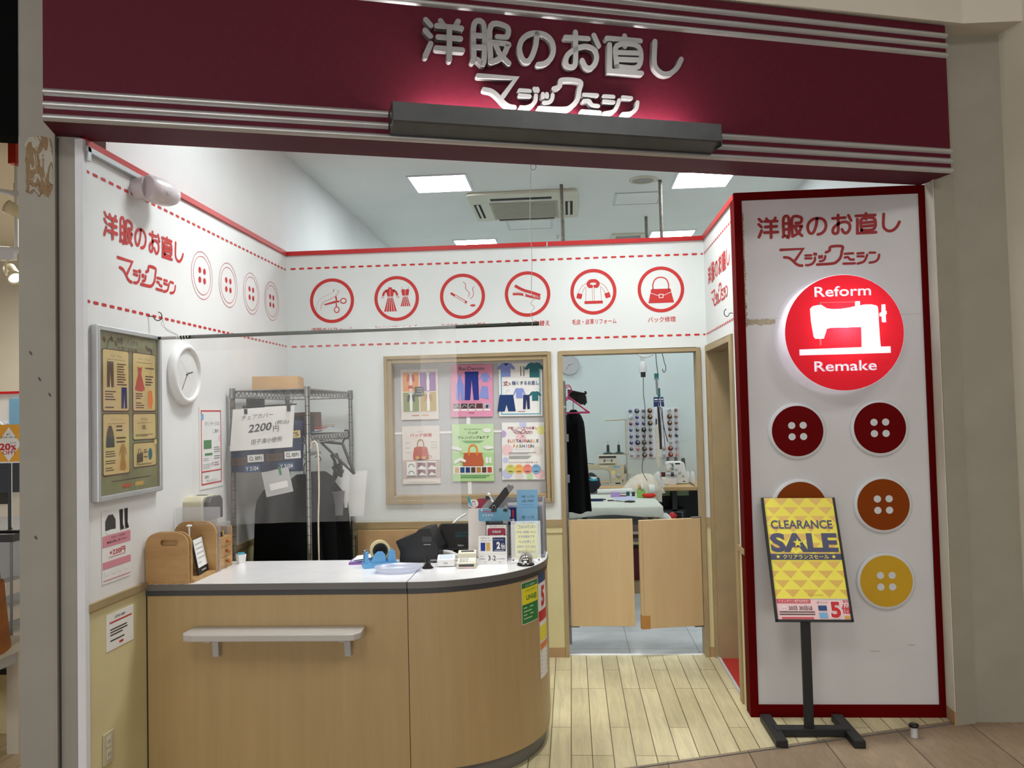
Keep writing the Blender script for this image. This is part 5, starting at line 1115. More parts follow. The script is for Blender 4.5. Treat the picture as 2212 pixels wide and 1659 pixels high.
# camera with its cable duct, hooks
t = thing('security_camera', 'white bullet-shaped security camera at the end of a cable duct under the red wall cap', 'security camera', (.06, -1.85, 2.6))
ax = Vector((.30, .95, -.02)).normalized(); up = Vector((0, 0, 1)); sx = ax.cross(up).normalized()
FCam = Frame((.055, -1.925, 2.618), sx, sx.cross(ax), ax)
m = MB(); m.lathe([(.052, -.015), (.0585, .0), (.0585, .035)], FCam, 'cctv_white', 32); m.tube([(.0, -1.925, 2.618), (.05, -1.925, 2.618)], .05, 'cctv_white', 24); m.circle(.048, -.005, .016, 'light_grey', Frame(FCam(0, 0, .015), FCam.n, FCam.v, FCam.u), .0585, 16); m.build('base', t)
m = MB(); m.lathe([(.0585, .036), (.0595, .06), (.0585, .09), (.052, .125), (.040, .152), (.022, .170), (.0, .176)], FCam, 'cctv_white', 32); m.build('hood', t)
m = MB(); m.lathe([(.017, 0), (.014, .010), (.0, .012)], Frame(FCam(0, .026, .130), Vector((1, 0, 0)), FCam.u, Vector((.25, .72, -.62))), 'black_gloss', 16); m.build('lens', t)
m = MB(); m.box(-2.33, -1.885, 2.655, 2.677, 0, .022, 'alu', FL); m.box(-1.905, -1.868, 2.652, 2.680, 0, .026, 'white_trim', FL); m.box(-2.325, -2.300, 2.62, 2.677, 0, .022, 'alu', FL); solo(m, 'cable_duct', 'pale cable duct running under the red wall cap to the security camera', 'cable duct', bevel=.002)
def hook(label, P, d):
    m = MB(); d = Vector(d); z = Vector((0, 0, 1)); P = Vector(P)
    m.tube([P, P+d*.022, P+d*.03-z*.012, P+d*.045-z*.018, P+d*.06-z*.006, P+d*.058+z*.014, P+d*.045+z*.022], .0022, 'black', 7, True)
    return solo(m, 'screw_hook', label, 'hook')
hook('black screw hook in the side wall holding the curtain pole string', (0, -1.835, 2.062), (.75, .65, 0))
hook('black screw hook in the partition beside the red panel frame', (2.775, -.885, 2.098), (-.8, -.2, 0))

# ---------------------------------------------------------------- vinyl curtain on its pole
PL, PR = Vector((.028, -1.80, 1.965)), Vector((1.757, -1.76, 1.981))
t = thing('curtain_pole', 'dark green pole hung on strings above the counter with the clear curtain', 'pole', (.9, -1.78, 1.96))
m = MB(); m.tube([PL+(PR-PL)*.06, PR], .0085, 'dark_green', 12); m.build('tube', t)
m = MB(); m.tube([PL+(PR-PL)*.01, PL+(PR-PL)*.062], .0075, 'light_grey', 12); m.tube([PL-(PR-PL)*.012, PL+(PR-PL)*.01], .0065, 'black', 10); m.build('end_sleeve', t)
m = MB(); K = PL+(PR-PL)*.055
for e in (0, 1): m.tube([(.045, -1.79, 2.05), (.05+.02*e, -1.80, 2.02-.02*e), K+Vector((0, 0, .009))], .0012, 'light_grey', 5, True)
m.tube([K+Vector((.004*i-.012, 0, 0))+Vector((0, .0098*cos(i*1.9), .0098*sin(i*1.9))) for i in range(16)], .002, 'white', 5, True)
solo(m, 'string', 'pale string tying the curtain pole to the wall hook', 'string')
m = MB(); H = Vector((1.738, -1.69, 2.705)); Kr = PL+(PR-PL)*.982
m.tube([H, H+Vector((-.004, -.01, -.03)), H+Vector((-.012, -.03, -.25)), H.lerp(Kr, .6), H.lerp(Kr, .80)+Vector((-.003, 0, 0)), H.lerp(Kr, .84)+Vector((.012, 0, 0)), H.lerp(Kr, .87)+Vector((-.006, 0, 0)), H.lerp(Kr, .90)+Vector((.01, 0, 0)), H.lerp(Kr, .93)+Vector((-.006, 0, 0)), Kr+Vector((.004, 0, .01)), Kr+Vector((0, -.01, 0)), Kr+Vector((.003, .0, -.012)), Kr+Vector((.003, .01, .004))], .0014, 'light_grey', 5, True)
m.tube([H+Vector((.008+.012*cos(a), 0, .0+.014*sin(a))) for a in [i*.7 for i in range(10)]], .0014, 'mid_grey', 5, True)
solo(m, 'hanging_wire', 'thin wire hanging from the sign soffit down to the curtain pole end', 'wire')
m = MB(); X0, X1 = .185, 1.385; rows = []
for i in range(25):
    z = 1.972-.853*i/24; r = []
    for j in range(61):
        f = j/60; x = X0+(X1-X0)*f+(.010*i/24 if j == 60 else 0)
        p = PL+(PR-PL)*((x-PL.x)/(PR.x-PL.x))
        y = p.y-.0095+(.006*sin(f*19+1.2)+.004*sin(f*47+i*.12))*(i/24)
        r.append((x, y, z+.012*f+(.0 if i else 0)))
    rows.append(r)
m.sheet(rows, 'vinyl')
fold = [[(x, y-.001, z) for x, y, z in r[52:]] for r in rows]
m.sheet(fold, 'vinyl')
cuff = [[(x, y-.0012, z) for x, y, z in r] for r in rows[:3]]
m.sheet(cuff, 'vinyl')
solo(m, 'vinyl_curtain', 'clear slightly hazy vinyl curtain hanging from the green pole over the counter', 'vinyl curtain')

# ---------------------------------------------------------------- posters in the partition window
def poster(name, label, a0, a1, b0, b1, base, draw, c=-.060, rot=0):
    F = FB.at((a0+a1)/2, (b0+b1)/2, c, rot); w_, h_ = a1-a0, b1-b0
    q = MB(); q.box(-w_/2, w_/2, -h_/2, h_/2, -.0015, 0, base, F)
    draw(q, Frame(F(-w_/2, -h_/2), F.u, F.v, F.n), w_, h_)
    return solo(q, name, label, 'poster')
def figure(q, F, a, b, s, top, leg):  # a small dressed figure without a face
    q.poly([(a-s*.10, b+s*.5), (a+s*.10, b+s*.5), (a+s*.09, b+s*.28), (a+s*.07, b-s*.5), (a-s*.07, b-s*.5), (a-s*.09, b+s*.28)], leg, F, .0018)
    for g in (-1, 1): q.poly([(a+g*s*.05, b+s*.44), (a+g*s*.20, b+s*.36), (a+g*s*.22, b+s*.02), (a+g*s*.10, b+s*.02), (a+g*s*.06, b+s*.2)], top, F, .0022)
def fashion(q, F, w, h):
    mo, mp, mg, my = mat('f_orange', (226, 150, 92), rough=.7), mat('f_purple', (146, 92, 160), rough=.7), mat('f_green', (134, 148, 92), rough=.7), mat('f_ochre', (188, 160, 88), rough=.7)
    for x, y, c, s, l in ((.06, .56, mo, 'brick_red', 'paper_warm'), (.52, .56, mp, 'purple', 'paper'), (.06, .16, mg, 'dark_grey', 'paper'), (.52, .16, my, 'tan', 'paper')):
        q.rect(w*x, w*(x+.42), h*y, h*(y+.38), c, F); figure(q, F, w*(x+.21), h*(y+.19), h*.36, s, l)
    q.poly([(w*.21, h*.68), (w*.31, h*.68), (w*.34, h*.62), (w*.18, h*.62)], 'brick_red', F, .003)
    q.rect(w*.37, w*.62, h*.47, h*.65, 'dark_grey', F, .004)
    for i, s in enumerate(('MAKE', 'YOUR', 'FASHION')): q.text(s, w*.495, h*(.61-.05*i), 'paper', F, w=w*(.12 if i < 2 else .2), h=h*.026, c=.005)
    q.rect(w*.28, w*.48, h*.075, h*.09, 'brick_red', F); q.rect(w*.54, w*.74, h*.075, h*.095, 'gold', F); q.rect(w*.1, w*.9, h*.135, h*.140, 'light_grey', F)
poster('fashion_poster', 'poster of four coloured squares with clothed figures, behind the clear curtain in the window', .752, 1.005, 1.558, 1.895, 'paper_warm', fashion)
def redenim(q, F, w, h):
    q.text('Re:Denim', w*.50, h*.855, 'ink', F, w=w*.60, h=h*.065, c=.002); q.text('Reform Repair Remake Resize', w*.5, h*.92, 'crimson', F, w=w*.58, h=h*.018)
    trousers(q, F, w*.5, h*.545, w*.34, h*.50, 'denim', .002); q.rect(w*.335, w*.665, h*.75, h*.80, 'denim', F, .0024)
    gown(q, F, w*.22, h*.64, w*.20, h*.24, 'light_denim', .0015); trousers(q, F, w*.22, h*.42, w*.2, h*.25, 'light_denim', .0016); tee(q, F, w*.82, h*.69, h*.17, 'light_denim', .0015, True); q.poly([(w*.74, h*.545), (w*.88, h*.53), (w*.90, h*.31), (w*.67, h*.335)], 'light_denim', F, .0015)
    q.text('デニムのお直しおすすめメニュー', w*.48, h*.262, 'crimson', F, w=w*.46, h=h*.018)
    for i, c in enumerate(('mid_grey', 'dark_grey', 'dark_grey', 'bark', 'light_grey')): q.rect(w*(.06+.18*i), w*(.215+.18*i), h*.145, h*.235, c, F); q.rect(w*(.06+.18*i), w*(.215+.18*i), h*.105, h*.14, 'paper', F); q.stroke([(w*(.08+.18*i), h*.16), (w*(.14+.18*i), h*.21), (w*(.2+.18*i), h*.18)], .002, 'paper' if i < 3 else 'navy', F, .002)
    q.poly([(w*.83, h*.155), (w*.89, h*.155), (w*.88, h*.205), (w*.84, h*.205)], 'navy', F, .003); q.rect(w*.42, w*.56, h*.062, h*.074, 'crimson', F)
poster('denim_poster', 'pink poster with blue jeans in the middle, upper row of the window', 1.090, 1.372, 1.568, 1.945, 'pink', redenim, rot=-.012)
def shorten(q, F, w, h):
    frame_of(q, F, w*.045, w*.955, h*.03, h*.965, .006, .0005, .0012, 'turquoise')
    tee(q, F, w*.17, h*.81, h*.26, 'light_denim', .002); q.poly([(w*.1, h*.93), (w*.17, h*.88), (w*.24, h*.93), (w*.17, h*.945)], 'denim', F, .0024); tee(q, F, w*.82, h*.80, h*.28, 'teal', .002)
    for k, x in ((0, .5), (1, .57)): q.rect(w*x, w*(x+.018), h*.70, h*.87, 'ink', F)
    q.text('丈', w*.16, h*.575, 'crimson', F, w=w*.125, h=h*.085, c=.003, bold=.02); q.text('を', w*.25, h*.565, 'ink', F, w=w*.05, c=.003); q.text('短くするお直し', w*.61, h*.58, 'ink_blue', F, w=w*.62, h=h*.07, c=.003, bold=.02)
    trousers(q, F, w*.17, h*.23, w*.34, h*.29, 'deep_denim', .002, True); tee(q, F, w*.47, h*.40, h*.19, 'light_denim', .002, True); trousers(q, F, w*.63, h*.245, w*.16, h*.25, 'navy', .0022); tee(q, F, w*.83, h*.345, h*.18, 'teal', .002)
    q.stroke([(w*.16, h*.44), (w*.22, h*.47), (w*.24, h*.44), (w*.18, h*.43), (w*.15, h*.40)], .0015, 'light_denim', F); q.rect(w*.43, w*.6, h*.075, h*.085, 'crimson', F)
    for a, b in ((.64, .47), (.47, .22), (.83, .19)): q.ring(w*a, h*b, .012, .0125, 'light_grey', F)
poster('shortening_poster', 'white poster with shirts, shorts and a teal border, upper row next to the doorway', 1.413, 1.702, 1.565, 1.945, 'paper', shorten, rot=-.012)
def bag(q, F, a, b, w, h, m, hm, c=.002):
    q.poly([(a-w*.5, b-h*.5), (a+w*.5, b-h*.5), (a+w*.53, b-h*.3), (a+w*.44, b+h*.08), (a+w*.3, b+h*.14), (a-w*.3, b+h*.14), (a-w*.44, b+h*.08), (a-w*.53, b-h*.3)], m, F, c)
    q.stroke([(a-w*.2, b+h*.02), (a-w*.2, b+h*.3), (a-w*.1, b+h*.46), (a+w*.1, b+h*.46), (a+w*.2, b+h*.3), (a+w*.2, b+h*.02)], w*.07, hm, F, c+.001)
def bagrepair(q, F, w, h):
    q.text('バッグ修理', w*.5, h*.84, 'red', F, w=w*.58, h=h*.06, bold=.015); q.rect(w*.4, w*.6, h*.895, h*.905, 'light_grey', F)
    bag(q, F, w*.49, h*.59, w*.40, h*.36, 'brick_red', 'tan'); q.poly(oval(w*.40, h*.45, w*.05, h*.03, 12), 'gold', F, .003); q.poly(oval(w*.57, h*.45, w*.06, h*.03, 12), 'gold', F, .003); q.ring(w*.73, h*.46, .008, .011, 'tan', F, .002)
    for i in range(3): q.rect(w*.07, w*(.2+.02*i), h*(.70-.085*i), h*(.712-.085*i), 'light_grey', F); q.rect(w*.75, w*.93, h*(.71-.05*i), h*(.722-.05*i), 'light_grey', F)
    q.rect(0, w, h*.09, h*.41, 'rose_grey' if 'rose_grey' in MATS else mat('rose_grey', (196, 176, 172), rough=.7), F); q.rect(w*.40, w*.60, h*.405, h*.425, 'dark_grey', F, .002)
    for i, c in enumerate(('paper', 'mauve', 'paper')):
        x = w*(.11+.27*i); q.rect(x, x+w*.24, h*.12, h*.385, 'paper', F, .002)
        for k in (0, 1):
            if i == 0: q.stroke([(x+w*.04, h*(.17+.12*k)), (x+w*.08, h*(.215+.12*k)), (x+w*.16, h*(.215+.12*k)), (x+w*.2, h*(.17+.12*k))], .004, 'dark_grey', F, .003)
            else: q.poly([(x+w*.01, h*(.25+.12*k)), (x+w*.23, h*(.24+.12*k)), (x+w*.23, h*(.16+.12*k)), (x+w*.12, h*(.20+.12*k)), (x+w*.01, h*(.13+.125*k))], 'mauve', F, .003)
        q.rect(x, x+w*.24, h*.12, h*.145, 'mid_grey', F, .004)
    q.rect(w*.1, w*.9, h*.03, h*.085, 'paper_warm', F, .002)
poster('bag_repair_poster', 'cream poster with a red handbag behind the clear curtain, lower row of the window', .755, 1.008, 1.130, 1.515, 'paper_warm', bagrepair)
def cleansing(q, F, w, h):
    q.rect(0, w, 0, h*.5, mat('green_floor', (176, 214, 150), rough=.6), F, .0006)
    q.text('バッグ', w*.5, h*.845, 'ink', F, w=w*.24, h=h*.05, bold=.012); q.text('クレンジング&ケア', w*.51, h*.765, 'ink', F, w=w*.76, h=h*.055, bold=.012); q.text('BAG CLEANSING&CARE', w*.5, h*.91, 'line_green', F, w=w*.4, h=h*.018)
    for i in range(3): q.rect(w*(.24+.04*i), w*(.76-.04*i), h*(.70-.017*i), h*(.706-.017*i), 'line_green', F)
    q.poly(tf(oval(0, 0, w*.10, h*.04, 14), w*.84, h*.885), 'paper', F, .002)
    bag(q, F, w*.50, h*.45, w*.48, h*.38, 'copper_bag' if 'copper_bag' in MATS else mat('copper_bag', (186, 84, 36), rough=.4), 'orange'); q.rect(w*.26, w*.74, h*.485, h*.50, 'orange', F, .004)
    for pts in ([(.0, .62), (.12, .60), (.24, .57), (.22, .53), (.1, .55), (0, .56)], [(.98, .60), (.86, .62), (.74, .60), (.82, .55), (.98, .57)], [(.05, .36), (.22, .42), (.34, .36), (.30, .33), (.2, .36), (.06, .30)]): q.poly([(w*a, h*b) for a, b in pts], 'paper', F, .005)
    for a in (.80, .88): q.poly(rrect(w*a, w*(a+.06), h*.31, h*.42, .004), 'paper', F, .003)
    q.rect(w*.03, w*.97, h*.13, h*.265, 'paper', F, .002)
    for i, c in enumerate(('gold', 'ink_blue', 'deep_denim', 'bark', 'tan', 'bark', 'brick_red')): q.rect(w*(.06+.13*i), w*(.165+.13*i), h*.15, h*.245, c, F, .003)
    greek(q, F, w*.2, w*.9, h*.05, h*.11, 2, 'line_green', .002, 8)
poster('cleansing_poster', 'green poster with an orange leather bag, lower row of the window', 1.090, 1.370, 1.140, 1.520, 'pale_green', cleansing, rot=-.012)
def sustain(q, F, w, h):
    for a, b, r, c in ((.5, .97, .09, 'pale_violet'), (.92, .86, .1, 'note_yellow'), (.03, .8, .08, 'lilac'), (.45, .72, .12, 'pale_pink'), (.12, .52, .13, 'pale_pink'), (.85, .5, .11, 'paper_warm'), (.08, .34, .07, 'pale_violet'), (.12, .1, .12, 'pale_violet'), (.4, .06, .1, 'paper_warm'), (.88, .1, .12, 'pale_pink'), (.65, .05, .08, 'pale_green')):
        q.poly([(min(max(x, 0), w), min(max(y, 0), h)) for x, y in tf(oval(0, 0, w*r, w*r*1.1, 9), w*a, h*b, rot=r*40)], c, F, .0006+.0002*r)
    q.text('洋服・バッグのお直し', w*.49, h*.90, 'crimson', F, w=w*.70, h=h*.05, bold=.02); logo(q, F, w*.25, h*.805, w*.48, 'crimson', .002)
    q.stroke([(w*.45, h*.73), (w*.53, h*.78)], .002, 'ink', F); q.stroke([(w*.45, h*.78), (w*.53, h*.73)], .002, 'ink', F)
    cs = ('red', 'orange', 'gold', 'line_green', 'ink_blue', 'purple', 'brick_red', 'teal', 'orange', 'gold', 'ink_blue')
    for i, ch in enumerate('SUSTAINABLE'): q.text(ch, w*(.16+.068*i), h*.675, cs[i], F, h=h*.055, c=.002, bold=.02)
    for i, ch in enumerate('FASHION'): q.text(ch, w*(.29+.072*i), h*.585, cs[(i+1) % 9], F, h=h*.055, c=.002, bold=.02)
    q.text('サステナブルファッション', w*.48, h*.525, 'ink', F, w=w*.36, h=h*.016); greek(q, F, w*.16, w*.86, h*.36, h*.48, 6, 'mid_grey', .0016, 6)
    q.text('マジックミシンで出来ること', w*.49, h*.30, 'crimson', F, w=w*.68, h=h*.03, bold=.012)
    for i, (s, c) in enumerate((('Repair', 'leaf2'), ('Reform', 'amber'), ('Remake', 'coral'), ('Reuse', 'leaflet_blue'))):
        q.circle(w*(.20+.20*i), h*.185, w*.11, {'leaf2': mat('leaf2', (206, 214, 110), rough=.6), 'amber': mat('amber', (240, 184, 96), rough=.6), 'coral': mat('coral', (236, 140, 128), rough=.6)}.get(c, c), F, .0018+.0003*i); q.text(s, w*(.20+.20*i), h*.23, 'crimson', F, w=w*.09, c=.004); q.rect(w*(.15+.2*i), w*(.25+.2*i), h*.14, h*.15, 'ink', F, .004)
poster('sustainable_poster', 'white poster with rainbow SUSTAINABLE FASHION lettering, lower row next to the doorway', 1.423, 1.705, 1.145, 1.523, 'paper', sustain, rot=-.012)

# ---------------------------------------------------------------- wire rack behind the counter
t = thing('wire_rack', 'tall chrome wire rack standing in the corner behind the counter', 'wire rack', (.245, -.56, 0))
for x in (.035, .455):
    for y in (-1.0, -.12):
        m = MB(); m.tube([(x, y, 0), (x, y, 1.757)], .0135, 'rust' if x < .1 else 'wire_chrome', 12)
        for i in range(34): m.tube([(x, y, .05+.05*i), (x, y, .053+.05*i)], .0141, 'dark_grey', 10, caps=False)
        m.build('post', t)
def wire_shelf(z):
    m = MB(); x0, x1, y0, y1 = .035, .455, -1.0, -.12
    for dz in (0, -.036):
        for p, q in (((x0, y0), (x1, y0)), ((x0, y1), (x1, y1)), ((x0, y0), (x0, y1)), ((x1, y0), (x1, y1))): m.tube([(p[0], p[1], z+dz), (q[0], q[1], z+dz)], .004, 'wire_chrome', 6)
    for y in (y0, y1): m.tube([(x0+(x1-x0)*i/16, y, z-.036*(i % 2)) for i in range(17)], .0025, 'wire_chrome', 5)
    for x in (x0, x1): m.tube([(x, y0+(y1-y0)*i/30, z-.036*(i % 2)) for i in range(31)], .0025, 'wire_chrome', 5)
    for i in range(1, 24): m.tube([(x0, y0+(y1-y0)*i/24, z+.003), (x1, y0+(y1-y0)*i/24, z+.003)], .0022, 'wire_chrome', 4)
    for x in (x0, x1):
        for y in (y0, y1): m.tube([(x, y, z-.042), (x, y, z+.014)], .019, 'wire_chrome', 10, r1=.0165)
    m.build('wire_shelf', t)
wire_shelf(1.745); wire_shelf(1.485)
m = MB(); m.tube([(.245, -1.0, 1.36), (.245, -.12, 1.36)], .011, 'wire_chrome', 10); m.build('hanging_rail', t)
m = MB(); Fbx = Frame((.115, -.92, 1.7515), (.93, .2, 0), (-.2, .93, 0), (0, 0, 1)); m.box(0, .25, 0, .30, 0, .074, 'cardboard', Fbx); m.box(0, .25, .14, .16, .0742, .0746, 'tan', Fbx); solo(m, 'cardboard_box', 'small cardboard box on the top wire shelf', 'box')
m = MB(); m.box(.17, .40, -.70, -.42, 1.491, 1.61, 'bark', Frame((0, 0, 0), (1, 0, .03), (0, 1, 0), (-.03, 0, 1))); solo(m, 'dark_box', 'dark brown box on the second wire shelf', 'box')
m = MB()
for i in range(9):
    rr = random.Random(i); F = Frame((.20+.02*rr.random(), -.97+.09*i*.8, 1.491+.005*i), (cos(.3*rr.random()), sin(.3*rr.random()), .05*rr.random()), (-.2, 1, 0), (0, 0, 1)); m.box(0, .22, 0, .15, 0, .004, ('paper', 'paper', 'leaflet_blue', 'paper', 'pale_pink', 'red', 'paper', 'turquoise', 'cardboard')[i], F)
o = solo(m, 'paper_heap', 'loose heap of papers and bags on the second wire shelf', 'papers'); o['kind'] = 'stuff'
m = MB(); rng = random.Random(2)
m.box(.07, .42, -.955, -.77, 1.491, 1.60, 'black'); m.box(.10, .20, -.968, -.956, 1.60, 1.70, 'black'); solo(m, 'black_case', 'black case pushed onto the second wire shelf above the price sign', 'case')
# printed cloth bag hung at the rack's front
m = MB(); FBg = Frame((.036, -1.02, 1.30), (1, 0, 0), (0, 0, 1), (0, -1, 0)); wv = lambda a, b: .008*sin(a*22+b*9)+.004*sin(b*31)
n = 12
for k in (0, 1):
    rows = [[FBg(.39*j/n+(.004*i/n), .275*i/n, wv(.39*j/n, .275*i/n)-.022*k) for j in range(n+1)] for i in range(n+1)]; m.sheet(rows, 'fabric_blue')
plates = (('91', .31, .255, 'navy'), ('575', .345, .20, 'parchment'), ('556', .19, .185, 'parchment'), ('CL 8891', .14, .075, 'paper'), ('35-116', .245, .08, 'bark'), ('CL 8891', .345, .09, 'paper'), ('35-116', .05, .06, 'bark'), ('Y 3104', .12, .02, 'ink_blue'), ('Y 3104', .31, .03, 'ink_blue'), ('556', .06, .20, 'parchment'))
for s, a, b, c in plates:
    F = FBg.at(a, b, .017, .05); m.rect(-.045, .045, -.020, .020, c, F, 0); m.text(s, 0, 0, 'paper' if c in ('navy', 'ink_blue') else 'ink', F, w=.07, h=.022, c=.0008, bold=.01)
solo(m, 'printed_bag', 'blue cloth bag printed with number plates hanging at the front of the wire rack', 'cloth bag')
m = MB(); m.tube([(.11, -1.045, 1.655), (.41, -1.045, 1.663)], .004, 'black', 8); m.tube([(.13, -1.045, 1.655), (.13, -1.0, 1.70)], .002, 'black', 6); m.tube([(.38, -1.045, 1.66), (.38, -1.0, 1.70)], .002, 'black', 6); solo(m, 'hanging_rod', 'thin black rod at the front of the wire rack carrying the price sign', 'rod')
FSg = Frame((.041, -1.058, 1.417), (1, 0, .045), (.09, 0, 1), (0, -1, 0))
m = MB(); rows = [[FSg(.343*j/10, .226*i/8, .010*sin(pi*j/10)-.012*(j/10)**4*(1-i/8)) for j in range(11)] for i in range(9)]
m.sheet(rows, 'paper'); FSt_ = FSg.at(0, 0, .0125)
m.text('チェアカバー', .145, .18, 'ink', FSt_, w=.175, h=.026, shear=.15, bold=-.005, rot=.06); m.text('2200', .165, .118, 'ink', FSt_, w=.125, h=.043, shear=.2, rot=.06, bold=.012); m.text('円', .253, .105, 'ink', FSt_, w=.03, h=.032, rot=.04); m.text('(税込)', .285, .138, 'ink', FSt_, w=.075, h=.027, shear=.1, rot=.03); m.text('田子浦小使用', .205, .045, 'ink', FSt_, w=.165, h=.028, shear=.1, rot=.05)
solo(m, 'price_sign', 'white handwritten 2200 yen price sign clipped to the rod on the wire rack', 'sign')
def rackclip(label, x, z):
    t = thing('binder_clip', label, 'clip', (x, -1.06, z-.03)); m = MB(); m.box(x-.009, x+.009, -1.066, -1.054, z-.03, z-.002, 'black'); m.build('jaw', t)
    m = MB()
    for s in (-.006, .006): m.tube([(x+s+.006*cos(a), -1.062, z+.008+.011*sin(a)) for a in [i*pi/6 for i in range(13)]], .002, 'black', 6)
    m.build('handle', t)
rackclip('black binder clip at the corner of the price sign nearer the side wall', .136, 1.645); rackclip('black binder clip at the corner of the price sign nearer the windows', .372, 1.655)
m = MB(); Fp2 = Frame((.238, -1.045, 1.165), (1, 0, .20), (-.2, 0, 1), (0, -1, 0)); m.box(0, .15, 0, .135, 0, .003, 'light_grey', Fp2); m.box(.095, .108, .10, .145, .003, .004, 'line_green', Fp2); m.rect(.03, .13, .03, .065, 'paper', Fp2, .004); solo(m, 'order_slip', 'grey order slip with green tape hanging below the price sign', 'slip')

def hanging_garment(name, label, cx, cy, top, bottom, wt, wb, dp, col, cat='garment', yaw=0, hanger=True, seed=0):
    t = thing(name, label, cat, (cx, cy, bottom)); F = Frame((cx, cy, 0), (cos(yaw), sin(yaw), 0), (-sin(yaw), cos(yaw), 0), (0, 0, 1))
    m = MB(); rows = []; N = 36; rg = random.Random(seed)
    ph = [rg.uniform(0, 6) for _ in range(3)]
    for i in range(17):
        f = i/16; z = top-(top-bottom)*f; s = min(1, (f/.14)**.55) if f < .14 else 1
        w_ = (wt*(.25+.75*s) if f < .14 else wt+(wb-wt)*(f-.14)/.86)/2; d = dp/2*(.45+.55*min(1, f/.12))
        rows.append([F(w_*math.copysign(abs(cos(a))**.8, cos(a))*(1+.05*f*sin(5*a+ph[0])), d*sin(a)*(1+.25*f*sin(7*a+ph[1])), z+(0 if i else .0)) for a in [2*pi*j/N for j in range(N)]])
    m.sheet(rows, col, True, True); m.add(rows[0], [tuple(range(N))], col); m.add(rows[-1], [tuple(range(N))], col); m.build('cloth', t)
    if hanger:
        m = MB(); m.tube([F(0, 0, top-.02), F(0, 0, top+.05), F(.018, 0, top+.075), F(0, 0, top+.10), F(-.02, 0, top+.085)], .003, 'black', 6, True); m.build('hanger_hook', t)
hanging_garment('chair_cover', 'black chair cover hanging nearest the counter on the wire rack', .26, -.80, 1.24, .30, .36, .46, .16, 'black_cloth', seed=1)
hanging_garment('chair_cover', 'black chair cover hanging in the middle of the wire rack', .285, -.56, 1.25, .28, .36, .42, .16, 'black_cloth', seed=2)
hanging_garment('chair_cover', 'black chair cover hanging farthest back on the wire rack', .30, -.33, 1.25, .32, .36, .46, .16, 'black_cloth', seed=3)
m = MB(); m.tube([(.475, -1.02, 1.42), (.488, -1.02, 1.455), (.505, -1.02, 1.452), (.516, -1.02, 1.40), (.518, -1.02, 1.2), (.512, -1.02, 1.03), (.512, -1.02, .80)], .0045, 'cloth_cream', 6, True); m.tube([(.455, -1.0, 1.48), (.475, -1.02, 1.47), (.475, -1.02, 1.42)], .002, 'chrome', 5, True); solo(m, 'measuring_tape', 'long pale tape hanging down over the corner post of the wire rack', 'tape')
def coat_hanger(name, label, F, m_, r=.006, w=.21, h=.13, bar=True):
    q = MB(); q.tube([F(-w, 0), F(0, h), F(w, 0)], r, m_, 8, False)
    if bar: q.tube([F(-w, 0), F(w, 0)], r*.8, m_, 8)
    q.tube([F(0, h-.004), F(0, h+.03), F(.022, h+.055), F(.004, h+.085), F(-.022, h+.07)], r*.6, m_, 6, True)
    return solo(q, name, label, 'hanger')
coat_hanger('coat_hanger', 'black plastic hanger slung from the window end of the wire rack', Frame((.475, -.52, 1.345), (.5, -.1, -.45), (.35, 0, .8), (0, -1, 0)), 'black', .010, .15, .09)
m = MB(); rng = random.Random(4)
for i in range(7): m.tube([(.42+.05*rng.random(), -.5+.1*rng.random(), 1.34-.06*i*.3+.05*rng.random()), (.44+.05*rng.random(), -.46, 1.30-.012*i), (.41+.08*rng.random(), -.42, 1.18+.02*i)], .009, 'black', 6, True)
o = solo(m, 'spare_hanger', 'tangle of spare black hangers at the window end of the wire rack', 'hangers'); o['kind'] = 'stuff'
for i, (lb, x, z0, z1, c, y) in enumerate((('white paper sheet hanging at the window end of the wire rack, frontmost', .40, 1.02, 1.285, 'paper', -.36), ('white paper sheet hanging furthest out beyond the corner post of the rack', .46, .95, 1.24, 'paper', -.20), ('grey folder hanging among the black covers on the wire rack', .385, .98, 1.13, 'mid_grey', -.415))):
    m = MB(); m.box(0, .11, 0, z1-z0, 0, .003, c, Frame((x-.02, y, z0), (1, 0, .06), (.1, 0, 1), (0, -1, 0))); solo(m, 'paper_sheet', lb, 'paper')
m = MB()
for k, x in enumerate((.437, .452)): m.tube([(.44, -.10, 1.72), (x+.006, -.085, 1.6), (x+.012*k+.004, -.085, .705), (x-.012+.012*k, -.085, .685), (x-.018+.012*k, -.085, .70)], .0016, 'mid_grey', 5, True)
solo(m, 'long_hook', 'pair of long wire hooks hanging at the back post of the wire rack', 'hook')
m = MB(); m.box(.47, .884, -.055, -.02, .0, .838, 'cardboard'); solo(m, 'carton', 'flat brown carton standing against the wainscot behind the counter', 'carton')

# ---------------------------------------------------------------- ceiling fittings
glow('panel_light', (244, 253, 253), PANEL_STRENGTH)
def ceiling_light(x0, x1, y0, y1, label):
    t = thing('ceiling_light', label, 'ceiling light', ((x0+x1)/2, (y0+y1)/2, ZC-.012), 'square ceiling lights')
    FCl = Frame((0, 0, ZC), (1, 0, 0), (0, -1, 0), (0, 0, -1))
    m = MB(); frame_of(m, FCl, x0-.018, x1+.018, -y1-.018, -y0+.018, .018, 0, .010, 'white_trim'); m.build('frame', t)
    m = MB(); m.box(x0, x1, -y1, -y0, .001, .006, 'panel_light', FCl); m.build('cover', t)
ceiling_light(.675, 1.115, .86, 1.31, 'lit square ceiling light between the side wall and the air conditioner')
ceiling_light(2.78, 3.22, 1.07, 1.52, 'lit square ceiling light cut off by the sign band above the sign panel')
ceiling_light(.69, 1.13, 3.25, 3.65, 'lit square ceiling light far back over the red cap near the side wall')
ceiling_light(2.78, 3.22, 3.20, 3.60, 'lit square ceiling light far back behind the hanging rails')
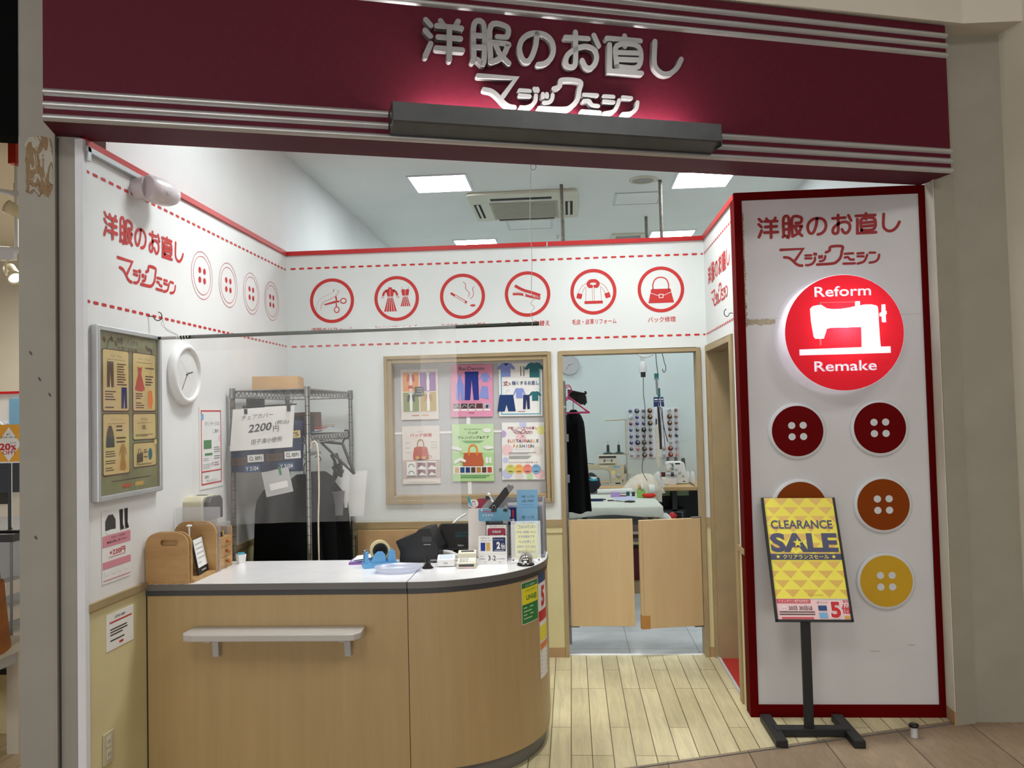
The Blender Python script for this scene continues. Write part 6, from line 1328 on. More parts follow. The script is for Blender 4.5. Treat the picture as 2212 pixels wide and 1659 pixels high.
ceiling_light(.55, .99, -1.62, -1.17, 'lit square ceiling light behind the sign band near the side wall')
ceiling_light(2.0, 2.44, -1.0, -.55, 'lit square ceiling light behind the sign band near the doorway')

FCe = Frame((0, 0, ZC), (1, 0, 0), (0, 1, 0), (0, 0, -1))
t = thing('air_conditioner', 'cream ceiling cassette air conditioner in the middle of the ceiling', 'air conditioner', (1.52, 1.87, ZC-.04))
m = MB(); m.prism(rrect(1.055, 1.99, 1.40, 2.34, .04), 0, .028, 'ac_cream', FCe); m.build('panel', t, bevel=.006)
mat('ac_grille', (172, 167, 152), rough=.6)
m = MB(); m.box(1.225, 1.82, 1.68, 2.26, .028, .034, 'ac_grille', FCe)
for i in range(24): m.box(1.245, 1.80, 1.70+.0225*i, 1.706+.0225*i, .034, .036, 'ac_grille', FCe)
m.build('grille', t)
for a0, a1, b0, b1 in ((1.245, 1.77, 1.535, 1.60), (1.26, 1.78, 2.285, 2.32), (1.085, 1.145, 1.71, 2.21), (1.885, 1.95, 1.71, 2.21)):
    m = MB(); m.box(a0, a1, b0, b1, .0275, .029, 'dark_gap', FCe)
    if b1-b0 < .2: m.box(a0+.004, a1-.004, b0+.03, b0+.05, .030, .038, 'ac_cream', FCe) if b0 > 2 else m.box(a0+.004, a1-.004, b1-.012, b1-.002, .029, .032, 'mid_grey', FCe)
    else: m.box(a0+.022, a0+.042, b0+.004, b1-.004, .030, .038, 'ac_cream', FCe)
    m.build('outlet', t)
t = thing('ceiling_vent', 'small second ceiling air outlet far back behind the hanging rails', 'ceiling vent', (2.54, 3.4, ZC-.02))
m = MB(); frame_of(m, FCe, 2.36, 2.72, 3.23, 3.6, .05, 0, .022, 'ac_cream'); m.build('frame', t)
m = MB(); m.box(2.41, 2.67, 3.28, 3.55, .001, .006, 'dark_grey', FCe)
for i in range(6): m.box(2.41, 2.67, 3.29+.042*i, 3.30+.042*i, .006, .018, 'light_grey', FCe)
m.build('grille', t)
def hatch(x0, x1, y0, y1, label):
    t = thing('access_hatch', label, 'ceiling hatch', ((x0+x1)/2, (y0+y1)/2, ZC-.006)); 
    m = MB(); frame_of(m, FCe, x0, x1, y0, y1, .016, 0, .006, 'alu'); m.build('frame', t)
    m = MB(); m.box(x0+.02, x1-.02, y0+.02, y1-.02, 0, .004, 'ceiling_white', FCe); m.build('lid', t)
hatch(2.31, 2.72, 1.62, 2.03, 'square ceiling access hatch behind the round speaker'); hatch(1.305, 1.755, 2.415, 2.855, 'square ceiling access hatch behind the air conditioner')
t = thing('ceiling_speaker', 'round white ceiling speaker next to a hanging rail', 'speaker', (2.515, 1.235, ZC-.012))
FSp = FCe.at(2.515, 1.235); m = MB(); m.lathe([(.112, 0), (.110, .010), (.088, .012), (.086, .006)], FSp, 'ac_cream', 36); m.build('ring', t)
m = MB(); m.circle(0, 0, .0865, 'mid_grey2' if 'mid_grey2' in MATS else mat('mid_grey2', (166, 164, 152), rough=.6, noise=(200, .3)), FSp, .008, 36); m.build('grille', t)
m = MB(); m.lathe([(.022, 0), (.02, .004), (.006, .008), (.006, .026), (.014, .028), (.014, .031)], FCe.at(1.795, 3.24), 'chrome', 14); solo(m, 'sprinkler', 'small ceiling sprinkler head beside a hanging rail', 'sprinkler')
def hung_rail(x, label):
    t = thing('hanging_rail', label, 'clothes rail', (x, 1.9, 2.18))
    for y in (1.28, 2.535):
        m = MB(); m.tube([(x, y, ZC), (x, y, 2.19)], .0145, 'rust', 10); m.build('pole', t)
    m = MB(); m.tube([(x, 1.20, 2.19), (x, 2.62, 2.19)], .0145, 'rust', 10); m.build('rail', t)
hung_rail(1.857, 'ceiling-hung steel rail nearer the air conditioner'); hung_rail(2.655, 'ceiling-hung steel rail behind the round ceiling speaker')

# ---------------------------------------------------------------- saloon doors
def saloon(name, x0, x1, hinge_right, ang):
    hx = x1 if hinge_right else x0; w_ = x1-x0; u = Vector((-cos(ang), -sin(ang), 0)) if hinge_right else Vector((cos(ang), -sin(ang), 0))
    F = Frame((hx, .03, 0), u, (0, 0, 1), u.cross(Vector((0, 0, 1))))
    m = MB(); m.box(0, w_, .192, .880, -.014, .014, 'door_wood', F); o = struct(m, name, bevel=.0015)
    m = MB()
    for z in (.880, .184): m.box(-.012, .055, z, z+.008, -.012, .012, 'edge_grey', F)
    m.build('hinge', o)
    return o, F
d1, F1 = saloon('door_1', 1.852, 2.266, False, 0.02)
d2, F2 = saloon('door_2', 2.292, 2.699, True, 0.20)
m = MB(); sg = 1 if F2.n.y < 0 else -1
for k in range(1): m.box(.352, .409, .19, .275, .0145*sg-.0004, .0145*sg+.0004, 'tan', F2); m.box(.40, .4085, .192, .28, -.0148, .0148, 'tan', F2)
m.build('repair_tape', d2)
m = MB(); m.box(.389, .3905, .24, .879, .0141*sg-.0003, .0141*sg+.0003, 'edge_grey', F2); m.build('edge_strip', d2)

# ---------------------------------------------------------------- workroom
t = thing('work_table', 'low work table under a white cloth just beyond the saloon doors', 'table', (2.2, 2.4, 0))
m = MB(); m.box(1.72, 2.64, 1.80, 3.02, .725, .742, 'desk_wood'); m.build('tabletop', t)
for x in (1.88, 2.60):
    for y in (1.86, 2.96): m = MB(); m.box(x-.025, x+.025, y-.025, y+.025, 0, .725, 'beige_trim'); m.build('leg', t)
m = MB(); m.box(1.74, 2.62, 1.86, 2.96, .06, .085, 'beige_trim'); m.box(1.74, 2.62, 1.84, 1.86, 0, .085, 'beige_trim'); m.build('lower_shelf', t)
m = MB(); g = []
for i in range(13):
    f = i/12; x = 1.70+.955*f
    g.append([(x, 1.795, .75-.075-.012*sin(f*9)-.015*(f > .95)), (x, 1.788, .745), (x, 1.80, .7505)]+[(x, 1.80+1.22*k/8, .7505) for k in range(1, 9)]+[(x, 3.03, .745)])
m.sheet(g, 'table_cloth'); m.sheet([[(2.655, 1.795+1.235*k/8, z+(.008*sin(k*2.2) if z < .74 else 0)) for k in range(9)] for z in (.7505, .70, .665)], 'table_cloth')
m.add([(2.655, 1.795, .75), (2.655, 1.795, .66), (2.70, 1.86, .655), (2.66, 1.98, .675), (2.655, 2.0, .75)], [(0, 1, 2, 3, 4)], 'table_cloth')
solo(m, 'table_cloth', 'white cloth draped over the work table beyond the saloon doors', 'tablecloth')
ZW = .7512
m = MB(); m.box(1.80, 2.22, 2.0, 2.6, .087, .42, 'bark'); m.box(1.80, 2.22, 1.995, 2.0, .12, .39, 'dark_grey'); solo(m, 'storage_box', 'dark brown storage box under the work table', 'box')
m = MB(); m.box(2.28, 2.50, 2.0, 2.5, .087, .36, 'maroon'); solo(m, 'storage_box', 'maroon storage box under the work table, seen between the saloon doors', 'box')
m = MB(); rr = random.Random(8)
for i in range(5): m.box(2.30+.01*rr.random(), 2.49, 2.02, 2.45, .362+.03*i, .388+.03*i, ('black', 'cream', 'mid_grey', 'bark', 'paper_warm')[i])
o = solo(m, 'fabric_pile', 'pile of folded cloth on the maroon box under the work table', 'cloth'); o['kind'] = 'stuff'
t = thing('green_tape_dispenser', 'lime green tape dispenser with two rolls on the work table', 'tape dispenser', (2.535, 2.60, ZW))
m = MB(); m.prism([(0, 0), (.075, 0), (.075, .07), (.055, .085), (.045, .06), (.02, .055), (.008, .085), (0, .08)], 0, .09, 'lime', Frame((2.497, 2.62, ZW), (1, 0, 0), (0, 0, 1), (0, -1, 0))); m.build('body', t, bevel=.004)
for x, c in ((2.520, 'gold'), (2.542, 'paper')): m = MB(); m.lathe([(.014, -.009), (.026, -.009), (.026, .009), (.014, .009), (.014, -.009)], Frame((x, 2.57, ZW+.095), (0, 1, 0), (0, 0, 1), (1, 0, 0)), c, 20, False); m.build('tape_roll', t)
m = MB(); m.lathe([(.0, .002), (.045, .006), (.060, .022), (.045, .038), (.0, .042)], Frame((2.605, 2.53, ZW), (1, 0, 0), (0, 1, 0), (0, 0, 1)), mat('pin_red', (222, 44, 22), rough=.7), 16, True, 1.15, .8); solo(m, 'pin_cushion', 'bright red pin cushion on the corner of the work table', 'pin cushion')
m = MB(); m.box(0, .19, 0, .28, 0, .002, 'pale_violet', Frame((2.29, 2.36, ZW), (.99, .1, 0), (-.05, 1, 0), (0, 0, 1))); solo(m, 'paper_sheet', 'white paper lying on the work table behind the scissors', 'paper')
t = thing('scissors', 'black-handled scissors lying on the white work table', 'scissors', (2.34, 2.22, ZW))
FSc = Frame((2.345, 2.20, ZW+.003), (.8, -.6, 0), (.6, .8, 0), (0, 0, 1))
m = MB(); m.stroke([(-.11, .018), (0, 0)], .010, 'navy', FSc, .004, .004); m.stroke([(-.11, -.008), (0, 0)], .010, 'chrome', FSc, .002, .003); m.build('blade', t)
m = MB()
for s in (-1, 1): m.tube([FSc(.02+.045+.04*cos(a), s*.018+.016*sin(a), .004) for a in [2*pi*i/14 for i in range(14)]], .006, 'black', 6, closed=True)
m.build('handle', t)
m = MB(); m.tube([(2.13, 2.93, ZW+.026), (2.56, 2.97, ZW+.026)], .026, 'paper', 16); solo(m, 'paper_roll', 'long white paper roll at the back of the work table', 'paper roll')
m = MB(); m.lathe([(.014, -.03), (.045, -.03), (.045, .03), (.014, .03), (.014, -.03)], Frame((2.66, 2.85, ZW+.048), (0, 1, 0), (0, 0, 1), (1, .3, 0)), 'paper', 24, False); solo(m, 'white_roll', 'white roll lying on its side behind the red pin cushion', 'roll')
m = MB(); m.box(2.25, 2.34, 2.62, 2.70, ZW, ZW+.045, 'lilac'); solo(m, 'plastic_box', 'small pale lilac plastic box on the work table', 'box')
m = MB(); m.lathe([(.018, 0), (.018, .035), (.012, .04)], Frame((2.42, 2.74, ZW), (1, 0, 0), (0, 1, 0), (0, 0, 1)), 'teal', 14); solo(m, 'thread_pot', 'small dark green pot on the work table beside the white paper roll', 'pot')
m = MB(); m.lathe([(.016, 0), (.016, .04)], Frame((2.47, 2.70, ZW), (1, 0, 0), (0, 1, 0), (0, 0, 1)), 'dark_grey', 14); solo(m, 'bobbin_pot', 'small dark grey pot between the green pot and the lime tape dispenser', 'pot')
m = MB(); m.box(0, .24, 0, .06, 0, .02, 'navy', Frame((1.92, 2.30, ZW), (1, -.1, 0), (.1, 1, 0), (0, 0, 1))); solo(m, 'folded_cloth', 'dark navy strip of cloth on the work table under the black coat', 'cloth')
for i, (x, y, c, lb) in enumerate(((2.13, 2.36, 'bark', 'brown wooden tool on the work table left of the scissors'), (2.20, 2.28, 'black', 'thin black pen on the work table before the lilac box'), (2.34, 2.70, 'crimson', 'dark red ruler end behind the white paper on the work table'))):
    m = MB(); m.tube([(x, y, ZW+.006), (x+.06, y-.03*(i-1), ZW+.006)], .006, c, 6); solo(m, ('wooden_tool', 'pen', 'ruler')[i], lb, ('tool', 'pen', 'ruler')[i])
m = MB(); m.lathe([(.0, 0), (.05, .002), (.065, .05), (.05, .13), (.015, .16), (.0, .165)], Frame((2.70, 2.05, .50), (1, 0, 0), (0, 1, 0), (0, 0, 1)), 'paper', 14); m.lathe([(.03, 0), (.04, .04), (.0, .06)], Frame((2.66, 2.06, .56), (1, 0, 0), (0, 1, 0), (0, 0, 1)), 'teal', 10); m.lathe([(.03, 0), (.045, .04), (.0, .07)], Frame((2.765, 2.08, .60), (1, 0, 0), (0, 1, 0), (0, 0, 1)), 'red', 10); m.tube([(2.66, 2.05, .72), (2.69, 2.05, .66)], .004, 'white', 6)
solo(m, 'plastic_bag', 'white plastic bag with a red packet hanging off the work table corner', 'bag')

t = thing('sewing_desk', 'long sewing desk along the far wall with a dark underside', 'desk', (2.6, 3.6, 0))
m = MB(); m.box(1.75, 3.6, 3.22, 4.11, .745, .782, 'desk_wood'); m.build('desktop', t)
for x in (2.0, 2.95, 3.5): m = MB(); m.box(x-.025, x+.025, 3.4, 4.0, 0, .745, 'dark_grey'); m.build('leg', t)
m = MB(); m.box(2.75, 3.58, 3.70, 3.72, .05, .745, 'dark_grey'); m.build('back_panel', t)
for x in (2.80, 2.985): m = MB(); m.box(x, x+.14, 3.60, 3.605, .655, .735, 'pale_green'); m.build('leaflet_pocket', t)
m = MB(); m.box(3.34, 3.75, 2.60, 3.215, .70, .80, 'machine_beige'); m.box(3.36, 3.40, 2.65, 3.15, 0, .70, 'dark_grey'); solo(m, 'side_desk', 'beige desk end at the side of the far sewing desk', 'desk')
t = thing('heater', 'dark grey vented cabinet on the floor under the far sewing desk', 'heater', (2.93, 3.45, 0))
m = MB(); m.box(2.80, 3.05, 3.40, 3.66, .0, .53, 'dark_grey'); m.build('body', t)
m = MB(); frame_of(m, FB.at(0, 0, -3.40), 2.82, 3.03, .30, .51, .012, 0, .006, 'mid_grey'); 
for i in range(8): m.box(2.835, 3.015, 3.394, 3.40, .32+.022*i, .332+.022*i, 'black')
m.build('grille', t)

# industrial machine
t = thing('sewing_machine', 'beige industrial sewing machine on the far desk', 'sewing machine', (2.22, 3.65, .782))
FM = Frame((0, 3.60, 0), (1, 0, 0), (0, 0, 1), (0, -1, 0))
pro = [(2.445, .785), (2.445, .995), (2.425, 1.005), (2.06, 1.005), (1.97, .99), (1.945, .96), (1.945, .88), (2.0, .88), (2.02, .935), (2.06, .95), (2.23, .95), (2.275, .93), (2.295, .88), (2.295, .80), (2.27, .785)]
m = MB(); m.prism(pro, -.14, 0, 'machine_beige', FM); m.build('head', t, bevel=.012, seg=3)
m = MB(); m.box(1.85, 2.47, 3.55, 3.80, .782, .79, 'light_grey'); m.build('bed', t)
m = MB(); m.lathe([(.045, 0), (.052, .004), (.052, .022), (.03, .028)], Frame((2.445, 3.67, .945), (0, 1, 0), (0, 0, 1), (1, 0, 0)), 'mid_grey', 24); m.build('hand_wheel', t)
m = MB(); m.lathe([(.021, 0), (.021, .012), (.012, .016)], FM.at(2.378, .882), 'light_grey', 18); m.build('stitch_dial', t)
m = MB(); m.rect(2.19, 2.275, .978, .987, 'paper', FM, .001); m.rect(2.33, 2.40, .965, .985, 'leaflet_blue', FM, .001); m.rect(2.305, 2.345, .90, .935, 'note_yellow', FM, .001); m.rect(2.345, 2.40, .79, .805, 'black', FM, .001); m.rect(2.42, 2.43, .81, .84, 'dark_grey', FM, .001); m.rect(2.305, 2.34, .86, .898, 'paper_warm', FM, .001); m.build('label_plate', t)
m = MB(); m.box(2.168, 2.367, 3.58, 3.70, 1.012, 1.103, 'ac_cream'); m.box(2.22, 2.32, 3.62, 3.68, 1.0, 1.012, 'dark_grey'); cb = m.build('control_box', t, bevel=.006)
m = MB(); m.rect(2.176, 2.36, 1.072, 1.096, 'dark_grey', FB.at(0, 0, -3.58), .001)
for i in range(6): m.rect(2.225+.018*i, 2.235+.018*i, 1.045, 1.055, 'mid_grey', FB.at(0, 0, -3.58), .001)
m.rect(2.225, 2.24, 1.03, 1.06, 'ink_blue', FB.at(0, 0, -3.58), .0015); m.rect(2.305, 2.315, 1.03, 1.06, 'ink_blue', FB.at(0, 0, -3.58), .0015); m.build('keypad', cb)
m = MB(); m.tube([(1.965, 3.61, .88), (1.965, 3.61, .80)], .006, 'chrome', 8); m.build('needle_bar', t)
m = MB(); m.tube([(2.05, 3.62, 1.005), (2.05, 3.62, 1.04)], .003, 'black', 6); m.tube([(2.05, 3.62, 1.015), (2.12, 3.62, 1.01)], .004, 'black', 6); m.build('thread_guide', t)
t = thing('thread_stand', 'beige thread stand with two black spools behind the industrial sewing machine', 'thread stand', (2.47, 3.8, .782))
m = MB(); m.tube([(2.487, 3.80, .782), (2.487, 3.80, 1.492)], .009, 'machine_beige', 10); m.tube([(2.255, 3.80, 1.478), (2.50, 3.80, 1.486)], .008, 'machine_beige', 8); m.tube([(2.23, 3.80, 1.108), (2.51, 3.80, 1.102)], .008, 'machine_beige', 8); m.build('stand', t)
for x in (2.284, 2.402):
    FSl = Frame((x, 3.79, 1.112), (1, 0, 0), (0, 1, 0), (0, 0, 1))
    m = MB(); m.lathe([(.055, 0), (.057, .006), (.02, .010)], FSl, 'dark_grey', 20); m.lathe([(.026, .008), (.026, .018), (.018, .02)], FSl, 'teal', 16); m.build('spool_plate', t)
    m = MB(); m.lathe([(.0155, .018), (.015, .092), (.008, .094)], FSl, 'black', 16); m.build('spool', t)
    m = MB(); m.tube([FSl(0, 0, .09), FSl(0, 0, .135)], .002, 'dark_grey', 6); m.build('pin', t)
# overlock machine
t = thing('overlock_machine', 'white overlock sewing machine at the end of the far desk', 'sewing machine', (2.98, 3.6, .782))
FOv = Frame((0, 3.55, 0), (1, 0, 0), (0, 0, 1), (0, -1, 0))
m = MB(); m.prism([(2.86, .785), (3.12, .785), (3.115, .85), (3.095, .93), (3.085, 1.0), (3.06, 1.022), (2.905, 1.022), (2.89, 1.0), (2.895, .93), (2.97, .90), (2.985, .855), (2.86, .85)], -.16, 0, 'white', FOv); m.build('body', t, bevel=.012, seg=3)
m = MB(); m.prism([(2.833, .79), (2.985, .775), (2.99, .845), (2.835, .86)], 0, .05, 'white', FOv); m.build('work_bed', t, bevel=.006)
m = MB(); m.tube([(2.88, 3.52, .892), (2.995, 3.52, .888)], .019, 'light_grey', 14); m.tube([(2.93, 3.515, .890), (2.962, 3.515, .889)], .022, 'dark_grey', 14); m.tube([(2.857, 3.58, .862), (2.857, 3.58, .91)], .022, 'maroon', 12); m.build('looper', t)
m = MB()
for a, b in ((2.945, .955), (2.995, .94), (3.03, .905), (3.065, .87)): m.lathe([(.013, 0), (.013, .012), (.006, .015)], FOv.at(a, b), 'light_grey', 14)
m.build('tension_dial', t)
m = MB(); m.rect(2.985, 3.035, .992, 1.008, 'black', FOv, .001); m.rect(2.92, 2.96, .995, 1.003, 'mid_grey', FOv, .001); m.rect(2.915, 2.94, .925, .945, 'cream', FOv, .001); m.poly(tf(rrect(-.012, .012, -.035, .035, .01), 2.955, .965), 'mid_grey', FOv, .001); m.rect(3.06, 3.085, .805, .815, 'dark_grey', FOv, .001); m.build('label_plate', t)
for x in (2.935, 3.02, 3.10):
    m = MB(); m.lathe([(.022, 0), (.014, .075), (.0, .08)] if x < 3.05 else [(.026, 0), (.020, .13), (.0, .14)], Frame((x, 3.78, .985 if x < 3.05 else .91), (1, 0, 0), (0, 1, 0), (0, 0, 1)), 'dark_grey', 14); m.tube([(x, 3.78, .80), (x, 3.78, .99)], .004, 'mid_grey', 6); m.build('thread_cone', t)
m = MB(); m.tube([(3.045, 3.80, .80), (3.045, 3.80, 1.235)], .004, 'light_grey', 6); m.tube([(2.99, 3.80, 1.225), (3.15, 3.80, 1.235), (3.155, 3.80, 1.225)], .003, 'light_grey', 6); m.build('thread_guide', t)
cone0 = None
for i, (x, y, lb) in enumerate(((2.825, 3.78, 'white thread cone between the cream cloth and the overlock machine'), (3.135, 3.72, 'white thread cone just past the overlock machine'), (3.185, 3.70, 'white thread cone farthest past the overlock machine'))):
    m = MB(); m.lathe([(.032, 0), (.028, .06), (.018, .115), (.008, .122)], Frame((x, y, .783), (1, 0, 0), (0, 1, 0), (0, 0, 1)), 'white', 16); solo(m, 'white_cone', lb, 'thread cone', 'white thread cones on the desk')
m = MB(); m.tube([(3.12, 3.5, .80), (3.16, 3.25, .77), (3.165, 3.20, .70), (3.16, 3.2, .50), (3.15, 3.2, .35), (3.12, 3.25, .1)], .005, 'black', 6, True); solo(m, 'power_cord', 'black power cord hanging down from the overlock machine', 'cord')
# the cream cloth heap
m = MB(); rows = []; rg = random.Random(9)
for i in range(19):
    f = i/18; x = 2.40+.40*f; hgt = .03+.17*sin(pi*min(1, f*1.05))**.7*(.72+.42*f)
    rows.append([(x+.012*sin(9*a+5*f), 3.10-.19*cos(a)*(.7+.3*sin(pi*f)), .745+(.0 if sin(a) < 0 else hgt*sin(a)*(1+.10*sin(a*7+f*11)))) for a in [pi*k/16 for k in range(17)]])
m.sheet(rows, 'cloth_cream'); 
m.sheet([[(2.70+.09*g_+.02*f, 3.0-.03*g_-.01*f, .925-.13*g_-.02*f+.05*f) for g_ in (0, .25, .5, .75, 1)] for f in (0, .5, 1)], 'paper')
m.sheet([[(2.655+.115*k/4, 2.935+.01*sin(k*2), .79-.10*g_/3-.03*(k/4)) for k in range(5)] for g_ in range(4)], 'cloth_cream')
solo(m, 'cream_garment', 'cream garment heaped over the edge of the far sewing desk', 'garment')
m = MB(); m.lathe([(.0, 0), (.05, .004), (.06, .05), (.04, .10), (.0, .115)], Frame((2.54, 3.72, .783), (1, .2, 0), (-.2, 1, 0), (0, 0, 1)), 'clear_sheet', 9); solo(m, 'clear_bag', 'crumpled clear plastic bag beside the thread stand', 'bag')
m = MB(); m.lathe([(.0, .0), (.06, .02), (.10, .08), (.085, .15), (.03, .20), (.0, .21)], Frame((2.07, 3.02, .755), (1, 0, 0), (0, .7, 0), (0, 0, 1)), mat('navy_cloth', (22, 28, 44), rough=.8), 18, True, 1.0, .8)
m.poly([(-.05, .10), (.04, .13), (.06, .09), (.0, .085)], 'turquoise', FB.at(2.08, .80, -2.93), .012); m.poly([(-.02, .13), (.07, .125), (.03, .10)], 'paper', FB.at(2.07, .80, -2.93), .014)
solo(m, 'dark_bundle', 'dark navy cloth bundle with white and turquoise print beside the black coat', 'bundle')

# far wall: clock, thread board
t = thing('workroom_clock', 'grey faced round clock high on the far wall of the workroom', 'wall clock', (1.881, 4.12, 2.008))
FWc = FB.at(1.881, 2.122, -4.12)
m = MB(); m.lathe([(.113, 0), (.116, .02), (.110, .028), (.105, .024)], FWc, 'light_grey', 40); m.build('case', t)
m = MB(); m.circle(0, 0, .106, mat('dial_grey', (196, 206, 208), rough=.5), FWc, .020, 36)
for i in range(12): a = pi/2-2*pi*(i+1)/12; m.text(str(i+1), .085*cos(a), .085*sin(a), 'ink', FWc, h=.021, c=.0212)
m.build('dial', t); hands(t, FWc, .024, 2, 36, None, .085)
t = thing('thread_board', 'clear pegboard for thread cones on the far wall of the workroom', 'pegboard', (2.82, 4.1, 1.037))
m = MB(); m.box(2.535, 3.105, 4.112, 4.12, 1.037, 1.605, 'white_trim'); m.build('board', t)
m = MB(); NR, NC = 8, 8
XS = [2.563+.0735*k for k in range(NC)]; ZS = [1.572-.0722*k for k in range(NR)]
for x in XS:
    for z in ZS: m.tube([(x, 4.112, z), (x, 4.045, z+.012)], .003, 'white', 5)
m.build('peg', t)
cc = {'b': ('cone_blue', (66, 88, 150)), 'B': ('cone_royal', (24, 44, 150)), 'd': ('cone_slate', (54, 66, 82)), 'k': ('cone_black', (18, 20, 26)), 'w': ('cone_white', (214, 220, 222)), 'g': ('cone_grey', (120, 116, 108)), 'n': ('cone_brown', (92, 60, 36)), 'e': ('cone_earth', (82, 70, 52)),
      't': ('cone_taupe', (150, 116, 104)), 'm': ('cone_mauve', (110, 64, 84)), 'p': ('cone_pink', (226, 150, 150)), 'r': ('cone_red', (140, 52, 56)), 'c': ('cone_cream', (210, 190, 160)), 'l': ('cone_lilac', (186, 178, 200)), 'v': ('cone_navy', (30, 42, 92))}
wordof = dict(b='dusty blue', B='royal blue', d='slate', k='black', w='white', g='grey', n='brown', e='dark earth brown', t='taupe', m='mauve', p='pink', r='dark red', c='cream', l='pale lilac', v='navy')
for n, c in cc.values(): mat(n, c, rough=.7)
grid = ['bKgN..wt', 'WBgN..Nt', 'rBBN..Nt', 'bdKg..nm', 'bdmg..nk', 'BVEm..wl', 'dpEm.cRl', 'llEm.wRp']
ordn = ('top', 'second', 'third', 'fourth', 'fifth', 'sixth', 'seventh', 'bottom'); colw = ('first', 'second', 'third', 'fourth', 'fifth', 'sixth', 'seventh', 'last')
proto = {}
for r_, row in enumerate(grid):
    for k_, ch in enumerate(row):
        if ch == '.': continue
        big = ch in 'KWNEVR'; key = {'K': 'k', 'W': 'w', 'N': 'n', 'E': 'e', 'V': 'v', 'R': 'r'}.get(ch, ch)
        if ch == 'K' and r_ == 0: key = 'd'
        lab = '%s%s thread cone on the pegboard, %s row, %s column' % ('fat ' if big else '', wordof[key], ordn[r_], colw[k_])
        P = Vector((XS[k_], 4.112, ZS[r_])); pk = (key, big)
        if pk not in proto:
            F = Frame(P, (1, 0, 0), (0, .17, .98), (0, -.98, .17)); s = 1.35 if big else .95
            t = thing('thread_cone', lab, 'thread cone', P, 'thread cones on the pegboard')
            m = MB(); m.lathe([(.020*s, .008), (.021*s, .014), (.0125*s, .062), (.009*s, .064)], F, MATS[cc[key][0]], 16); m.build('thread', t)
            m = MB(); m.lathe([(.0085*s, .0635), (.0085*s, .069), (.0045*s, .069), (.0045*s, .064)], F, MATS['cone_cream'] if key in 'nert' else MATS['light_grey'], 10); m.build('core', t)
            proto[pk] = t
        else: dup(proto[pk], P-proto[pk].location, lab)

# things hanging from the rail
Hx, Hy = 2.655, 2.2
t = thing('cord_plug', 'white hanging power outlet with a black plug above the work table', 'power outlet', (2.553, 2.2, 1.88))
FPg = Frame((2.553, 2.2, 1.93), (1, 0, 0), (0, 1, 0), (0, 0, 1))
m = MB(); m.lathe([(.033, 0), (.035, .01), (.036, .06), (.030, .085), (.014, .100), (.0, .104)], FPg, 'white', 20); m.build('housing', t)
m = MB(); m.tube([FPg(0, 0, .10), FPg(-.014, 0, .12), FPg(-.012, 0, .145), FPg(.008, 0, .15), FPg(.014, 0, .13), FPg(.006, 0, .108)], .006, 'white', 8, True); m.tube([FPg(0, 0, .145), FPg(.0, 0, .26)], .003, 'white', 6); m.tube([(2.553, 2.2, 2.19), (2.655, 2.2, 2.20)], .004, 'white', 6); m.build('hook', t)
m = MB(); m.box(-.020, .022, -.02, .02, -.045, .002, 'black', FPg); m.build('plug', t, bevel=.003)
m = MB(); m.tube([(2.555, 2.2, 1.885), (2.553, 2.2, 1.72), (2.562, 2.2, 1.59), (2.557, 2.25, 1.35), (2.556, 2.4, 1.18), (2.562, 2.7, 1.0), (2.64, 3.0, .86), (2.66, 3.02, .79)], .0035, 'dark_grey', 6, True); solo(m, 'dangling_flex', 'thin dark cord dropping from the white hanging outlet to the desk', 'cord')
m = MB(); m.tube([(2.58+.075*cos(a), 2.2+.02*sin(a), 2.115+.045*sin(a)) for a in [pi*.9+i*pi*.16 for i in range(8)]], .010, 'white', 8, True); m.tube([(2.655, 2.2, 2.11), (2.66, 2.2, 2.20)], .006, 'white', 8); solo(m, 'cord_coil', 'coiled white flex hanging beside the white outlet', 'cord')
m = MB(); m.tube([(2.645, 2.2, 2.205), (2.664, 2.2, 2.195), (2.672, 2.2, 2.12), (2.68, 2.2, 1.99), (2.690, 2.2, 1.90), (2.684, 2.2, 1.885)], .0035, 'black', 6, True); solo(m, 'wire_hook', 'black wire hook holding the bundle of zips', 'hook')
m = MB(); m.tube([(2.655, 2.12, 2.205), (2.70, 2.15, 2.19), (2.732, 2.2, 2.10), (2.748, 2.2, 2.02), (2.762, 2.2, 1.965), (2.752, 2.2, 1.93), (2.738, 2.2, 1.927), (2.731, 2.2, 1.955)], .0032, 'black', 6, True); solo(m, 'wire_hook', 'empty black wire hook beside the bundle of zips', 'hook')
t = thing('zip_bundle', 'bundle of packaged zips with blue labels hanging before the thread board', 'zips', (2.685, 2.2, 1.05))
FZ = FB.at(0, 0, -2.2); m = MB(); m.box(2.654, 2.694, 1.858, 1.916, -.002, .002, 'teal', FZ); m.build('header_card', t)
m = MB(); m.sheet([[FZ(2.640+.055*j+.004*i*j, 1.875-.05*i, .012*sin(j*2+i)+.01) for j in (0, .5, 1)] for i in range(6)], 'clear_sheet'); m.sheet([[FZ(2.648+.045*j, 1.60-.08*i, .010+.006*sin(j*3+i)) for j in (0, .5, 1, 1.6)] for i in range(5)], 'clear_sheet'); m.tube([FZ(2.672, 1.86, .01), FZ(2.678, 1.72, .012)], .010, 'mid_grey', 8); m.box(2.680, 2.704, 1.70, 1.78, .002, .006, 'teal', FZ); m.build('sleeve', t)
m = MB()
for a0, a1, c, rt in ((2.640, 2.684, .016, -.02), (2.686, 2.698, .010, .02), (2.705, 2.732, .014, .09)):
    F = FZ.at((a0+a1)/2, 1.655, c, rt); w_ = (a1-a0)/2; m.box(-w_, w_, -.044, .044, 0, .003, 'navy', F); m.rect(-w_*.7, w_*.7, .018, .028, 'paper', F, .004); m.rect(-w_*.9, w_*.9, .002, .004, 'paper', F, .004)
m.build('label_card', t)
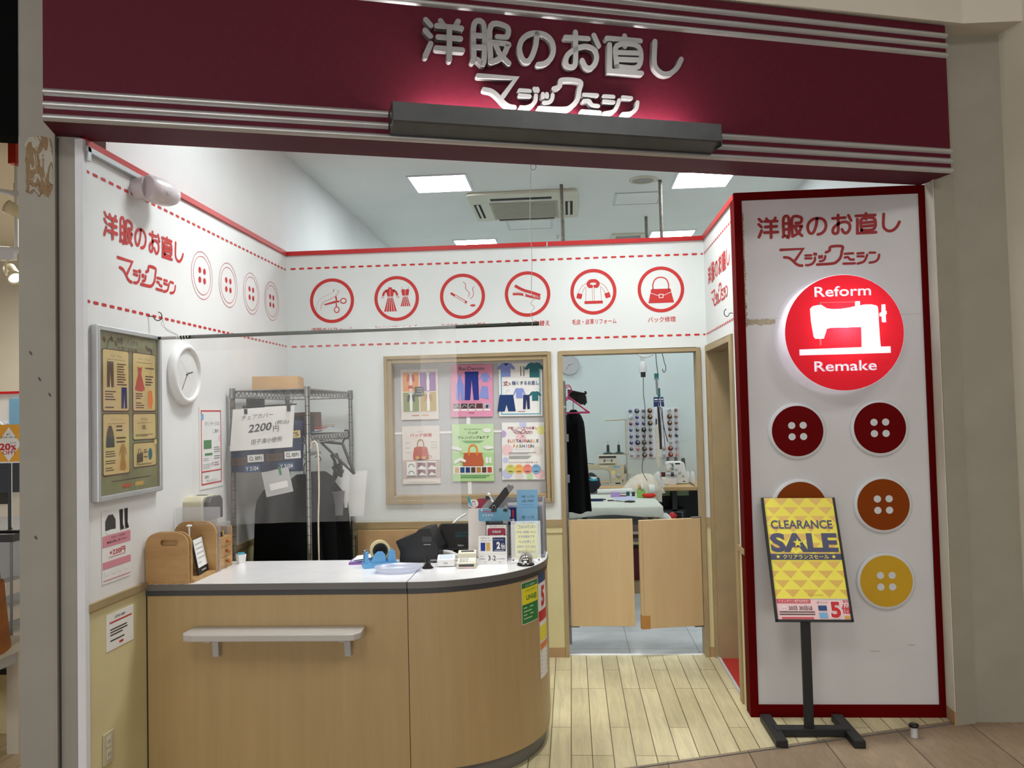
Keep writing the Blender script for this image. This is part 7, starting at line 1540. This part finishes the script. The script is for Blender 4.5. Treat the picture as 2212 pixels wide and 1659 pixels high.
m = MB(); m.tube([FZ(2.681, 1.61, .008), FZ(2.690, 1.40, .008), FZ(2.694, 1.25, .008), FZ(2.690, 1.225, .008)], .011, 'black', 8, True); m.tube([FZ(2.66, 1.50, .012), FZ(2.657, 1.44, .012)], .008, 'dark_grey', 8); m.tube([FZ(2.70, 1.61, .008), FZ(2.728, 1.42, .008), FZ(2.757, 1.29, .008)], .0045, 'dark_grey', 6); m.tube([FZ(2.715, 1.60, .006), FZ(2.732, 1.24, .006)], .003, 'dark_grey', 6); m.tube([FZ(2.705, 1.60, .006), FZ(2.708, 1.30, .006)], .007, 'light_grey', 6); m.build('dark_zip', t)
m = MB(); m.tube([FZ(2.663, 1.45, .014), FZ(2.664, 1.2, .014), FZ(2.668, 1.06, .014)], .0115, 'cloth_cream', 8, True); m.tube([FZ(2.650, 1.42, .010), FZ(2.652, 1.2, .010), FZ(2.656, 1.10, .010)], .006, 'cloth_cream', 8, True); m.build('pale_zip', t)

# coat rack at the doorway
t = thing('garment_rack', 'narrow steel garment rack just inside the doorway', 'garment rack', (1.855, .6, 0))
for y in (.30, .95): 
    m = MB(); m.tube([(1.842, y, 0), (1.842, y, 1.80)], .011, 'wire_chrome', 10); m.build('post', t)
m = MB(); m.tube([(1.842, .25, 1.62), (1.842, 1.0, 1.62)], .010, 'wire_chrome', 10)
for z in (.80, 1.10, 1.38): m.box(1.832, 1.866, .28, .34, z, z+.05, 'mid_grey')
m.build('cross_rail', t)
hanging_garment('black_coat', 'long black coat hanging on the garment rack inside the doorway', 1.905, .78, 1.60, .86, .16, .24, .50, 'black_cloth', 'coat', seed=6)
coat_hanger('coat_hanger', 'bright pink coat hanger on the garment rack, foremost', Frame((1.875, .62, 1.575), (.8, .1, 0), (0, 0, 1), (0, -1, 0)), 'magenta', .006, .15, .11)
coat_hanger('coat_hanger', 'bright pink coat hanger on the garment rack, behind the foremost', Frame((1.87, .72, 1.58), (.8, .1, 0), (0, 0, 1), (0, -1, 0)), 'magenta', .006, .145, .12)
m = MB(); rg = random.Random(12)
for i in range(6): m.tube([(1.865, .9, 1.69+.012*i), (1.945+.01*i, .9, 1.66+.012*i), (1.99+.02*rg.random(), .9, 1.64+.02*i)], .008, 'black', 6, True)
for i in range(5): m.tube([(1.95+.012*i, .9, 1.70+.02*rg.random()), (1.955+.012*i, .89, 1.62+.03*rg.random())], .009, 'black', 6)
o = solo(m, 'clip_hanger', 'cluster of black clip hangers above the pink hangers', 'hangers'); o['kind'] = 'stuff'

# ---------------------------------------------------------------- slice of the neighbouring shop
def spotlight(label, P, aim, s=1.0):
    t = thing('spotlight', label, 'spotlight', P); P = Vector(P); aim = Vector(aim).normalized()
    sx_ = aim.cross(Vector((0, 0, 1))).normalized(); F = Frame(P, sx_, sx_.cross(aim), aim)
    m = MB(); m.lathe([(.030*s, -.075*s), (.040*s, -.07*s), (.042*s, .02*s), (.046*s, .022*s), (.048*s, .06*s), (.043*s, .06*s), (.040*s, .045*s)], F, 'spot_cream' if 'spot_cream' in MATS else mat('spot_cream', (226, 214, 180), rough=.4), 24); m.build('housing', t)
    m = MB(); m.circle(0, 0, .041*s, 'spot_lamp' if 'spot_lamp' in MATS else glow('spot_lamp', (235, 246, 250), 1.6), F, .047*s, 20); m.build('lamp', t)
    m = MB(); m.tube([P+sx_*.044*s, P+sx_*.044*s+Vector((0, 0, .07)), P+Vector((0, 0, .12))], .006, 'spot_cream', 8); m.tube([P+Vector((0, 0, .115)), P+Vector((0, 0, .19))], .010, 'spot_cream', 10); m.build('bracket', t)
spotlight('cream spotlight with a lit lens on the lower rail of the neighbouring shop', (-1.935, 0, 2.63), (.55, -.35, -.55))
spotlight('cream spotlight under the upper rail of the neighbouring shop', (-1.915, 0, 3.07), (-.6, -.2, .35))
m = MB(); m.box(-2.6, -1.5, -.03, .03, 2.785, 2.815, 'white_trim', Frame((0, 0, .47), (1, 0, -.22), (0, 1, 0), (.22, 0, 1))) if False else m.tube([(-2.3, 0, 2.83), (-1.5, 0, 2.755)], .022, 'white_trim', 8); m.box(-2.02, -1.915, -.02, .02, 2.725, 2.79, 'white_trim'); solo(m, 'lighting_rail', 'lower white lighting rail in the neighbouring shop', 'rail')
m = MB(); m.tube([(-3.6, 0, 3.55), (-1.5, 0, 3.10)], .018, 'white_trim', 8); m.tube([(-1.905, 0, 2.80), (-1.905, 0, 3.45)], .012, 'white_trim', 8); solo(m, 'lighting_rail', 'upper white lighting rail with a drop rod in the neighbouring shop', 'rail')
m = MB(); m.box(-.882, -.842, -1.52, -1.48, 2.893, 3.035, 'red_lamp' if 'red_lamp' in MATS else mat('red_lamp', (206, 48, 16), rough=.3)); m.tube([(-.86, -1.5, 2.893), (-.83, -1.5, 2.88), (-.80, -1.5, 2.885)], .003, 'red_lamp', 6, True); m.box(-.875, -.845, -1.515, -1.485, 3.035, 3.50, 'black'); solo(m, 'red_lamp', 'narrow orange-red lamp box at the edge of the neighbouring shop', 'lamp')
t = thing('lucky_sale_sign', 'orange lucky sale card with a white diamond reading 20% OFF', 'sale card', (-1.12, -1.2, 1.385))
FS2 = Frame((-1.109, -1.2, 1.385), (1, 0, 0), (0, 0, 1), (0, -1, 0))
m = MB(); m.box(-.085, .085, 0, .205, -.004, 0, 'sale_orange' if 'sale_orange' in MATS else mat('sale_orange', (240, 172, 62), rough=.4), FS2); m.poly([(0, .008), (.068, .10), (0, .192), (-.068, .10)], 'paper', FS2, .001)
m.rect(-.085, .085, 0, .008, 'paper', FS2, .0008); m.text('新年', .0, .152, 'ink', FS2, w=.022, c=.002, bold=.02); m.text('ラッキーセール', .0, .137, 'ink', FS2, w=.088, h=.011, c=.002, bold=.02); m.text('20', -.021, .087, 'red', FS2, w=.062, h=.036, c=.002, bold=.03); m.text('%', .027, .082, 'red', FS2, w=.03, h=.027, c=.002, bold=.03); m.text('OFF!', .0, .056, 'red', FS2, w=.072, h=.021, c=.002, bold=.01); m.text('ピアス', .025, .107, 'ink', FS2, w=.032, c=.002)
m.build('card', t)
m = MB(); m.box(-.01, .01, -.35, 0, -.012, -.004, 'chrome', FS2); m.box(-.08, .08, -.356, -.35, -.05, .05, 'black', FS2); m.build('stand', t)
t = thing('display_case', 'glass display case with a dark base below the orange sale card', 'display case', (-1.6, -.9, 0))
m = MB(); m.box(-2.2, -1.02, -1.3, -.5, .98, 1.02, 'dark_grey'); m.box(-2.2, -1.02, -1.3, -.5, 0, .30, 'cream'); m.box(-2.2, -1.02, -1.3, -.5, .30, .33, 'black'); m.box(-2.2, -1.03, -.52, -.5, .33, .98, 'white_trim'); m.build('cabinet', t)
m = MB(); 
for x in (-1.03, -1.24, -2.19): m.tube([(x, -1.295, .33), (x, -1.295, .98)], .007, 'mid_grey', 8)
m.build('post', t)
m = MB(); m.box(-2.19, -1.03, -1.299, -1.296, .33, .98, 'acrylic'); m.box(-1.033, -1.03, -1.29, -.51, .33, .98, 'acrylic'); m.build('glass', t)
m = MB(); m.box(-2.18, -1.05, -1.25, -.55, .62, .63, 'acrylic'); m.build('shelf', t)
m = MB()
for k in range(3): m.box(-1.23+.002*k, -1.13, -1.20, -1.0, .40+.14*k, .47+.14*k, 'paper_warm')
o = solo(m, 'boxed_goods', 'pale boxes inside the glass display case of the neighbouring shop', 'boxes'); o['kind'] = 'stuff'
t = thing('display_shelf', 'white display shelving against the far wall of the neighbouring shop', 'shelf', (-3, 1.3, 0))
m = MB(); m.box(-3.6, -2.4, 1.0, 1.5, 0, 1.25, 'white'); m.box(-3.6, -2.4, 1.0, 1.03, 1.25, 1.86, 'white'); m.box(-3.6, -2.4, .985, 1.0, 1.84, 1.86, 'red'); m.build('body', t)
m = MB(); m.box(-3.6, -2.68, .98, 1.0, 1.46, 1.60, 'pale_violet'); m.box(-2.66, -2.45, .98, 1.0, 1.46, 1.80, 'leaflet_blue'); m.box(-3.6, -2.66, .97, 1.0, .95, 1.26, 'dark_grey'); m.build('panel', t)
m = MB(); m.box(-2.7, -2.5, .9, 1.0, 1.05, 1.35, 'chrome'); m.tube([(-2.74, .96, 1.62), (-2.68, .96, 1.56), (-2.64, .96, 1.46)], .015, 'light_grey', 8, True); m.build('bracket', t)
t = thing('sale_table', 'pale table at the front of the neighbouring shop with a thick square leg', 'table', (-1.2, -1.62, 0))
m = MB(); m.box(-1.7, -.79, -1.9, -1.45, .50, .54, 'mall_white'); m.box(-1.66, -.82, -1.87, -1.48, .44, .50, 'light_grey'); m.build('tabletop', t)
for x in (-.845, -1.62):
    for y in (-1.86, -1.52): m = MB(); m.prism([(x-.03, y-.03), (x+.03, y-.03), (x+.03, y+.03), (x-.03, y+.03)], 0, .5, 'mall_white'); m.build('leg', t)
m = MB(); FBn = Frame((-.79, -1.915, .545), (1, 0, 0), (0, 0, 1), (0, -1, 0)); m.box(-.6, .035, -.31, .0, -.004, 0, 'sale_banner' if 'sale_banner' in MATS else mat('sale_banner', (190, 22, 30), rough=.5), FBn)
m.text('決算', -.05, -.055, 'lemon', FBn, w=.12, h=.062, c=.001, bold=.03); m.text('し', .010, -.115, 'paper', FBn, w=.02, c=.001); m.text('SALE', -.10, -.19, 'lemon', FBn, w=.235, h=.068, c=.001, bold=.05); solo(m, 'sale_banner', 'red sale banner with yellow letters hanging from the pale table', 'banner')
rg = random.Random(21); m = MB()
for i in range(700):
    p = Vector((-1.15+.42*rg.random(), -1.90+.10*rg.random(), .545+.12*rg.random()**1.5)); d = Vector((rg.uniform(-1, 1), rg.uniform(-1, 1), rg.uniform(-1, 1))).normalized()*.022; e = Vector((rg.uniform(-1, 1), rg.uniform(-1, 1), rg.uniform(-1, 1))).normalized()*.003
    m.add([p-d, p-d+e, p+d+e, p+d], [(0, 1, 2, 3)], 'silver_foil')
o = tag(m.build('tinsel'), 'silver tinsel garland along the edge of the pale table', 'tinsel'); o['kind'] = 'stuff'
t = thing('leather_bag', 'brown leather bag standing on the pale table beside the pillar', 'bag', (-.82, -1.72, .54))
m = MB(); rows = []
for i in range(11):
    f = i/10; rows.append([(-.83+(.085-.025*f)*cos(a)*(1+.06*sin(5*a)), -1.72+(.07-.03*f)*sin(a), .545+.31*f+.014*sin(3*a+f*5)) for a in [2*pi*k/24 for k in range(24)]])
m.sheet(rows, 'caramel', True, True); m.add(rows[-1], [tuple(range(24))], 'caramel'); m.build('body', t)
m = MB(); m.tube([(-.88, -1.72, .80), (-.86, -1.72, .93), (-.80, -1.72, .93), (-.785, -1.72, .80)], .008, 'caramel', 8, True); m.build('handle', t)
m = MB(); m.box(-.92, -.885, -1.80, -1.797, .62, .70, 'paper'); m.box(-.917, -.888, -1.801, -1.80, .64, .66, 'orange'); m.build('price_tag', t)
